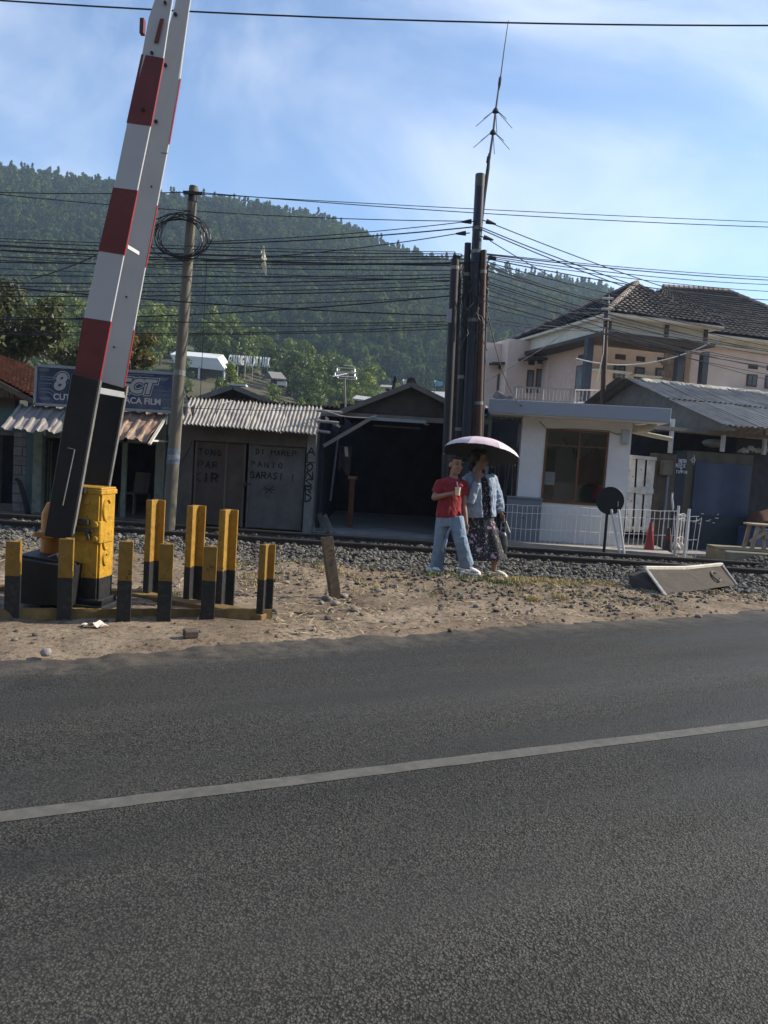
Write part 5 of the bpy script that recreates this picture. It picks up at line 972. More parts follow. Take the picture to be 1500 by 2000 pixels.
# --- food stall with big asbestos roof (right)
wy = R(17); wu = Vector((math.cos(wy), math.sin(wy), 0)); wv = Vector((-math.sin(wy), math.cos(wy), 0))
e0 = P(1412, 829, 16.0); wr = thing('stall_building', 'low stall with wide grey asbestos roof and dark open front at the right', 'stall', (e0.x + .5, 17.5, GB), wy)
asb = mat('asbestos_sheet', (.23, .225, .215), rough=.9, var=.2, scale=3, dirt=(.10, .10, .10), dscale=2.5, damt=.7, bump=.2, rnd=.16)
rz_ = P(1219, 738, 19.1); ridge = rz_; run = (ridge - e0)
Lr = 8.0
nsh = 8
for k in range(nsh):
    a, b = k * Lr / nsh - (.04 if k else 0), (k + 1) * Lr / nsh; dz = Vector((0, 0, .012 * (k % 2)))
    mb = MB(); mid = e0.lerp(ridge, .52)
    corr(mb, ridge + wu * a + dz, ridge + wu * b + dz, mid + wu * b + dz, mid + wu * a + dz, 7, .016, 8, 3, .006, .03); mb.build('roof_sheet', asb, wr)
    mb = MB(); corr(mb, mid + wu * a + dz + Vector((0, .08, .0)), mid + wu * b + dz + Vector((0, .08, .0)), e0 + wu * b + dz, e0 + wu * a + dz, 7, .016, 8, 3, .006, .03); mb.build('roof_sheet', asb, wr)
bke = ridge + wv * 2.9 + Vector((-.25, 0, -1.35))
for k in range(4):
    a, b = k * 2.0, k * 2.0 + 2.03; mb = MB(); corr(mb, ridge + wu * (a - .2), ridge + wu * b, bke + wu * b, bke + wu * (a - .2), 9, .025, 8, 3, .006); mb.build('roof_sheet', asb, wr)
# gable wall
gA = e0 + (ridge - e0) * .02 + wu * .28 + Vector((0, 0, -.06)); gR = ridge + wu * .28 + Vector((0, 0, -.09)); gB = bke + wu * .28 + Vector((0, 0, -.08))
zlow = e0.z - .10
mb = MB(); mb.prism([Vector((gA.x, gA.y, zlow)), gA, gR, gB, Vector((gB.x, gB.y, zlow))], wu * .12); mb.build('gable_wall', mat('rough_render', (.20, .19, .175), rough=.95, var=.22, scale=3, dirt=(.11, .10, .09), dscale=2.5, damt=.7, bump=.7, bscale=9), wr)
for k in range(14):
    mb = MB(); a = k * .56; c0 = ridge + wu * (a + .5) + Vector((0, 0, .05)); mb.sheet(lambda u, v: c0 + wu * (.6 * u) + wv * (.30 * (v - .5)) + Vector((0, 0, -.02 - .10 * abs(v - .5) * 2 + .012 * math.sin(9 * u + k))), 4, 4, thick=(0, 0, .015)); mb.build('ridge_cap', mat('pale_ridge_cap', (.36, .345, .31), rough=.9, var=.35, scale=4, rnd=.25), wr)
# front: beam, posts, low walls, panels  (plane a little behind the eave)
fp = e0 + wv * .55 + wu * -.55; fp.z = 0
def wpt(u, d, z): return Vector((fp.x, fp.y, 0)) + wu * u + wv * d + Vector((0, 0, z))
def wbx(mb, u0_, u1_, d0, d1, z0, z1):
    c = [wpt(u, d, z) for z in (z0, z1) for u, d in ((u0_, d0), (u1_, d0), (u1_, d1), (u0_, d1))]
    mb.add(c, [(3, 2, 1, 0), (4, 5, 6, 7), (0, 1, 5, 4), (1, 2, 6, 5), (2, 3, 7, 6), (3, 0, 4, 7)]); return mb
def uof(px, py, d=0):
    n = wv; o = wpt(0, d, 0); r_ = ray(px, py); t = (o - CAMP).dot(n) / r_.dot(n); q = CAMP + r_ * t; return (q - o).dot(wu), q.z
zE = e0.z - .08
wbx(MB(), uof(1228, 850)[0], 6, -.05, .03, uof(1360, 850)[1] + .05, uof(1360, 850)[1] + .13).build('eave_beam', _MATS['grey_board'], wr)
pst_m = mat('pale_post', (.45, .46, .47), rough=.6, var=.15)
for px, p0y, p1y in ((1308, 832, 885), (1410, 850, 882), (1491, 850, 888)):
    u, z0 = uof(px, p1y); _, z1 = uof(px, p0y); wbx(MB(), u - .035, u + .035, -.04, .03, z0 if px < 1400 else z0, z1 + .15).build('post', pst_m, wr)
u0_, z_ = uof(1284, 885); u1_, _ = uof(1322, 885)
wbx(MB(), u0_, u1_, .0, .25, GB, z_).build('brick_pier', mat('mossy_pier', (.10, .08, .058), rough=.95, var=.35, scale=4, dirt=(.08, .075, .06), dscale=3, bump=.6), wr)
mu0, mz0 = uof(1292, 928, -.1); mu1, mz1 = uof(1315, 900, -.1); wbx(MB(), mu0, mu1, -.12, 0, mz0, mz1).build('meter_box', mat('brown_meter', (.14, .115, .085), rough=.7, var=.2), wr, bevel=.02)
mbp = MB(); a = uof(1306, 925, -.08); mbp.tube([wpt(a[0], -.06, GB), wpt(a[0] + .01, -.06, a[1])], .025, 8); mbp.build('conduit', mat('blue_grey_conduit', (.16, .20, .27), rough=.5), wr)
u2, zt = uof(1344, 882); wbx(MB(), u1_ + .005, u2, .02, .2, GB, zt).build('chalk_board', mat('dark_slate_board', (.03, .032, .045), rough=.8, var=.2), wr)
u3, _ = uof(1474, 900); wbx(MB(), u2 + .005, u3, .04, .22, GB, uof(1400, 884)[1]).build('front_wall', mat('olive_wall', (.085, .08, .06), rough=.9, var=.3, scale=3, bump=.3), wr)
ub0, zb0 = uof(1345, 1050); ub1, zb1 = uof(1468, 910); mbp = MB(); mbp.sheet(lambda a, b: wpt(ub0 + (ub1 - ub0) * a, -.0 - .02 * math.sin(9 * a), (zb1 + .0) + (GB + .08 - zb1) * b + .012 * math.sin(13 * a)), 20, 6, thick=wv * .012); mbp.build('blue_tarp', mat('blue_tarp', (.028, .045, .09), rough=.55, var=.2, scale=3, dirt=(.03, .04, .07), dscale=2), wr)
wbx(MB(), ub0 + .02, ub1, -.035, -.022, GB + .05, uof(1400, 1008)[1]).build('dark_skirt', mat('dark_tarp', (.02, .028, .04), rough=.6, var=.3), wr)
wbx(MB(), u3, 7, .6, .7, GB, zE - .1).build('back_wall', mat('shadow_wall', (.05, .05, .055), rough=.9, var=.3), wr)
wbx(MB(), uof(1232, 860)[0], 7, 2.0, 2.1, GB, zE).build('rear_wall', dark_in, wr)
wbx(MB(), uof(1232, 860)[0], 7, -.8, 2.0, GB - .1, GB + .04).build('floor_slab', _MATS['concrete_floor'], wr)
chalk = mat('chalk', (.6, .62, .66), rough=.9, var=.1)
mbp = MB()
for s_, px, py, hg, wd in (('IBERA', 1325, 903, .075, .035), ('BEEPIE', 1319, 912, .075, .034), ('N', 1330, 917, .05, .03), ('TIPPIN', 1321, 924, .06, .034)):
    u, z = uof(px, py); scrawl(mbp, s_, wpt(u, .012, z), wu, up_, hg, wd, .012, .011)
u, z = uof(1350, 905); scrawl(mbp, '>', wpt(u, .012 if False else .03, z), wu, up_, .16, .11, .01, .012); mbp.build('chalk_writing', chalk, wr, kind='stuff')
mbp = MB(); rng2 = random.Random(3)
for k in range(14):
    u, z = uof(1350 + rng2.random() * 55, 1003 + rng2.random() * 20); wbx(mbp, u, u + .03 + .05 * rng2.random(), -.042, -.037, z, z + .015)
mbp.build('paint_flecks', chalk, wr, kind='stuff')
sk = mat('white_sack', (.20, .20, .20), rough=.8, var=.2, scale=6, rnd=.2)
mbp = MB(); a = uof(1394, 866, .3); mbp.ball(wpt(a[0], .3, a[1]), (.26, .12, .10), 12, 8); solo(mbp, 'grey_sack', sk, 'grey bulging sack on top of the stall wall', 'sack', smooth=True)
for k, px in enumerate((1452, 1466, 1480, 1497, 1510)):
    mbp = MB(); a = uof(px, 880 - (k % 2) * 4, .15); mbp.sheet(lambda u, v: wpt(a[0] - .1 + .2 * u, .08 + .14 * v, a[1] - .03 + .07 * math.sin(3.1 * u) * math.sin(3.1 * v) + .035 * math.sin(23 * u + 9 * v + k)), 9, 5, thick=(0, 0, .005)); solo(mbp, 'plastic_bundle', mat('dull_white_plastic', (.5, .48, .44), rough=.6, var=.25), '%s crumpled white plastic bundle from the left on the stall wall top' % ('first', 'second', 'third', 'fourth', 'fifth')[k], 'bundle', 'white bundles on the stall wall', smooth=False)
# covered cart, slab, sawhorse
a = uof(1480, 1005, -.3); ct_ = wpt(a[0] + .15, -.35, GB)
cv = thing('covered_cart', 'food cart with blue lower box and brown cloth cover in the stall', 'cart', ct_, wy)
mbp = MB(); q = Matrix.Translation(ct_) @ Matrix.Rotation(wy, 4, 'Z'); mbp.box((-.42, -.25, .1), (.6, .3, .60)); mbp.xform(q).build('box', mat('blue_cart', (.035, .06, .16), rough=.5, var=.2), cv, bevel=.02)
mbp = MB(); mbp.sheet(lambda u, v: (-.38 + .95 * u, -.27 + .57 * v, .60 + .42 * (math.sin(math.pi * max(.04, min(.96, u))) ** .45) * (math.sin(math.pi * max(.05, min(.95, v))) ** .4) + .015 * math.sin(14 * u)), 16, 8); mbp.xform(q).build('cover', mat('brown_cover', (.09, .042, .027), rough=.9, var=.3), cv, smooth='all')
for x in (-.3, .45): mbp = MB(); mbp.tube([(x, -.27, .1), (x, -.23, .1)], .1, 14); mbp.xform(q).build('wheel', blackp, cv)
sl = G(1415, 1096, -.1); mbp = MB(); mbp.box((sl.x, sl.y, -.2), (sl.x + 2.6, sl.y + .9, .10)); conc = mat('slab_concrete', (.25, .22, .15), rough=.9, var=.2, scale=4, dirt=(.15, .13, .09), dscale=3, bump=.4)
sb_ = thing('concrete_step', 'thick concrete slab step at the right edge behind the rails', 'step', (sl.x + 1.3, sl.y + .45, -.2))
mbp.build('block', conc, sb_, bevel=.02)
mbp = MB(); mbp.box((sl.x - .0, sl.y + .15, .101), (sl.x + 2.6, sl.y + .9, .13)); mbp.build('top_slab', conc, sb_, bevel=.01)
hs = thing('wooden_sawhorse', 'rough wooden sawhorse bench on the concrete step at the right edge', 'bench', (sl.x + .75, sl.y + .5, .13))
rw = mat('raw_wood', (.36, .29, .20), rough=.85, var=.25, scale=6, rnd=.12)
hx0 = XAT(1463, 1080, sl.y + .4); yy = sl.y + .35
for p_, q_ in (((hx0 + .02, yy, .13), (hx0 + .10, yy, .60)), ((hx0 + .26, yy, .13), (hx0 + .20, yy, .60)), ((hx0 + .0, yy + .3, .13), (hx0 + .08, yy + .3, .60)), ((hx0 + 1.0, yy, .13), (hx0 + .95, yy, .60)), ((hx0 + 1.0, yy + .3, .13), (hx0 + .95, yy + .3, .60))): mbp = MB(); mbp.beam(p_, q_, .07, .05, up=(0, 1, 0)); mbp.build('leg', rw, hs)
mbp = MB(); mbp.beam((hx0 - .06, yy - .05, .28), (hx0 + .26, yy - .05, .50), .06, .04, up=(0, 1, 0)); mbp.build('brace', rw, hs)
mbp = MB(); mbp.beam((hx0 + .22, yy - .04, .40), (hx0 + 1.0, yy - .04, .40), .05, .08); mbp.build('rail', rw, hs)
for k in range(3): mbp = MB(); mbp.box((hx0 - .02, yy - .06 + k * .15, .60), (hx0 + 1.15, yy + .075 + k * .15, .635)); mbp.build('top_plank', rw, hs)
# ------------------------------------------------------------------ poles and overhead cables
pblack = mat('tarred_pole', (.02, .02, .023), rough=.55, var=.35, scale=5, stretch=(1, 1, .2), dirt=(.035, .035, .04), dscale=3, damt=.6)
pbrown = mat('rusty_pole', (.06, .032, .022), rough=.55, var=.4, scale=5, stretch=(1, 1, .2), dirt=(.12, .07, .045), dscale=4, damt=.6)
pblue = mat('blue_painted_pole', (.022, .028, .042), rough=.4, var=.3, scale=4, stretch=(1, 1, .2), dirt=(.05, .05, .055), dscale=4, damt=.5)
pconc = mat('concrete_pole', (.15, .135, .105), rough=.85, var=.25, scale=4, stretch=(1, 1, .3), dirt=(.12, .11, .09), dscale=3, damt=.6, bump=.2)
def pole(bx, by_, Y, tx, ty, r0, r1, m_, label, bands=(), group='poles in the cable cluster'):
    b = P(bx, by_, Y); b.z = GB - .05; t_ = P(tx, ty, Y); o = thing('utility_pole', label, 'utility pole', b, 0, group)
    n = 6; mb = MB(); pts = [b.lerp(t_, i_ / n) for i_ in range(n + 1)]
    rr = [r0 + (r1 - r0) * i_ / n for i_ in range(n + 1)]; mb.tube(pts, rr, 14); sh = mb.build('shaft', m_, o, smooth=True)
    for f in bands:
        q = b.lerp(t_, f); d = (t_ - b).normalized(); r_ = r0 + (r1 - r0) * f + .006; mb = MB(); mb.tube([q - d * .03, q + d * .03], r_, 14); mb.build('band', _MATS['mast_steel'], sh)
    return o, b, t_
o1, b1, t1_ = pole(902, 1040, 14.3, 938, 341, .112, .085, pblue, 'tallest blue black steel pole of the cluster, reaching far above the others', (.62, .80, .86))
mb = MB(); mb.tube([t1_ - (t1_ - b1).normalized() * .22, t1_ + Vector((0, 0, .004))], .088, 14); mb.build('cap_sleeve', mat('green_grey_sleeve', (.09, .10, .09), rough=.6, var=.2), o1, smooth=True)
pole(866, 1040, 14.1, 889, 506, .085, .075, pblack, 'black pole at the left edge of the pole cluster with a pale tag', (.97,))
pole(879, 1040, 14.5, 896, 512, .07, .06, pbrown, 'thin brown pole second from the left in the pole cluster')
pole(889, 1040, 14.35, 914, 475, .085, .06, pblack, 'black pole with rounded top just left of the tallest pole', (.40, .57, .9))
pole(920, 1040, 14.6, 931, 515, .07, .055, pbrown, 'brown pole half hidden behind the tallest pole')
pole(929, 1040, 14.25, 945, 489, .085, .055, pbrown, 'rusty brown pole with round cap at the right of the cluster', (.5, .93))
pole(934, 1040, 14.55, 951, 520, .05, .045, pblack, 'thinnest black pole at the right edge of the cluster')
mb = MB(); a = P(881, 605, 14.0); mb.box((a.x - .07, 14.02, a.z - .22), (a.x + .02, 14.035, a.z + .02)); solo(mb, 'pole_tag', mat('pale_tag', (.30, .30, .34), rough=.6), 'pale square tag fixed on the left pole of the cluster', 'tag')
o2, b2, t2_ = pole(328, 1035, 13.9, 378, 366, .122, .078, pconc, 'tall pale concrete utility pole with a cable coil in front of the garage', (.47, .475), None)
mb = MB(); d = (t2_ - b2).normalized(); mb.tube([t2_ - d * .25, t2_ + d * .02], [.092, .07], 14); mb.build('pole_cap', pblack, o2, smooth=True)
mb = MB(); q = P(377, 377, 13.8); mb.beam(q + Vector((-.17, 0, 0)), q + Vector((.17, 0, 0)), .05, .05); mb.build('cross_bracket', pblack, o2)
blu = mat('blue_pole_paint', (.13, .165, .20), rough=.8, var=.35, scale=9, dirt=(.2, .19, .16), dscale=7, damt=.9)
q = b2.lerp(t2_, .23); mb = MB(); mb.tube([q - d * .14, q + d * .14], [.118, .113], 14, cap=False); mb.build('painted_band', blu, o2, smooth=True)
piece('pole_number', text_mesh('35', .12, mat('faded_number', (.34, .36, .38), rough=.8), .002, 'pole_number', .004), o2, q + Vector((-.07, -.122, -.06)), basis=FACE)
# coil of spare cable on that pole
cc = thing('cable_coil', 'loose coil of black cable hung on the concrete pole', 'cable coil', P(352, 505, 13.7))
for k in range(9):
    c = P(352 + random.uniform(-9, 9), 464 + random.uniform(-6, 6), 13.68 + .02 * k); rx = (.30 + .13 * random.random()) * 1.0; rz2 = .33 + .07 * random.random(); pts = []
    for i_ in range(29):
        a = 2 * math.pi * i_ / 28; pts.append(c + Vector((rx * 1.15 * math.cos(a), .03 * math.sin(a * 2 + k), rz2 * math.sin(a) + .02 * math.sin(3 * a + k))))
    mb = MB(); mb.tube(pts, .0085, 5, cap=False); mb.build('loop', blackp, cc)
# small rusty pole in front of the house
o3, b3, t3_ = pole(1170, 1000, 19.0, 1186, 577, .075, .06, pbrown, 'short rusty pole with pale insulators in front of the tile roofed house', (.9, .97), None)
for k, dz in enumerate((.1, .35, .6)):
    mb = MB(); q = t3_ - Vector((0, .08, dz)); mb.tube([q + Vector((-.13, 0, 0)), q + Vector((.13, 0, .02))], .03, 8); mb.build('insulator', wht, o3)
mb = MB(); mb.tube([P(1181, 640, 18.9), P(1178, 690, 18.85), P(1169, 730, 18.85), P(1163, 752, 18.9)], .012, 5); mb.build('cable', brk, o3)
# whip antenna on the tall pole
an = thing('whip_antenna', 'tall whip antenna with two sets of radial rods above the pole cluster', 'antenna', P(942, 430, 14.45))
anm = mat('antenna_steel', (.10, .11, .13), rough=.5, var=.2, metal=.3)
def ap_(px, py): return P(px, py, 14.45)
mb = MB(); mb.tube([ap_(938, 450), ap_(946, 380), ap_(953, 330), ap_(956, 300)], [.035, .035, .033, .022], 8); mb.build('mast', pblack, an, smooth=True)
mb = MB(); mb.tube([ap_(953, 318), ap_(955, 306)], .035, 8); mb.build('clamp', pblack, an)
mb = MB(); mb.tube([ap_(956, 308), ap_(963, 260), ap_(968, 216), ap_(975, 165)], [.022, .02, .018, .014], 8); mb.build('lower_rod', anm, an, smooth=True)
mb = MB(); mb.tube([ap_(974, 176), ap_(975.5, 165), ap_(977, 153), ap_(978, 148)], [.012, .027, .027, .010], 8); mb.build('coil', pblack, an, smooth=True)
mb = MB(); mb.tube([ap_(978, 150), ap_(985, 95), ap_(993, 40)], [.012, .010, .007], 6); mb.build('whip', anm, an)
for hx_, hy_ in ((968, 216), (963, 258)):
    mb = MB(); q = ap_(hx_, hy_); mb.tube([q + Vector((0, 0, .05)), q + Vector((0, 0, .01)), q + Vector((0, 0, -.03))], [.02, .05, .065], 10); mb.build('hub', pblack, an, smooth=True)
    for ang in (12, 75, 165, 228, 300):
        mb = MB(); dv_ = Vector((math.cos(R(ang)), math.sin(R(ang)), 0)); mb.tube([q + dv_ * .05 + Vector((0, 0, -.02)), q + dv_ * .34 + Vector((0, 0, -.26))], .0065, 4); mb.build('radial', anm, an)
mb = MB(); mb.tube([ap_(954, 325), ap_(951, 345), ap_(945, 365), ap_(943, 390)], .009, 5); mb.build('feed_cable', pblack, an)
# tall thin cables
cab = mat('black_cable', (.012, .013, .016), rough=.5, var=.1)
def wire(p0, p1, sag, r_=.009, label='', grp=None, n=18, name='overhead_cable'):
    p0 = Vector(p0); p1 = Vector(p1); pts = [p0.lerp(p1, i_ / n) + Vector((0, 0, -sag * 4 * (i_ / n) * (1 - i_ / n))) for i_ in range(n + 1)]
    mb = MB(); mb.tube(pts, r_, 5); return solo(mb, name, cab, label, 'cable', grp)
ORD = 'first second third fourth fifth sixth seventh eighth ninth tenth eleventh twelfth thirteenth fourteenth fifteenth sixteenth seventeenth eighteenth nineteenth twentieth twenty-first twenty-second twenty-third'.split()
GL = 'cables strung left from the pole cluster'; LL = 'black overhead cable joining the pole cluster %s from the top on its left side'
left = [(468, 492), (473, 496), (478, 500), (482, 507), (487, 512), (490, 519), (506, 503), (512, 528), (520, 515), (528, 548), (545, 536), (560, 541), (566, 548), (574, 556), (588, 562), (602, 578), (621, 628), (635, 575), (644, 632), (660, 640), (553, 617), (498, 549), (652, 634)]
for k, (yl, yr) in enumerate(left):
    x0 = -170; yl2 = yl - 11; Y1 = 14.2 + .25 * (k % 4)
    wire(P(x0, yl2, 13.0 + .3 * (k % 5)), P(889 + 10 * (k % 5), yr, Y1), .04 + .10 * random.random(), (.007, .009, .012)[k % 3], LL % ORD[sorted(range(len(left)), key=lambda q: left[q][1]).index(k)], GL)
wire(P(-170, 369, 13.9), P(378, 375, 13.85), .05, .009, 'cable from the left frame edge to the top of the concrete pole')
wire(P(378, 375, 13.85), P(1700, 449, 16.5), .10, .008, 'long cable from the concrete pole top crossing the sky past the tallest pole')
wire(P(378, 378, 13.85), P(1700, 441, 16.8), .04, .007, 'second long cable from the concrete pole top, just above its twin at the right')
wire(P(-170, 360, 13.9), P(912, 432, 14.2), .14, .008, 'cable that passes below the concrete pole top and ends at the upper left insulator')
wire(P(405, 472, 13.8), P(910, 433, 14.2), .05, .008, 'cable rising from the cable coil to the upper left insulator')
wire(P(405, 476, 13.8), P(926, 443, 14.25), .05, .012, 'thick cable rising from the coil to the tallest pole')
wire(P(300, 512, 13.8), P(895, 456, 14.2), .10, .009, 'cable rising to the lower left insulator of the tallest pole')
wire(P(60, 545, 14.2), P(205, 490, 13.6), .04, .01, 'cable slanting up behind the barrier arm from the dark tree')
wire(P(205, 490, 13.6), P(372, 412, 13.8), -.14, .01, 'cable arching from behind the barrier arm up to the coil pole')
wire(P(-260, -18, 11.5), P(1760, 48, 11.5), .16, .012, 'thick cable crossing the sky along the top of the picture')
wire(P(404, 505, 13.8), P(390, 800, 15.2), .0, .006, 'thin cable dropping straight from the coil to the garage roof')
wire(P(620, 802, 15.6), P(330, 795, 14.9), .02, .006, 'thin cable along the front of the zinc garage roof')
GR = 'cables strung right from the pole cluster'; LR = 'black overhead cable leaving the pole cluster %s from the top on its right side'
wire(P(962, 437, 14.2), P(1700, 660, 21), .25, .009, 'uppermost cable falling right from the tallest pole insulator')
wire(P(935, 442, 14.2), P(1700, 668, 20.6), .30, .010, 'cable falling right just below the upper right insulator')
wire(P(935, 446, 14.2), P(1700, 672, 20.6), .36, .010, 'third cable falling right below the upper right insulator')
wire(P(957, 470, 14.2), P(1115, 560, 17), .02, .009, 'cable falling steeply right from the lower right insulator')
right = [(495, 548, .10, 1700), (497, 553, .12, 1700), (500, 556, .2, 1700), (502, 575, .18, 1700), (505, 590, .25, 1700), (512, 640, .3, 1700), (520, 668, .35, 1700), (528, 675, .3, 1700), (540, 700, .35, 1700), (548, 706, .3, 1700), (553, 712, .32, 1700), (566, 745, .3, 1700), (575, 700, .25, 1700), (588, 738, .25, 1700), (600, 730, .2, 1700), (508, 585, .12, 1190), (516, 590, .1, 1190), (560, 604, .1, 1190), (585, 610, .1, 1190), (622, 640, .06, 1190), (630, 646, .05, 1190)]
for k, (y0, y1, sg, x1) in enumerate(right):
    a = P(946 + 3 * (k % 3), y0, 14.3 + .1 * (k % 3)); b = P(x1, y1, 21.5 + .5 * (k % 3)) if x1 > 1500 else P(1184, y1, 18.95)
    wire(a, b, sg, (.008, .011, .009)[k % 3], LR % ORD[sorted(range(len(right)), key=lambda q: right[q][0]).index(k)], GR)
right2 = [(590, 640), (600, 690), (612, 700), (640, 720), (650, 765), (660, 742)]
for k, (y0, y1) in enumerate(right2): wire(P(1186, y0, 18.95), P(1700, y1 + 20, 22), .12, .008, 'cable leaving the short rusty pole %s from the top across the house front' % ORD[k], 'cables from the short rusty pole')
wire(P(950, 600, 14.3), P(1026, 798, 15.2), .35, .009, 'slack cable drooping from the pole cluster to the booth roof')
wire(P(920, 760, 14.4), P(1118, 640, 20), .06, .009, 'cable climbing from the pole cluster towards the house eave')
wire(P(1125, 700, 26.5), P(1415, 655, 27.5), .55, .02, 'pale striped cable sagging across the house balcony') .data.materials[0] = mat('pale_cable', (.5, .5, .5), rough=.5)
for px, py, dx, lb_ in ((911, 433, -1, 'black cable insulator left of the tallest pole, upper'), (900, 456, -1, 'black cable insulator left of the tallest pole, lower'), (959, 435, 1, 'black cable insulator right of the tallest pole, upper'), (954, 466, 1, 'black cable insulator right of the tallest pole, lower')):
    q = P(px, py, 14.2); mb = MB(); e = Vector((.09 * dx, 0, -.02 if dx > 0 else -.01)); mb.tube([q - e, q - e * .5, q + e], [.045, .04, .014], 8); mb.tube([q - e * 1.8, q - e], .01, 5); solo(mb, 'cable_insulator', pblack, lb_, 'insulator', 'cable insulators', smooth=True)
# tangle of drop wires on the cluster
for k in range(26):
    x = 886 + random.random() * 66; y = 500 + random.random() * 150; pts = []; q = P(x, y, 14.05 + random.random() * .25)
    for i_ in range(7): pts.append(q + Vector((.07 * math.sin(i_ * 1.3 + k), .04 * math.cos(i_ + k), -.11 * i_ + .04 * math.sin(k * i_))))
    mb = MB(); mb.tube(pts, .007, 4); solo(mb, 'drop_wire', cab, 'curly black drop wire dangling among the cluster poles', 'wire', 'drop wires on the pole cluster')
# splice boxes
for px, py, lb_ in ((962, 504, 'small black splice box on the cables right of the cluster'), (892, 502, 'small black splice box at the top of the left cluster pole')):
    q = P(px, py, 14.1); mb = MB(); mb.obox(q, (.14, .07, .06), Matrix.Rotation(.15, 3, 'Y')); solo(mb, 'splice_box', pblack, lb_, 'cable box', 'splice boxes', bevel=.01)
# torn kite caught in the cables
kt = thing('torn_kite', 'torn pale yellow kite caught upright in the cables above the garage', 'kite', P(515, 540, 13.9)); ktm = mat('kite_paper', (.72, .68, .50), rough=.7, var=.12, scale=5)
for nm, pl in (('upper_wing', ((510, 492), (513, 482), (516, 481), (518, 497), (521, 507), (515, 508), (511, 503), (512, 497))), ('lower_wing', ((513, 510), (519, 510), (521, 520), (520, 537), (516, 533), (514, 526), (510, 517)))):
    mb = MB(); mb.prism([P(x, y, 13.9 + .03 * ((x * 7 + y) % 3)) for x, y in pl], (0, .006, 0)); mb.build(nm, ktm, kt)
mb = MB(); mb.tube([P(515, 480, 13.89), P(517, 508, 13.88), P(519, 538, 13.89)], .006, 5); mb.build('spar', brk, kt)
# ------------------------------------------------------------------ two storey peach house
hy = R(15); hu = Vector((math.cos(hy), math.sin(hy), 0)); hv = Vector((-math.sin(hy), math.cos(hy), 0)); HO = Vector((7.51, 28, 0))
def H(u, v, z): return HO + hu * u + hv * v + Vector((0, 0, z))
ho = thing('peach_house', 'two storey peach house with brown tile hip roof behind the booth', 'house', H(4, 4, -.1), hy)
def hb_(mb, u0, u1, v0, v1, z0, z1):
    c = [H(u, v, z) for z in (z0, z1) for u, v in ((u0, v0), (u1, v0), (u1, v1), (u0, v1))]
    mb.add(c, [(3, 2, 1, 0), (4, 5, 6, 7), (0, 1, 5, 4), (1, 2, 6, 5), (2, 3, 7, 6), (3, 0, 4, 7)]); return mb
peach = mat('peach_wall', (.74, .61, .52), rough=.85, var=.07, scale=2, dirt=(.66, .51, .44), dscale=1.2, damt=.4)
peach2 = mat('rough_peach_wall', (.60, .45, .37), rough=.95, var=.12, scale=7, bump=.4)
cream = mat('cream_fascia', (.70, .69, .60), rough=.8, var=.08, scale=2, dirt=(.35, .34, .29), dscale=1.5, damt=.4)
dkcol = mat('dark_blue_column', (.045, .055, .075), rough=.6, var=.15)
clad = mat('stone_cladding', (.26, .20, .165), rough=.9, var=.35, scale=5, bump=.4, rnd=.22)
hroof = mat('brown_roof_tile', (.055, .045, .041), rough=.75, var=.35, scale=4, dirt=(.09, .078, .072), dscale=2.5, damt=.5, bump=.15)
trim = mat('dark_brown_trim', (.06, .048, .042), rough=.7, var=.2)
ZE = 7.16
# roof planes: pyramid wing and main hip
apx = H(3.2, 3.4, 9.15); c0, c1, c2, c3 = H(0, 0, ZE), H(5.0, 0, ZE), H(5.0, 8.1, ZE), H(0, 8.1, ZE)
def tri_tiles(mb, A, B, top, cols, rows_):
    """pantiles on a triangle: A,B at the eave, top the apex"""
    n = (B - A).cross(top - A).normalized()
    if n.z < 0: n = -n
    vs_, fs_ = [], []
    for r_ in range(rows_):
        e0_, e1_ = r_ / rows_, min(1, (r_ + 1.03) / rows_)
        L0, R0, L1, R1 = A.lerp(top, e0_), B.lerp(top, e0_), A.lerp(top, e1_), B.lerp(top, e1_); wd = (B - A).length; nc = max(2, int(cols * (1 - e0_) * 4)); o = len(vs_)
        for (LL_, RR_, lift) in ((L0, R0, .045), (L1, R1, .0)):
            for c in range(nc + 1):
                p = LL_.lerp(RR_, c / nc); s_ = (p - A).dot((B - A).normalized()); vs_.append(p + n * (lift + .045 * abs(math.sin(math.pi * s_ / .24))))
        for c in range(nc): fs_.append((o + c, o + c + 1, o + nc + 2 + c, o + nc + 1 + c))
    mb.add(vs_, fs_); mb.add([A, B, top], [(0, 1, 2)]); return mb
for nm, a, b in (('roof_front', c0, c1), ('roof_left', c3, c0), ('roof_right', c1, c2), ('roof_back', c2, c3)):
    mb = MB(); tri_tiles(mb, a, b, apx, 21 if nm == 'roof_front' else 24, 15); mb.build('roof_slope', hroof, ho)
m0, m1 = H(5.9, 5.6, 9.72), H(9.2, 5.6, 9.92); e0_, e1_, e2_, e3_ = H(2.4, 1.5, ZE + .02), H(13.4, 1.5, ZE + .02), H(13.4, 10.6, ZE), H(2.4, 10.6, ZE)
mb = MB(); tile_roof(mb, m0, m1, e1_, e0_, 36, 20, .045, .045); mb.build('roof_slope', hroof, ho)
mb = MB(); tri_tiles(mb, e1_, e2_, m1, 30, 18); mb.build('roof_slope', hroof, ho)
mb = MB(); tri_tiles(mb, e3_, e0_, m0, 30, 18); mb.build('roof_slope', hroof, ho)
mb = MB(); mb.add([m0, m1, e2_, e3_], [(0, 1, 2, 3)]); mb.build('roof_slope', hroof, ho)
rc = mat('ridge_tile_worn', (.26, .215, .18), rough=.8, var=.35, scale=6, rnd=.4)
cap = MB().tube([(0, 0, -.02), (0, 0, .26)], [.13, .105], 8).mesh('ridge_tile', rc, True)
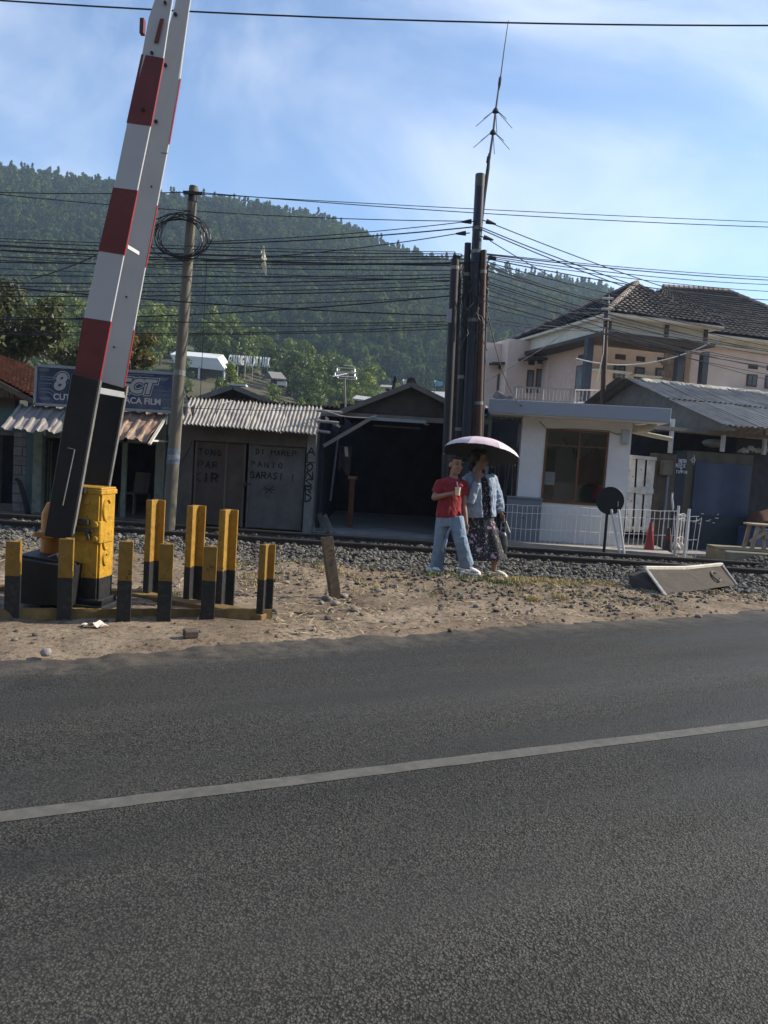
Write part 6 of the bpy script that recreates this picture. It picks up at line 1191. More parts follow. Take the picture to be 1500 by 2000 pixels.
def ridge_line(a, b):
    d = (b - a); L = d.length; q = d.to_track_quat('Z', 'Y').to_matrix(); n = int(L / .24)
    for k in range(n): piece('ridge_tile', cap, ho, a.lerp(b, k / n) + Vector((0, 0, .05)), basis=q)
ridge_line(c0, apx); ridge_line(c3, apx); ridge_line(m0, m1); ridge_line(e1_, m1)
# eaves: soffit, fascia, lower cream band and dark beam
hb_(MB(), .05, 4.95, .05, 8.0, ZE - .12, ZE - .02).build('soffit', cream, ho)
hb_(MB(), 4.96, 13.3, 1.55, 10.4, ZE - .12, ZE - .02).build('soffit', cream, ho)
hb_(MB(), .32, 4.55, .55, .8, 6.50, ZE - .12).build('fascia_band', cream, ho); hb_(MB(), .32, .57, .8, 6.9, 6.50, ZE - .12).build('fascia_band', cream, ho)
hb_(MB(), .05, 4.75, .2, 1.4, 6.36, 6.50).build('canopy_slab', trim, ho); hb_(MB(), .05, .9, 1.4, 7.0, 6.36, 6.50).build('canopy_slab', trim, ho)
for u in (.34, 2.75, 4.45): hb_(MB(), u, u + .16, .50, .545, 6.6, ZE - .1).build('bracket', trim, ho)
hb_(MB(), 5.15, 13, 2.0, 2.2, 6.72, ZE - .12).build('fascia_band', cream, ho)
# walls
hb_(MB(), .95, 5.2, 2.6, 7.0, -.1, 6.36).build('wall', peach, ho)
hb_(MB(), .93, .95, 2.55, 6.2, 2.6, 6.36).build('side_wall_render', peach2, ho)
hb_(MB(), 5.2, 13, 2.2, 10.2, -.1, ZE - .12).build('wall', peach, ho)
hb_(MB(), .0, 5.6, .25, 2.6, 3.1, 3.35).build('balcony_floor', cream, ho)
for u, v in ((.10, 1.30), (3.95, 1.20), (5.28, 1.5)): hb_(MB(), u - .13, u + .13, v - .13, v + .13, 3.35, 6.36).build('column', dkcol, ho)
for r_ in range(12):
    for k in range(5):
        if random.random() < .06: continue
        u = 4.1 + k * .22 + (.11 if r_ % 2 else 0); hb_(MB(), u, u + .205, 2.56 - random.uniform(0, .02), 2.62, 3.6 + r_ * .23, 3.6 + r_ * .23 + .215).build('cladding_stone', clad, ho)
hglass = mat('dim_window_glass', (.16, .19, .21), rough=.12, var=.35, scale=1.5, spec=.6); wfrm = mat('window_frame_brown', (.09, .06, .048), rough=.6)
def hwin(px0, py0, px1, py1, plane, nrm, vent=None, hood=None):
    """window from pixels on a house wall plane (point, normal)"""
    def hit(px, py, off=0.0):
        r_ = ray(px, py); o = plane + nrm * off; t = (o - CAMP).dot(nrm) / r_.dot(nrm); return CAMP + r_ * t
    a, b = hit(px0, py0), hit(px1, py1); side = Vector((-nrm.y, nrm.x, 0)); L = abs((b - a).dot(side)); cen = Vector(((a.x + b.x) / 2, (a.y + b.y) / 2, 0)); z0, z1 = b.z, a.z
    M3 = Matrix((side, nrm, Vector((0, 0, 1)))).transposed()
    def bx(cx_, w_, zz0, zz1, d0, d1): return MB().obox(cen + side * cx_ + nrm * ((d0 + d1) / 2) + Vector((0, 0, (zz0 + zz1) / 2)), (w_, d1 - d0, zz1 - zz0), M3)
    f = bx(0, L, z0, z1, .0, .03).build('window', wfrm, ho); bx(0, L - .14, z0 + .07, z1 - .07, .03, .036).build('pane', hglass, f)
    bx(0, .04, z0 + .07, z1 - .07, .037, .05).build('mullion', wfrm, f) if L > .5 else None
    if vent: bx(0, L * .9, z1 + .22, z1 + .42, .0, .02).build('vent', trim, ho)
nF = -hv; nL = -hu; pF = H(3, 2.6, 0); pL = H(.93, 4, 0); pM = H(8, 2.2, 0)
for a in ((1199, 712, 1219, 742), (1240, 716, 1257, 742), (1281, 718, 1299, 742)): hwin(*a, pF, nF, vent=True)
hwin(1127, 715, 1150, 762, pL, nL, vent=True)
for a in ((1459, 730, 1477, 756), (1495, 733, 1510, 760)): hwin(*a, pM, nF, vent=True)
hb_(MB(), .95, 2.6, 2.2, 2.6, 5.35, 5.42).build('window_hood', cream, ho); hb_(MB(), 2.75, 4.0, 2.25, 2.6, 5.30, 5.37).build('window_hood', cream, ho)
hb_(MB(), 7.2, 9.6, 1.85, 2.2, 5.05, 5.13).build('window_hood', trim, ho)
# left annexes
pA = H(-1, 7.0, 0)
hb_(MB(), -.75, .93, 6.9, 10, -.1, 7.0).build('annex_wall', peach, ho)
hb_(MB(), -1.6, -.75, 7.6, 10, -.1, 6.85).build('annex_wall', peach, ho)
pA1 = H(0, 6.9, 0); pA2 = H(-2, 7.6, 0)
for a in ((1030, 722, 1040, 768), (1048, 720, 1058, 768)): hwin(*a, pA1, nF, vent=True)
for a in ((972, 730, 981, 772), (987, 729, 997, 772)): hwin(*a, pA2, nF, vent=True)
def hood(px0, px1, py, plane):
    r_ = lambda x: CAMP + ray(x, py) * ((plane - CAMP).dot(nF) / ray(x, py).dot(nF)); a, b = r_(px0), r_(px1); MB().prism([a, b, b + Vector((0, 0, .09)), a + Vector((0, 0, .09))], nF * .5).build('window_hood', trim, ho)
hood(1012, 1062, 705, pA1); hood(955, 1000, 713, pA2)
# terrace in front with railing
tr_o = thing('terrace_railing', 'white metal railing on the terrace above the booth roof', 'railing', P(1115, 790, 25.5))
rl = mat('railing_paint', (.26, .25, .24), rough=.5, var=.15)
ra0, ra1, ra2 = P(1005, 782, 26.5), P(1120, 789, 25.4), P(1168, 789, 26.2)
hb_(MB(), -3.6, .6, -2.8, 2.5, -.1, 3.5).build('terrace_block', peach, ho)
for a, b, n in ((ra0, ra1, 17), (ra1, ra2, 6)):
    for k in range(n + 1):
        q = a.lerp(b, k / n); MB().tube([q + Vector((0, 0, -.1)), q + Vector((0, 0, .46))], .018 if k % 8 else .05, 6).build('baluster', rl, tr_o)
    for dz in (.46, .05): MB().beam(a + Vector((0, 0, dz)), b + Vector((0, 0, dz)), .04, .04).build('handrail', rl, tr_o)
for a, b in ((1128, 1140), (1140, 1128)): MB().beam(P(a, 768, 25.5), P(b, 786, 25.5), .02, .02).build('diamond_bar', rl, tr_o)
# junk on the booth roof edge
for k, (px, py, lb_) in enumerate(((978, 776, 'grey broken slab leaning on the booth roof edge'), (998, 778, 'small pale stone block on the booth roof edge'))):
    q = P(px, py, 16.0); mb = MB(); mb.obox(q, (.30 if k == 0 else .12, .1, .16 if k == 0 else .1), Matrix.Rotation(.5 if k == 0 else .3, 3, 'Y')); solo(mb, 'rubble_block', jk, lb_, 'rubble', bevel=.015)
# ------------------------------------------------------------------ hill, woods, trees
def leaf_mat(name, c, var=.45, trans=.35, hue=0.0):
    m = bpy.data.materials.new(name); m.use_nodes = True; t = m.node_tree; t.nodes.clear(); o = t.nodes.new('ShaderNodeOutputMaterial'); d = t.nodes.new('ShaderNodeBsdfDiffuse'); tr = t.nodes.new('ShaderNodeBsdfTranslucent'); gl_ = t.nodes.new('ShaderNodeBsdfGlossy'); gl_.inputs['Roughness'].default_value = .45; gl_.inputs['Color'].default_value = (.6, .6, .6, 1)
    mx = t.nodes.new('ShaderNodeMixShader'); mx.inputs[0].default_value = trans; m2 = t.nodes.new('ShaderNodeMixShader'); m2.inputs[0].default_value = .0 if hue else .04
    ge = t.nodes.new('ShaderNodeNewGeometry'); oi = t.nodes.new('ShaderNodeObjectInfo'); ad = t.nodes.new('ShaderNodeMath'); ad.operation = 'ADD'
    t.links.new(ge.outputs['Random Per Island'], ad.inputs[0]); t.links.new(oi.outputs['Random'], ad.inputs[1])
    mr = t.nodes.new('ShaderNodeMapRange'); mr.inputs['From Max'].default_value = 2; mr.inputs['To Min'].default_value = 1 - var; mr.inputs['To Max'].default_value = 1 + var; t.links.new(ad.outputs[0], mr.inputs['Value'])
    mxc = t.nodes.new('ShaderNodeMix'); mxc.data_type = 'RGBA'; mxc.inputs['A'].default_value = (*c, 1); mxc.inputs['B'].default_value = (c[0] * 1.6, c[1] * 1.25, c[2] * .8, 1); t.links.new(oi.outputs['Random'], mxc.inputs['Factor'])
    if hue:
        nl = t.nodes.new('ShaderNodeTexNoise'); nl.inputs['Scale'].default_value = .018; nl.inputs['Detail'].default_value = 4; t.links.new(oi.outputs['Location'], nl.inputs['Vector']); nr = t.nodes.new('ShaderNodeMapRange'); nr.inputs['From Min'].default_value = .38; nr.inputs['From Max'].default_value = .62; nr.inputs['To Max'].default_value = .75; t.links.new(nl.outputs['Fac'], nr.inputs['Value']); nm2 = t.nodes.new('ShaderNodeMath'); nm2.operation = 'MULTIPLY_ADD'; nm2.inputs[1].default_value = .4; t.links.new(oi.outputs['Random'], nm2.inputs[0]); t.links.new(nr.outputs[0], nm2.inputs[2]); t.links.new(nm2.outputs[0], mxc.inputs['Factor'])
    vm = t.nodes.new('ShaderNodeVectorMath'); vm.operation = 'SCALE'; t.links.new(mxc.outputs['Result'], vm.inputs[0]); t.links.new(mr.outputs[0], vm.inputs['Scale'])
    for s_ in (d, tr): t.links.new(vm.outputs[0], s_.inputs['Color'])
    t.links.new(d.outputs[0], mx.inputs[1]); t.links.new(tr.outputs[0], mx.inputs[2]); t.links.new(mx.outputs[0], m2.inputs[1]); t.links.new(gl_.outputs[0], m2.inputs[2]); t.links.new(m2.outputs[0], o.inputs[0]); return m
def leaves_np(centers, radii, n, size, aspect=.55, droop=.0, seed=0):
    """leaf quads on the shells of many clumps"""
    g_ = np.random.default_rng(seed); centers = np.asarray(centers, float); radii = np.asarray(radii, float)
    pr = radii ** 2 / (radii ** 2).sum(); idx = g_.choice(len(centers), n, p=pr); d = g_.normal(size=(n, 3)); d /= np.linalg.norm(d, axis=1)[:, None]; d[:, 2] *= .8
    c = centers[idx] + d * (radii[idx] * (.55 + .5 * g_.random(n)))[:, None]
    nrm = d + g_.normal(0, .55, (n, 3)); nrm[:, 2] += .35; nrm /= np.linalg.norm(nrm, axis=1)[:, None]
    a = np.cross(nrm, g_.normal(size=(n, 3))); a /= np.linalg.norm(a, axis=1)[:, None]; a[:, 2] -= droop; b = np.cross(nrm, a); L = (size * g_.uniform(.6, 1.35, n))[:, None]
    V = np.stack([c - a * L * .5, c + b * L * aspect * .5, c + a * L * .5, c - b * L * aspect * .5], 1).reshape(-1, 3)
    return V, (np.arange(n) * 4)[:, None] + np.array([[0, 1, 2, 3]])
def clump_set(h, r, zlo, k, seed, shape='round'):
    g_ = random.Random(seed); cs, rs = [], []
    for i_ in range(k):
        z = zlo + (h - zlo) * (i_ + .5) / k
        f = (z - zlo) / (h - zlo); rad = r * (math.sin(math.pi * (.12 + .83 * f)) ** .7 if shape == 'round' else (1.02 - f) ** .8)
        a = g_.random() * 6.283; q = rad * math.sqrt(g_.random()) * .75; cs.append((q * math.cos(a), q * math.sin(a), z)); rs.append(r * g_.uniform(.26, .46) if shape == 'round' else max(.24 * r, r * .46 * (1.12 - f)))
    return cs, rs
bark = mat('bark', (.085, .065, .048), rough=.95, var=.3, scale=6, stretch=(1, 1, .2), bump=.4)
def trunk_mesh(h, r0, cs, seed, nl=5):
    g_ = random.Random(seed); mb = MB(); top = h * .62; pts = [Vector((.05 * h * .2 * math.sin(i_ * 1.1 + seed), .03 * h * .2 * math.cos(i_ * 1.7 + seed), top * i_ / 5)) for i_ in range(6)]
    mb.tube(pts, [r0 * (1 - .13 * i_) for i_ in range(6)], 7)
    for k in range(nl):
        c = Vector(g_.choice(cs)); s_ = pts[g_.choice((2, 3, 4))]; mb.tube([s_, s_.lerp(c, .5) + Vector((0, 0, .05 * h)), c], [r0 * .45, r0 * .28, r0 * .1], 5)
    return mb.mesh('trunk', bark, True)
# --- terrain
_rp = np.array([(-700, 300), (-300, 306), (0, 322), (100, 338), (215, 352), (320, 368), (460, 388), (560, 405), (650, 432), (760, 478), (830, 500), (900, 505), (1000, 527), (1100, 548), (1180, 566), (1300, 640), (1450, 790), (1700, 950), (2400, 980)])
YR = 430.; YC = 150.
_tmp = [(P(px, py + 32, YR).x / YR, P(px, py + 32, YR).z) for px, py in _rp]; RU = np.array([a for a, b in _tmp]); RZ = np.maximum(np.array([b for a, b in _tmp]), 0)
_sp = [(-900, 660), (-300, 645), (0, 645), (200, 650), (330, 660), (480, 698), (620, 752), (700, 795), (780, 835), (900, 875), (1200, 910)]
_tmp = [(P(px, py, YC).x / YC, P(px, py, YC).z) for px, py in _sp]; SU = np.array([a for a, b in _tmp]); SZ = np.maximum(np.array([b for a, b in _tmp]), 0)
def hill_z(x, y):
    x = np.asarray(x, float); y = np.asarray(y, float); u = x / np.maximum(y, 1)
    zr = np.interp(u, RU, RZ); zs = np.interp(u, SU, SZ)
    t = np.clip((y - 195) / (YR - 195), 0, 1.6); s_ = np.where(t < 1, t ** .92, 1 - (t - 1) * .9)
    gul = (fbm(x / 70 + 40, y / 95 + 40, 4) - .47) * 2
    main = zr * np.clip(s_, -.2, 1) + 26 * gul * np.clip(t * (1.0 - t) * 3.2, 0, 1)
    q = np.clip((y - 72) / (YC - 72), 0, 1); sp = zs * (q ** .85) * np.clip(1 - (y - YC) / 75, 0, 1) + 1.2 * gul * np.clip(q * 2, 0, 1)
    return np.maximum(main, sp) - .4
us = np.linspace(-.95, .85, 240); ysn = np.concatenate([np.linspace(66, 200, 70), np.linspace(205, 640, 110)])
uu, yy_ = np.meshgrid(us, ysn); X = uu * yy_; Zt = hill_z(X, yy_); V = np.stack([X.ravel(), yy_.ravel(), Zt.ravel()], 1); nx, ny = len(us), len(ysn)
i, j = np.meshgrid(np.arange(nx - 1), np.arange(ny - 1)); a = (j * nx + i).ravel()
me = from_np('hill', V, np.stack([a, a + 1, a + nx + 1, a + nx], 1), mat('hill_soil', (.045, .055, .025), rough=1, var=.4, scale=.15, col2=(.085, .085, .04), dirt=(.13, .085, .055), dscale=.06, damt=.6), True)
o = bpy.data.objects.new('hill', me); C.objects.link(o); o['kind'] = 'structure'
# unseen ridge added behind the viewer to cut skylight and fill the booth glass
th = np.linspace(R(95), R(265), 60); rr0 = np.linspace(45, 330, 40); tt, rr1 = np.meshgrid(th, rr0); X = rr1 * np.sin(tt); Yb_ = rr1 * np.cos(tt) - 8
Zb = 118 * np.clip((rr1 - 45) / 285, 0, 1) ** .8 * np.clip(np.sin((tt - R(95)) / R(170) * np.pi) * 2.2, 0, 1) * (.8 + .45 * fbm(X / 60 + 9, Yb_ / 60 + 9, 4)) - .3
V = np.stack([X.ravel(), Yb_.ravel(), Zb.ravel()], 1); nx, ny = 60, 40; i, j = np.meshgrid(np.arange(nx - 1), np.arange(ny - 1)); a = (j * nx + i).ravel()
o = bpy.data.objects.new('hill', from_np('hill', V, np.stack([a, a + 1, a + nx + 1, a + nx], 1), _MATS['hill_soil'], True)); C.objects.link(o); o['kind'] = 'structure'
# --- far wood: one mass
pcoll = bpy.data.collections.new('wood_prototypes')
far_leaf = leaf_mat('far_leaf', (.066, .108, .034), .38, .3, 1)
con_leaf = leaf_mat('conifer_leaf', (.045, .074, .030), .3, .25, 1)
for k in range(5):
    shape = 'round' if k < 3 else 'cone'; h = 10 + 1.2 * k; r_ = 3.5 if k < 3 else 2.5
    cs, rs = clump_set(h, r_, h * (.25 if k < 3 else .2), 13 if k < 3 else 15, 50 + k, shape); V, Fq = leaves_np(cs, rs, 760, .95 if k < 3 else .8, .7, .0, 80 + k)
    mt_ = far_leaf if k < 3 else con_leaf; me = from_np('wood_tree', V, Fq, mt_); ob = bpy.data.objects.new('wood_tree', me); pcoll.objects.link(ob)
n = 17000; y = np.sqrt(rng.uniform(200 ** 2, 452 ** 2, n)); u = rng.uniform(-.74, .60, n); x = u * y; z = hill_z(x, y); sl = np.interp(u, RU, RZ)
dens = fbm(x / 45 + 3, y / 45, 3); keep = (sl > 4) & (dens > .26 + .1 * rng.random(n)); x, y, z = x[keep], y[keep], z[keep]
me = bpy.data.meshes.new('forest'); me.vertices.add(len(x)); me.vertices.foreach_set('co', np.stack([x, y, z - .6], 1).astype(np.float32).ravel()); me.update()
fo_ = bpy.data.objects.new('forest', me); C.objects.link(fo_); tag(fo_, 'dense dark green wood covering the whole hillside', 'forest', kind='stuff')
ng = bpy.data.node_groups.new('forest_nodes', 'GeometryNodeTree'); ng.interface.new_socket('Geometry', in_out='INPUT', socket_type='NodeSocketGeometry'); ng.interface.new_socket('Geometry', in_out='OUTPUT', socket_type='NodeSocketGeometry')
gi = ng.nodes.new('NodeGroupInput'); go = ng.nodes.new('NodeGroupOutput'); mp_ = ng.nodes.new('GeometryNodeMeshToPoints'); ip = ng.nodes.new('GeometryNodeInstanceOnPoints'); ci = ng.nodes.new('GeometryNodeCollectionInfo'); ci.inputs['Collection'].default_value = pcoll; ci.inputs['Separate Children'].default_value = True; ci.inputs['Reset Children'].default_value = True
r_rot = ng.nodes.new('FunctionNodeRandomValue'); r_rot.data_type = 'FLOAT_VECTOR'; r_rot.inputs['Min'].default_value = (-.06, -.06, 0); r_rot.inputs['Max'].default_value = (.06, .06, 6.283)
r_s = ng.nodes.new('FunctionNodeRandomValue'); r_s.data_type = 'FLOAT'; r_s.inputs[2].default_value = .36; r_s.inputs[3].default_value = 1.02
ip.inputs['Pick Instance'].default_value = True
ng.links.new(gi.outputs[0], mp_.inputs['Mesh']); ng.links.new(mp_.outputs[0], ip.inputs['Points']); ng.links.new(ci.outputs[0], ip.inputs['Instance']); ng.links.new(r_rot.outputs['Value'], ip.inputs['Rotation']); ng.links.new(r_s.outputs[1], ip.inputs['Scale']); ng.links.new(ip.outputs[0], go.inputs[0])
md = fo_.modifiers.new('trees', 'NODES'); md.node_group = ng
# --- single trees on the nearer spur
sleaf = leaf_mat('spur_leaf', (.088, .14, .034), .45, .35)
protos = []
for k in range(5):
    h = 6.2 + .5 * k; cs, rs = clump_set(h, 2.3 + .15 * (k % 3), h * .18, 16, 10 + k); V, Fq = leaves_np(cs, rs, 1500, .42, .6, 0, 20 + k)
    protos.append((from_np('crown', V, Fq, sleaf), trunk_mesh(h, .16, cs, k)))
def put_tree(name, pr, loc, sc_, rz, label, cat='tree', group=None):
    r_ = thing(name, label, cat, loc, rz, group); r_.scale = (sc_, sc_, sc_ * random.uniform(.9, 1.1))
    for nm, me_ in (('crown', pr[0]), ('trunk', pr[1])):
        o = bpy.data.objects.new(nm, me_); C.objects.link(o); o.parent = r_
    return r_
letter_y = 117.
spots = []
def clear(x, y):
    u = x / y; px = 750 + u * 1504
    if 100 < y < 121 and 300 < px < 560: return False        # open slope in front of the letters and shelter
    return True
rr_ = random.Random(11); tries = 0
while len(spots) < 150 and tries < 6000:
    tries += 1; y = rr_.uniform(80, 160); px = rr_.uniform(-60, 1000) if rr_.random() < .6 else rr_.uniform(150, 760); x = (px - 750) / 1504 * y
    if not clear(x, y) or any((x - a) ** 2 + (y - b) ** 2 < 5.5 for a, b in spots): continue
    z = float(hill_z(x, y))
    if z < 1.2 and px > 800: continue
    spots.append((x, y))
for k, (x, y) in enumerate(spots):
    zz_ = float(hill_z(x, y)); front = y < letter_y
    put_tree('broadleaf_tree', protos[k % 5], (x, y, zz_ - .3), rr_.uniform(.5, .8) if front else rr_.uniform(.8, 1.15), rr_.random() * 6.28, 'bright green broadleaf tree on the slope in front of the hillside letters' if front else 'bright green broadleaf tree on the spur behind the hillside letters', 'tree', 'trees on the slope below the letters' if front else 'trees on the spur behind the letters')
# --- letters, shelter, huts on the spur
lw_ = thing('hillside_letters', 'row of big white standing letters reading GUNUNG WALAT PARK on the hillside', 'letters', P(487, 712, letter_y)); lmat = mat('white_letter_paint', (.8, .8, .78), rough=.6, var=.05)
txt = 'GUNUNG WALAT PARK'; fx0, fx1 = 446, 527; adv = {' ': .5, 'I': .4}; tot = sum(adv.get(c, 1) for c in txt); pos = 0
pil = mat('letter_prop', (.3, .3, .3), rough=.8)
for ch_ in txt:
    w_ = adv.get(ch_, 1)
    if ch_ != ' ':
        f = pos / tot; q = P(fx0 + (fx1 - fx0) * f, 711 + 6 * f, letter_y + .3 * math.sin(f * 9)); piece('letter', text_mesh(ch_, 2.0, lmat, .09, 'letter', .045), lw_, q, basis=Matrix.Rotation(R(30), 3, 'Z') @ FACE @ Matrix.Diagonal((.28, 1, 1)))
    pos += w_
for k in range(6):
    q = P(450 + k * 14.5, 714 + k, letter_y + .25); MB().tube([q + Vector((0, 0, -2)), q + Vector((0, 0, .4))], .06, 5).build('prop', pil, lw_)
she = thing('white_shelter', 'long white roofed shelter on the hillside left of the letters', 'shelter', P(388, 735, 112)); sw = mat('shelter_white', (.62, .63, .60), rough=.6, var=.08, dirt=(.45, .46, .42), dscale=.4)
def sp_(px, py, Y=112.): return P(px, py, Y)
MB().prism([sp_(332, 692), sp_(425, 700), sp_(439, 721), sp_(437, 724), sp_(344, 714)], (0, 3.5, 1.0)).build('roof', sw, she)
for px, y0, y1 in ((342, 714, 735), (388, 716, 742), (437, 722, 744)): MB().box(sp_(px - 2, y1), (sp_(px + 2, y0).x, 112.4, sp_(px, y0).z)).build('pillar', sw, she)
MB().prism([sp_(340, 712, 114.5), sp_(436, 722, 114.5), sp_(436, 740, 114.5), sp_(340, 732, 114.5)], (0, .2, 0)).build('back_wall', mat('shelter_shadow', (.12, .12, .12), rough=.9), she)  # dark sheet carries the shade below the white roof in its colour
hut = thing('hillside_hut', 'grey roofed hut with white wall among the trees below the letters', 'hut', P(537, 752, 104)); hr2 = mat('hut_roof', (.26, .24, .21), rough=.9, var=.2)
a, b, c_, d_ = P(523, 727, 105), P(549, 729, 105), P(560, 742, 102.5), P(531, 740, 102.5); MB().prism([a, b, c_, d_], (0, 0, .12)).build('roof', hr2, hut)
MB().prism([a, d_, P(511, 739, 104)], (0, .4, 0)).build('gable', mat('hut_dark', (.06, .055, .05), rough=.9), hut)
MB().box(P(528, 752, 103), (P(556, 742, 103).x, 105.5, P(540, 742, 103).z)).build('wall', _MATS['hut_dark'], hut); MB().box(P(541, 752, 102.8), (P(560, 744, 102.8).x, 102.95, P(550, 745, 102.8).z)).build('wall_panel', sw, hut)
hs2 = thing('white_cottage', 'tiny white cottage far behind the workshop roof', 'house', P(752, 775, 70)); MB().box(P(745, 775, 70), (P(766, 757, 70).x, 74, P(755, 757, 70).z)).build('wall', sw, hs2); MB().box(P(753, 763, 69.95), (P(761, 760, 69.95).x, 69.99, P(757, 759, 69.95).z)).build('window', dark_in, hs2); MB().prism([P(742, 757, 69.5), P(769, 758, 69.5), P(767, 754, 74.5), P(744, 753, 74.5)], (0, 0, .08)).build('roof', hr2, hs2)
rf2 = thing('grey_roofed_house', 'low grey roofed house in the trees left of the white cottage', 'house', P(715, 790, 66)); MB().prism([P(688, 780, 65), P(733, 786, 65), P(728, 778, 69), P(696, 774, 69)], (0, 0, .1)).build('roof', mat('pale_roof', (.34, .34, .33), rough=.7, var=.15), rf2); MB().box(P(692, 800, 66), (P(729, 783, 66).x, 68.5, P(710, 783, 66).z)).build('wall', _MATS['hut_dark'], rf2)
rf3 = thing('flat_roofed_house', 'pale roofed house behind the right slope of the workshop roof', 'house', P(855, 790, 60)); MB().prism([P(822, 778, 58), P(875, 782, 58), P(875, 768, 64), P(835, 766, 64)], (0, 0, .1)).build('roof', _MATS['pale_roof'], rf3); MB().box(P(826, 800, 59), (P(872, 781, 59).x, 63, P(850, 780, 59).z)).build('wall', _MATS['hut_dark'], rf3)
fp_ = thing('chimney_post', 'dark post with blue top rising behind the workshop roof', 'post', P(766, 775, 22)); MB().tube([P(765, 785, 22), P(772, 738, 22)], [.07, .05], 8).build('shaft', pblack, fp_); MB().ball(P(772, 735, 22), .05, 8, 6).build('lamp_top', mat('blue_lamp', (.03, .05, .15), rough=.3), fp_); MB().box(P(770, 745, 21.9), (P(775, 739, 21.9).x, 22.05, P(772, 739, 21.9).z)).build('box', pblack, fp_)
for px, py, lb_, c_ in ((786, 746, 'small white flag above the workshop roof', (.7, .7, .68)), (848, 748, 'small pale blue flag beside the pole cluster', (.25, .5, .55))):
    fl_ = thing('small_flag', lb_, 'flag', P(px, py + 26, 40)); MB().tube([P(px, py + 30, 40), P(px, py - 4, 40)], .02, 5).build('pole', pblack, fl_)
    q = P(px, py, 40); MB().sheet(lambda u, v: q + Vector((.45 * u, .08 * math.sin(5 * u), .12 - .35 * v * (1 - .5 * u) + .04 * math.sin(6 * u))), 6, 3, thick=(0, .01, 0)).build('cloth', mat('flag_%d' % px, c_, rough=.8, var=.1), fl_)
# --- big dark tree and young tree behind the shops
def big_tree(name, px, py, Y, rx, rz, n, size, mt_, label, k=26, seed=3, asp=.5):
    c = P(px, py, Y); g_ = random.Random(seed); root = thing(name, label, 'tree', (c.x, Y, GB)); cs, rs = [], []
    for i_ in range(k):
        d = Vector((g_.gauss(0, 1), g_.gauss(0, 1), g_.gauss(0, 1))).normalized() * (g_.random() ** .4); cs.append((d.x * rx * .8, d.y * rx * .8, c.z - GB + d.z * rz * .8)); rs.append(rx * g_.uniform(.22, .36))
    V, Fq = leaves_np(cs, rs, n, size, asp, .25, seed); o = bpy.data.objects.new('crown', from_np('crown', V, Fq, mt_)); C.objects.link(o); o.parent = root
    mb = MB(); h = c.z - GB; mb.tube([(0, 0, 0), (.06, 0, h * .4), (0, .05, h * .8), (.05, 0, h)], [.16, .13, .10, .06], 9)
    for q in cs[::3]: mb.tube([(0, 0, h * .6), Vector((0, 0, h * .7)).lerp(Vector(q), .55), q], [.06, .04, .015], 5)
    o = bpy.data.objects.new('trunk', mb.mesh('trunk', bark, True)); C.objects.link(o); o.parent = root
dleaf = leaf_mat('dark_glossy_leaf', (.035, .05, .018), .55, .25); yleaf = leaf_mat('yellowish_leaf', (.10, .10, .03), .5, .4)
big_tree('dark_broadleaf_tree', 28, 628, 26, 2.0, 1.75, 9000, .17, dleaf, 'big dark leafed tree behind the tiled house at the far left', 34, 3)
big_tree('young_tree', 262, 690, 29, .95, 1.25, 2200, .20, yleaf, 'young tree with yellowish drooping leaves behind the shop billboard', 16, 5, .35)
big_tree('scrub_tree', 150, 700, 34, 1.6, 1.1, 2200, .2, dleaf, 'dark scrub tree half hidden by the barrier arm behind the billboard', 16, 8)
# ------------------------------------------------------------------ two walkers under an umbrella
skin = mat('skin', (.30, .17, .115), rough=.55, var=.08, scale=12); skin2 = mat('skin_dark', (.27, .15, .10), rough=.55, var=.08, scale=12)
hairm = mat('black_hair', (.012, .010, .009), rough=.5, var=.3, scale=30, stretch=(1, 1, .2)); eyew = mat('eye_dark', (.02, .015, .012), rough=.3); lipm = mat('lips', (.28, .10, .085), rough=.5)
SP = 10.0 / FPX
def head(bm_, c, yaw, size=1.0):
    """adds skull, face, nose, ears and neck root; yaw: 0 faces the camera (-Y), positive turns to the viewer's right"""
    Mz = Matrix.Rotation(yaw, 3, 'Z'); c = Vector(c); s = size
    T = lambda v: c + Mz @ (Vector(v) * s)
    bm_.ball(T((0, .012, .035)), (.078 * s, .096 * s, .098 * s), 16, 12, Mz); bm_.ball(T((0, -.022, -.035)), (.060 * s, .070 * s, .088 * s), 14, 10, Mz); bm_.ball(T((0, -.055, -.095)), (.032 * s, .028 * s, .024 * s), 10, 8, Mz)
    bm_.tube([T((0, -.086, .022)), T((0, -.104, -.012)), T((0, -.108, -.03)), T((0, -.088, -.04))], [.008 * s, .013 * s, .016 * s, .010 * s], 8)
    bm_.ball(T((0, -.086, -.068)), (.026 * s, .014 * s, .014 * s), 8, 6, Mz)
    for sx in (-1, 1):
        bm_.ball(T((sx * .078, .012, -.005)), (.012 * s, .022 * s, .034 * s), 8, 6, Mz); bm_.ball(T((sx * .036, -.070, -.030)), (.026 * s, .02 * s, .026 * s), 8, 6, Mz)
    bm_.tube([T((0, .022, -.06)), T((0, .028, -.13)), T((0, .03, -.19))], [.050 * s, .050 * s, .060 * s], 12)
    return T
def face_parts(T, Mz, root, s=1.0):
    for sx in (-1, 1):
        MB().ball(T((sx * .031, -.085, .008)), (.013 * s, .006 * s, .007 * s), 8, 6, Mz).build('eye', eyew, root)
        MB().ball(T((sx * .032, -.089, .030)), (.020 * s, .006 * s, .004 * s), 8, 6, Mz).build('eyebrow', hairm, root)
    MB().ball(T((0, -.098, -.066)), (.023 * s, .005 * s, .0065 * s), 8, 6, Mz).build('mouth', lipm, root)
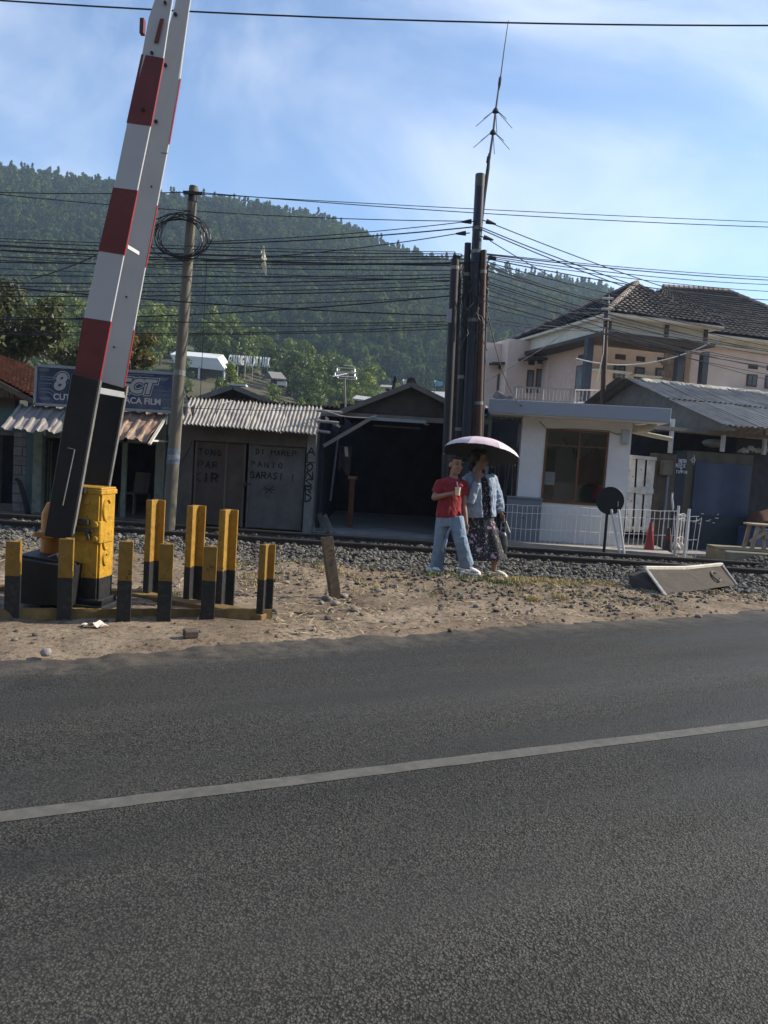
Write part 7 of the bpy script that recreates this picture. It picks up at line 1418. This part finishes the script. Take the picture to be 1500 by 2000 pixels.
def hand(bm_, wrist, fdir, palm_n, curl=.5, s=1.0, spread=.0):
    """palm with four unequal fingers and a thumb; fdir: direction of the fingers, palm_n: towards the palm side"""
    w_ = Vector(wrist); f = Vector(fdir).normalized(); n = Vector(palm_n); n = (n - f * n.dot(f)).normalized(); sd = f.cross(n)
    bm_.tube([w_, w_ + f * .03 * s, w_ + f * .085 * s], [.022 * s, .036 * s, .038 * s], 10, r2=[.018 * s, .014 * s, .013 * s], side=sd)
    for k, L in enumerate((.066, .075, .070, .055)):
        b = w_ + f * .082 * s + sd * ((k - 1.5) * .0195 * s); c = curl; p = [b]; d = f.copy()
        for q in (.45, .32, .23):
            d = (d * math.cos(c) + n * math.sin(c)).normalized() if q < .45 else (f * math.cos(c * .6) + n * math.sin(c * .6)).normalized()
            p.append(p[-1] + d * L * q * s)
        bm_.tube(p, [.0092 * s, .0088 * s, .0082 * s, .0066 * s], 7)
    b = w_ + f * .025 * s + sd * (-.032 * s); d = (f * .55 - sd * .7 + n * .45).normalized(); bm_.tube([b, b + d * .03 * s, b + d * .03 * s + (f * .9 + n * .3).normalized() * .03 * s], [.013 * s, .0105 * s, .008 * s], 7)
def clog(root, heel, toe_dir, m_, L=.25, lift=0.0):
    """foam clog with side holes, heel strap and thick sole"""
    h = Vector(heel); d = Vector(toe_dir).normalized(); sd = Vector((-d.y, d.x, 0)); up = Vector((0, 0, 1))
    mb = MB(); mb.tube([h + d * (L * f) + up * z for f, z in ((-.04, .03), (.05, .035), (.3, .03), (.55, .03), (.8, .03), (.95, .03), (1.02, .03))], [.030, .044, .042, .046, .052, .040, .015], 12, r2=[.03, .033, .031, .03, .03, .028, .012], side=sd)
    mb.tube([h + d * (L * f) + up * z for f, z in ((.42, .07), (.55, .072), (.72, .06), (.88, .045), (.99, .035))], [.030, .042, .046, .038, .018], 12, r2=[.035, .036, .034, .028, .014], side=sd)
    o = remesh(mb, 'shoe', m_, .007, root, 3)
    MB().tube([h + d * (L * .42) - sd * .046 + up * .07, h + d * (L * .0) - sd * .045 + up * .082, h - d * .02 + up * .085, h + sd * .045 + up * .082, h + d * (L * .42) + sd * .046 + up * .07], .008, 6).build('heel_strap', m_, o)
    for k in range(4):
        q = h + d * (L * (.52 + .11 * k)) - sd * .047 + up * .055; MB().ball(q, .0085, 6, 5).build('vent_hole', eyew, o)
def pt(px, py, Y): return P(px, py, Y)

# ---------------- child in the red shirt
YB = 9.92
bz = gz(*pt(880, 1120, YB)[:2])
kid = thing('person', 'child in red t-shirt and pale blue jeans holding a drink cup', 'person', (pt(880, 1120, YB).x, YB, bz))
hc = pt(890, 908, YB); yaw = R(28)
bm_ = MB(); T = head(bm_, hc, yaw, 1.02)
nk = pt(887, 934, YB + .02); chest = pt(881, 958, YB + .01); waist = pt(877, 992, YB); hip = pt(878, 1012, YB)
shL, shR = pt(860, 945, YB - .02), pt(905, 946, YB + .07)
bm_.tube([nk + Vector((0, 0, .02)), pt(884, 945, YB + .01), chest, waist, hip + Vector((0, 0, -.06))], [.05, .12, .135, .12, .125], 16, r2=[.05, .085, .095, .09, .10], side=(1, .3, 0))
elL, wrL = pt(848, 972, YB - .06), pt(880, 964, YB - .20)
elR, wrR = pt(906, 987, YB + .06), pt(911, 1022, YB + .0)
bm_.tube([shL, shL.lerp(elL, .5), elL], [.050, .043, .036], 10); bm_.tube([elL, elL.lerp(wrL, .4), wrL], [.036, .034, .023], 10); bm_.ball(elL, .037, 10, 8)
bm_.tube([shR, shR.lerp(elR, .5), elR], [.050, .043, .036], 10); bm_.tube([elR, elR.lerp(wrR, .4), wrR], [.036, .034, .023], 10); bm_.ball(elR, .037, 10, 8)
hand(bm_, wrL, (1, -.25, .12), (.1, .9, .1), 1.05, .95); hand(bm_, wrR, (.10, -.05, -1), (-.6, -.5, 0), .5, .95)
knL, anL = pt(860, 1062, YB + .05), pt(850, 1110, YB + .12); knR, anR = pt(901, 1060, YB - .10), pt(914, 1108, YB - .04)
hL, hR = pt(867, 1014, YB + .02), pt(890, 1014, YB - .02)
for a, b, c_ in ((hL, knL, anL), (hR, knR, anR)): bm_.tube([a, a.lerp(b, .5), b, b.lerp(c_, .35), c_], [.085, .075, .055, .052, .035], 12)
bm_.tube([anL, Vector((anL.x + .0, anL.y, bz + .06)), Vector((anL.x + .1, anL.y - .01, bz + .05))], [.034, .036, .03], 8); bm_.tube([anR, Vector((anR.x + .02, anR.y, bz + .06)), Vector((anR.x + .13, anR.y - .03, bz + .05))], [.034, .036, .03], 8)
body = remesh(bm_, 'body', skin, .0085, kid, 3); face_parts(T, Matrix.Rotation(yaw, 3, 'Z'), body, 1.02)
# hair: short cap
hb2 = MB(); Mz = Matrix.Rotation(yaw, 3, 'Z'); hb2.ball(T((0, .030, .052)), (.086, .098, .094), 16, 12, Mz); hb2.ball(T((0, .062, -.01)), (.074, .06, .085), 12, 10, Mz); hb2.ball(T((0, -.03, .098)), (.070, .06, .042), 12, 8, Mz)
for k in range(14): a = k * .45; hb2.tube([T((.07 * math.cos(a), .03 + .07 * math.sin(a), .10)), T((.08 * math.cos(a), .03 + .085 * math.sin(a), .13))], [.016, .006], 6)
hb2.ball(T((0, .085, -.075)), (.058, .042, .10), 12, 10, Mz); hb2.ball(T((-.02, .095, -.15)), (.040, .034, .075), 10, 8, Mz)
remesh(hb2, 'hair', hairm, .008, kid, 1, .004, (60, 60, 12))
# t-shirt
red = mat('red_shirt', (.235, .024, .030), rough=.9, var=.12, scale=9, bump=.4, bscale=13)
sb2 = MB(); sb2.tube([pt(887, 935, YB + .01), pt(884, 942, YB + .01), chest, pt(878, 985, YB), pt(876, 1004, YB), pt(876, 1009, YB)], [.075, .145, .155, .155, .168, .166], 20, r2=[.07, .10, .115, .115, .125, .124], side=(1, .3, 0))
slL = shL.lerp(elL, .62); slR = shR.lerp(elR, .50)
sb2.tube([shL + Vector((.05, 0, .01)), shL, slL, slL + (elL - shL) * .03], [.065, .068, .066, .064], 12); sb2.tube([shR + Vector((-.05, 0, .01)), shR, slR, slR + (elR - shR) * .03], [.065, .066, .062, .06], 12)
for k in range(7):
    a = pt(858 + 6.5 * k, 998 - 7 * (k % 2), YB - .125 + .02 * abs(k - 3)); sb2.tube([a, a + Vector((.03 * (-1) ** k, 0, -.08))], [.010, .014], 6)
shirt = remesh(sb2, 'shirt', red, .009, kid, 3, .007)
nb = MB(); cn_ = T((0, .012, -.148)); nb.tube([cn_ + Mz @ Vector((.066 * math.cos(a), .062 * math.sin(a), -.012 * (1 - math.sin(a)) - .01)) for a in [R(12 * k) for k in range(31)]], .007, 6, cap=False); nb.build('collar', red, shirt)
MB().ball(pt(900, 946, YB - .115), (.012, .004, .016), 8, 6).build('badge', mat('badge_orange', (.7, .25, .12), rough=.6), shirt)
# jeans, wide legs
den = mat('pale_denim', (.185, .25, .33), rough=.9, var=.12, scale=9, bump=.4, bscale=14, dirt=(.24, .31, .39), dscale=4, damt=.5)
jb = MB(); jb.tube([pt(876, 1000, YB), pt(877, 1012, YB), pt(878, 1026, YB)], [.145, .15, .145], 18, r2=[.11, .115, .115], side=(1, .2, 0))
hemL, hemR = pt(851, 1116, YB + .12), pt(912, 1104, YB - .03)
for a, b, c_, w_ in ((hL, knL, hemL, 1), (hR, knR, hemR, 1)):
    jb.tube([a + Vector((0, 0, .02)), a.lerp(b, .4), b, b.lerp(c_, .5), c_], [.098, .096, .084, .083, .090], 16, r2=[.10, .095, .082, .08, .085], side=(1, 0, .1))
for k in range(5):
    a = pt(884 - 3 * k, 1020 + 9 * k, YB - .095 - .005 * k); jb.tube([a, a + Vector((-.05, .0, -.13))], [.009, .012], 6)
    b = pt(902 + 1.5 * k, 1052 + 9 * k, YB - .18 + .02 * k); jb.tube([b + Vector((-.04, 0, 0)), b + Vector((.04, .02, .02))], [.008, .010], 6)
remesh(jb, 'jeans', den, .009, kid, 3, .006, (13, 13, 9))
wshoe = mat('white_foam', (.74, .74, .72), rough=.6, var=.06, dirt=(.5, .48, .42), dscale=10); bshoe = mat('beige_foam', (.56, .52, .40), rough=.6, var=.06)
clog(kid, Vector((anR.x - .085, anR.y - .02, gz(anR.x, anR.y) - .0)), (1, -.12, 0), wshoe); clog(kid, Vector((anL.x - .10, anL.y, gz(anL.x, anL.y))), (.8, -.55, 0), wshoe, .2)
# drink cup in the hand
cu = wrL + Vector((.085, -.035, .035)); cup = thing('drink_cup', 'small plastic cup with pale drink and red straw in the child\'s hand', 'cup', cu - Vector((0, 0, .05)))
MB().tube([cu + Vector((0, 0, -.05)), cu + Vector((0, 0, .045))], [.026, .036], 14).build('cup', mat('cup_plastic', (.72, .55, .38), rough=.3, var=.1), cup, smooth=True)
MB().tube([cu + Vector((0, 0, .045)), cu + Vector((0, 0, .052))], .038, 14).build('lid', wht, cup); MB().tube([cu + Vector((0, 0, .05)), cu + Vector((-.02, 0, .12))], .007, 6).build('straw', wht, cup); MB().ball(cu + Vector((.03, 0, .075)), (.03, .02, .018), 8, 6).build('topping', mat('red_topping', (.55, .05, .05), rough=.4), cup)

# ---------------- adult in the denim jacket
YW = 10.2; wz = gz(*pt(960, 1120, YW)[:2])
wo = thing('person', 'adult in denim jacket and dark floral dress sheltering under the umbrella', 'person', (pt(950, 1120, YW).x, YW, wz))
hc = pt(937, 899, YW); yaw = R(62); bm_ = MB(); T = head(bm_, hc, yaw, 1.06); Mz = Matrix.Rotation(yaw, 3, 'Z')
nk = pt(936, 928, YW + .02); shL, shR = pt(914, 936, YW - .05), pt(960, 936, YW + .10)
bm_.tube([nk + Vector((0, 0, .03)), pt(937, 938, YW + .02), pt(938, 958, YW + .02), pt(938, 985, YW), pt(938, 1012, YW), pt(940, 1030, YW)], [.05, .13, .145, .13, .15, .15], 16, r2=[.05, .09, .11, .10, .12, .12], side=(1, .3, 0))
elL, wrL = pt(917, 978, YW - .16), pt(934, 936, YW - .24); elR, wrR = pt(973, 970, YW + .08), pt(979, 1003, YW + .02)
for a, b, c_ in ((shL, elL, wrL), (shR, elR, wrR)):
    bm_.tube([a, a.lerp(b, .5), b], [.052, .046, .040], 10); bm_.tube([b, b.lerp(c_, .4), c_], [.040, .036, .024], 10)
hand(bm_, wrL, (.05, .05, 1), (.2, .9, 0), .55); hand(bm_, wrR, (.35, -.1, -.9), (-.5, -.4, -.2), .75)
knR_, anR_ = pt(967, 1066, YW - .08), pt(965, 1110, YW - .04); knL_, anL_ = pt(922, 1066, YW + .12), pt(906, 1106, YW + .22)
for a, b, c_ in ((pt(950, 1024, YW), knR_, anR_), (pt(930, 1024, YW), knL_, anL_)): bm_.tube([a, a.lerp(b, .5), b, b.lerp(c_, .35), c_], [.095, .085, .058, .056, .036], 12)
for a in (anR_, anL_): z = gz(a.x, a.y); bm_.tube([a, Vector((a.x + .01, a.y, z + .06)), Vector((a.x + .12, a.y - .03, z + .05))], [.036, .038, .03], 8)
body = remesh(bm_, 'body', skin2, .009, wo, 3); face_parts(T, Mz, body, 1.06)
hb2 = MB(); hb2.ball(T((0, .032, .050)), (.092, .102, .098), 16, 12, Mz); hb2.ball(T((0, .070, -.015)), (.082, .066, .10), 12, 10, Mz); hb2.ball(T((0, .13, .02)), (.05, .05, .055), 10, 8, Mz); hb2.ball(T((0, -.02, .10)), (.075, .07, .045), 12, 8, Mz); hb2.ball(T((.07, .02, .03)), (.03, .055, .06), 10, 8, Mz); hb2.ball(T((-.07, .02, .03)), (.03, .055, .06), 10, 8, Mz)
remesh(hb2, 'hair', hairm, .008, wo, 1, .004, (60, 60, 12))
# floral dress: dark cloth with leaf and flower print
def floral():
    m = bpy.data.materials.new('floral_cloth'); m.use_nodes = True; t = m.node_tree; b = t.nodes['Principled BSDF']; b.inputs['Roughness'].default_value = .85; tc = t.nodes.new('ShaderNodeTexCoord')
    def layer(scale, lo, hi, col, last, dist=.12):
        n = t.nodes.new('ShaderNodeTexNoise'); n.inputs['Scale'].default_value = scale * 1.3; n.inputs['Detail'].default_value = 2; t.links.new(tc.outputs['Object'], n.inputs['Vector']); ad = t.nodes.new('ShaderNodeVectorMath'); ad.operation = 'MULTIPLY_ADD'; ad.inputs[1].default_value = (dist,) * 3; t.links.new(n.outputs['Color'], ad.inputs[0]); t.links.new(tc.outputs['Object'], ad.inputs[2])
        v = t.nodes.new('ShaderNodeTexVoronoi'); v.inputs['Scale'].default_value = scale; t.links.new(ad.outputs[0], v.inputs['Vector']); r_ = t.nodes.new('ShaderNodeMapRange'); r_.inputs['From Min'].default_value = hi; r_.inputs['From Max'].default_value = lo; t.links.new(v.outputs['Distance'], r_.inputs['Value'])
        mx = t.nodes.new('ShaderNodeMix'); mx.data_type = 'RGBA'; t.links.new(r_.outputs[0], mx.inputs['Factor']); t.links.new(last, mx.inputs['A']); mx.inputs['B'].default_value = (*col, 1); return mx.outputs['Result']
    base = t.nodes.new('ShaderNodeRGB'); base.outputs[0].default_value = (.012, .011, .020, 1)
    l = layer(17, .21, .26, (.36, .33, .28), base.outputs[0], .16); l = layer(22, .19, .23, (.26, .26, .25), l, .25); l = layer(7.5, .19, .23, (.50, .30, .40), l, .2); t.links.new(l, b.inputs['Base Color']); return m
flo = floral()
db = MB(); NP = 40
def ring(z_py, x0, x1, yd, wav):
    out_ = []; a0, a1 = pt(x0, z_py, YW), pt(x1, z_py, YW); c_ = (a0 + a1) / 2; rx = (a1 - a0).length / 2
    for k in range(NP):
        a = 2 * math.pi * k / NP; w_ = 1 + wav * math.sin(a * 7 + .7 * z_py * .01) + wav * .5 * math.sin(a * 12); out_.append(c_ + Vector((rx * math.cos(a) * w_, yd * math.sin(a) * w_, (a1.z - a0.z) / 2 * math.cos(a))))
    return out_
rings = [ring(930, 926, 948, .07, 0), ring(940, 918, 958, .105, .0), ring(960, 915, 960, .125, .01), ring(985, 915, 959, .12, .01), ring(1000, 913, 961, .135, .02), ring(1020, 911, 967, .16, .03), ring(1045, 905, 976, .185, .045), ring(1068, 898, 983, .20, .055), ring(1086, 892, 987, .21, .06), ring(1092, 892, 987, .205, .06)]
vs_ = [q for r_ in rings for q in r_]; fs_ = [(i_ * NP + k, i_ * NP + (k + 1) % NP, (i_ + 1) * NP + (k + 1) % NP, (i_ + 1) * NP + k) for i_ in range(len(rings) - 1) for k in range(NP)]
db.add(vs_, fs_); db.build('dress', flo, wo, smooth='all')
# denim jacket: open front
djm = mat('denim_jacket', (.25, .305, .38), rough=.9, var=.14, scale=8, bump=.4, bscale=14, dirt=(.32, .39, .48), dscale=4, damt=.5)
jk2 = MB()
def arc(z_py, x0, x1, yd, a0, a1, n, grow=1.0):
    A0, A1 = pt(x0, z_py, YW), pt(x1, z_py, YW); c_ = (A0 + A1) / 2; rx = (A1 - A0).length / 2
    return [c_ + Vector((rx * math.cos(R(a)) * grow, yd * math.sin(R(a)) * grow, (A1.z - A0.z) / 2 * math.cos(R(a)))) for a in [a0 + (a1 - a0) * i_ / n for i_ in range(n + 1)]]
NJ = 30; jr = []
for z_py, x0, x1, yd, op0, op1 in ((929, 924, 953, .085, 262, 292), (936, 911, 963, .115, 268, 298), (950, 908, 966, .145, 270, 302), (970, 908, 966, .155, 272, 306), (990, 907, 965, .16, 274, 310), (1003, 907, 966, .165, 276, 312), (1009, 908, 965, .165, 276, 312)): jr.append(arc(z_py, x0, x1, yd, op1 - 360, op0, NJ))
nv = NJ + 1; outer = [q for r_ in jr for q in r_]
fs_ = [(i_ * nv + k, i_ * nv + k + 1, (i_ + 1) * nv + k + 1, (i_ + 1) * nv + k) for i_ in range(len(jr) - 1) for k in range(NJ)]
me_ = bpy.data.meshes.new('t'); me_.from_pydata([tuple(q) for q in outer], [], fs_); bmx = bmesh.new(); bmx.from_mesh(me_); bmesh.ops.recalc_face_normals(bmx, faces=bmx.faces); bmesh.ops.solidify(bmx, geom=bmx.faces[:], thickness=-.018); bmx.to_mesh(me_); bmx.free()
jk2.add([v.co for v in me_.vertices], [tuple(p.vertices) for p in me_.polygons])
jk2.tube([shL + Vector((.03, .02, .01)), shL, shL.lerp(elL, .5) + Vector((-.012, 0, 0)), elL + Vector((0, 0, -.01))], [.075, .078, .070, .068], 12); jk2.tube([elL + Vector((0, 0, -.02)), elL.lerp(wrL, .4), elL.lerp(wrL, .85)], [.068, .058, .046], 12)
jk2.tube([shR + Vector((-.03, 0, .01)), shR, shR.lerp(elR, .5), elR], [.075, .076, .066, .064], 12); jk2.tube([elR, elR.lerp(wrR, .5), elR.lerp(wrR, .93)], [.064, .056, .048], 12)
for k in range(6):
    a = shL.lerp(elL, .25 + .12 * k) + Vector((-.02, -.065, 0)); jk2.tube([a + Vector((-.04, 0, .012)), a + Vector((.045, 0, -.012))], [.008, .013], 6); b = shR.lerp(wrR, .2 + .13 * k) + Vector((0, -.058, 0)); jk2.tube([b + Vector((-.04, 0, -.015)), b + Vector((.04, 0, .015))], [.012, .007], 6)
    c_ = pt(915 + 4 * k, 990 - 6 * (k % 3), YW - .165); jk2.tube([c_, c_ + Vector((.02, 0, -.09))], [.007, .011], 6)
jacket = remesh(jk2, 'jacket', djm, .009, wo, 2, .008, (15, 15, 9))
cb2 = MB(); cb2.tube([T((0, .03, -.15)) + Mz @ Vector((.085 * math.cos(a), .075 * math.sin(a), -.01 - .03 * (1 - math.sin(a)))) for a in [R(-50 + 14 * k) for k in range(20)]], .016, 8, r2=.026); cb2.build('collar', djm, jacket, smooth='all')
for k in range(4): MB().ball(pt(953 + 1.5 * k, 952 + 15 * k, YW - .16), .008, 6, 5).build('button', mat('brass_button', (.2, .16, .1), rough=.4, metal=.6), jacket)
MB().prism([pt(917, 946, YW - .158), pt(931, 947, YW - .166), pt(931, 951, YW - .168), pt(917, 950, YW - .16)], (0, -.006, 0)).build('pocket_flap', djm, jacket)
clog(wo, Vector((anR_.x - .085, anR_.y - .03, gz(anR_.x, anR_.y))), (1, -.1, 0), bshoe, .26); clog(wo, Vector((anL_.x - .085, anL_.y, gz(anL_.x, anL_.y))), (1, 0, 0), bshoe, .26)
# handbag
hbk = mat('dark_bag', (.035, .036, .036), rough=.4, var=.3, scale=8, bump=.3); hp = wrR + Vector((.03, -.02, -.07)); bag = thing('hand_bag', 'dark grey shiny bag hanging from the adult\'s hand', 'bag', hp + Vector((0, 0, -.52)))
bb2 = MB(); tp, bt = hp + Vector((-.03, 0, -.17)), hp + Vector((-.04, 0, -.47)); bb2.tube([tp, tp.lerp(bt, .15), tp.lerp(bt, .6), bt], [.07, .10, .125, .115], 16, r2=[.02, .05, .065, .05], side=(1, 0, 0)); remesh(bb2, 'bag_body', hbk, .010, bag, 3)
for dx in (-.06, .06): MB().tube([tp + Vector((dx, 0, .0)), tp + Vector((dx * .8, -.01, .08)), hp + Vector((dx * .2, 0, .0)), hp + Vector((0, .0, .015))], .008, 6).build('strap', hbk, bag)
MB().tube([hp + Vector((.03, -.03, -.02)), hp + Vector((.07, -.03, -.12)), hp + Vector((.09, -.03, -.17))], [.008, .011, .014], 6).build('trailing_strap', mat('pale_strap', (.45, .43, .38), rough=.6), bag)
# umbrella
uc = pt(944, 859, YW - .02); umt = mat('pink_umbrella_cloth', (.62, .50, .53), rough=.6, var=.08, scale=8)
ti = umt.node_tree; bsd = ti.nodes['Principled BSDF']; bsd.inputs['Transmission Weight'].default_value = 0.0
ust = thing('umbrella', 'pale pink umbrella held over the two walkers', 'umbrella', uc + Vector((0, 0, -.75)))
axis = Vector((.12, .26, 1)).normalized(); e1 = Vector((1, 0, -.12)).normalized(); e2 = axis.cross(e1).normalized(); e1 = e2.cross(axis); RU_ = .515; UD = .215
umt2 = mat('umbrella_underside', (.055, .05, .055), rough=.8, var=.1)  # dark sheet just below the pink cloth
def up_pt(th, f, sag=0.0):
    rr = RU_ * math.sin(f * 1.25) / math.sin(1.25); dz = -UD * (1 - math.cos(f * 1.25)) / (1 - math.cos(1.25)); return uc + e1 * (rr * math.cos(th)) + e2 * (rr * math.sin(th)) + axis * (dz + sag)
t0_ = R(18)
for k in range(8):
    a0, a1 = t0_ + k * math.pi / 4, t0_ + (k + 1) * math.pi / 4
    def pf(u, v):
        p, q = up_pt(a0, v), up_pt(a1, v); c = p.lerp(q, u); b = 4 * u * (1 - u); m_ = up_pt(a0 + (a1 - a0) * u, v)
        return c.lerp(m_, .35 * b) + axis * (.012 * b * v * v) - (c - uc).normalized() * (.012 * b * max(0, v - .8) * 5) + axis * (.003 * math.sin(25 * u + 9 * v) * v)
    mb = MB(); mb.sheet(pf, 8, 12); pn = mb.build('panel', umt, ust, smooth='all')
    mb = MB(); mb.sheet(lambda u, v: pf(u, v) - axis * .004, 8, 12); mb.build('underside', umt2, pn, smooth='all')
    MB().tube([up_pt(a0, f) - axis * .008 for f in (0.02, .25, .5, .75, 1.0)], .003, 4).build('rib', mat('dark_rib', (.05, .05, .055), rough=.5), ust)
    MB().tube([up_pt(a0, .5) - axis * .01, uc - axis * .22], .0022, 4).build('stretcher', mat('dark_rib', (.05, .05, .055), rough=.5), ust)
    MB().ball(up_pt(a0, 1.01), .007, 6, 5).build('rib_tip', al, ust)
MB().tube([uc + axis * .0, uc + axis * .035], [.010, .004], 6).build('ferrule', al, ust)
MB().tube([uc, uc - axis * .62], .0055, 6).build('shaft', mat('shaft_grey', (.18, .18, .19), rough=.4), ust)
MB().tube([uc - axis * .60, uc - axis * .72], .014, 8).build('handle', blackp, ust, smooth=True)
# ------------------------------------------------------------------ haze: the air between here and the hill
hz_ = bpy.data.materials.new('haze_air'); hz_.use_nodes = True; t = hz_.node_tree; t.nodes.clear(); o_ = t.nodes.new('ShaderNodeOutputMaterial'); pv = t.nodes.new('ShaderNodeVolumePrincipled')
pv.inputs['Color'].default_value = (.58, .76, 1.0, 1); pv.inputs['Density'].default_value = .00042; pv.inputs['Anisotropy'].default_value = .35; t.links.new(pv.outputs[0], o_.inputs['Volume'])
mb = MB(); mb.box((-640, -360, -1.2), (640, 660, 185)); hz_o = mb.build('haze', hz_); hz_o['kind'] = 'stuff'
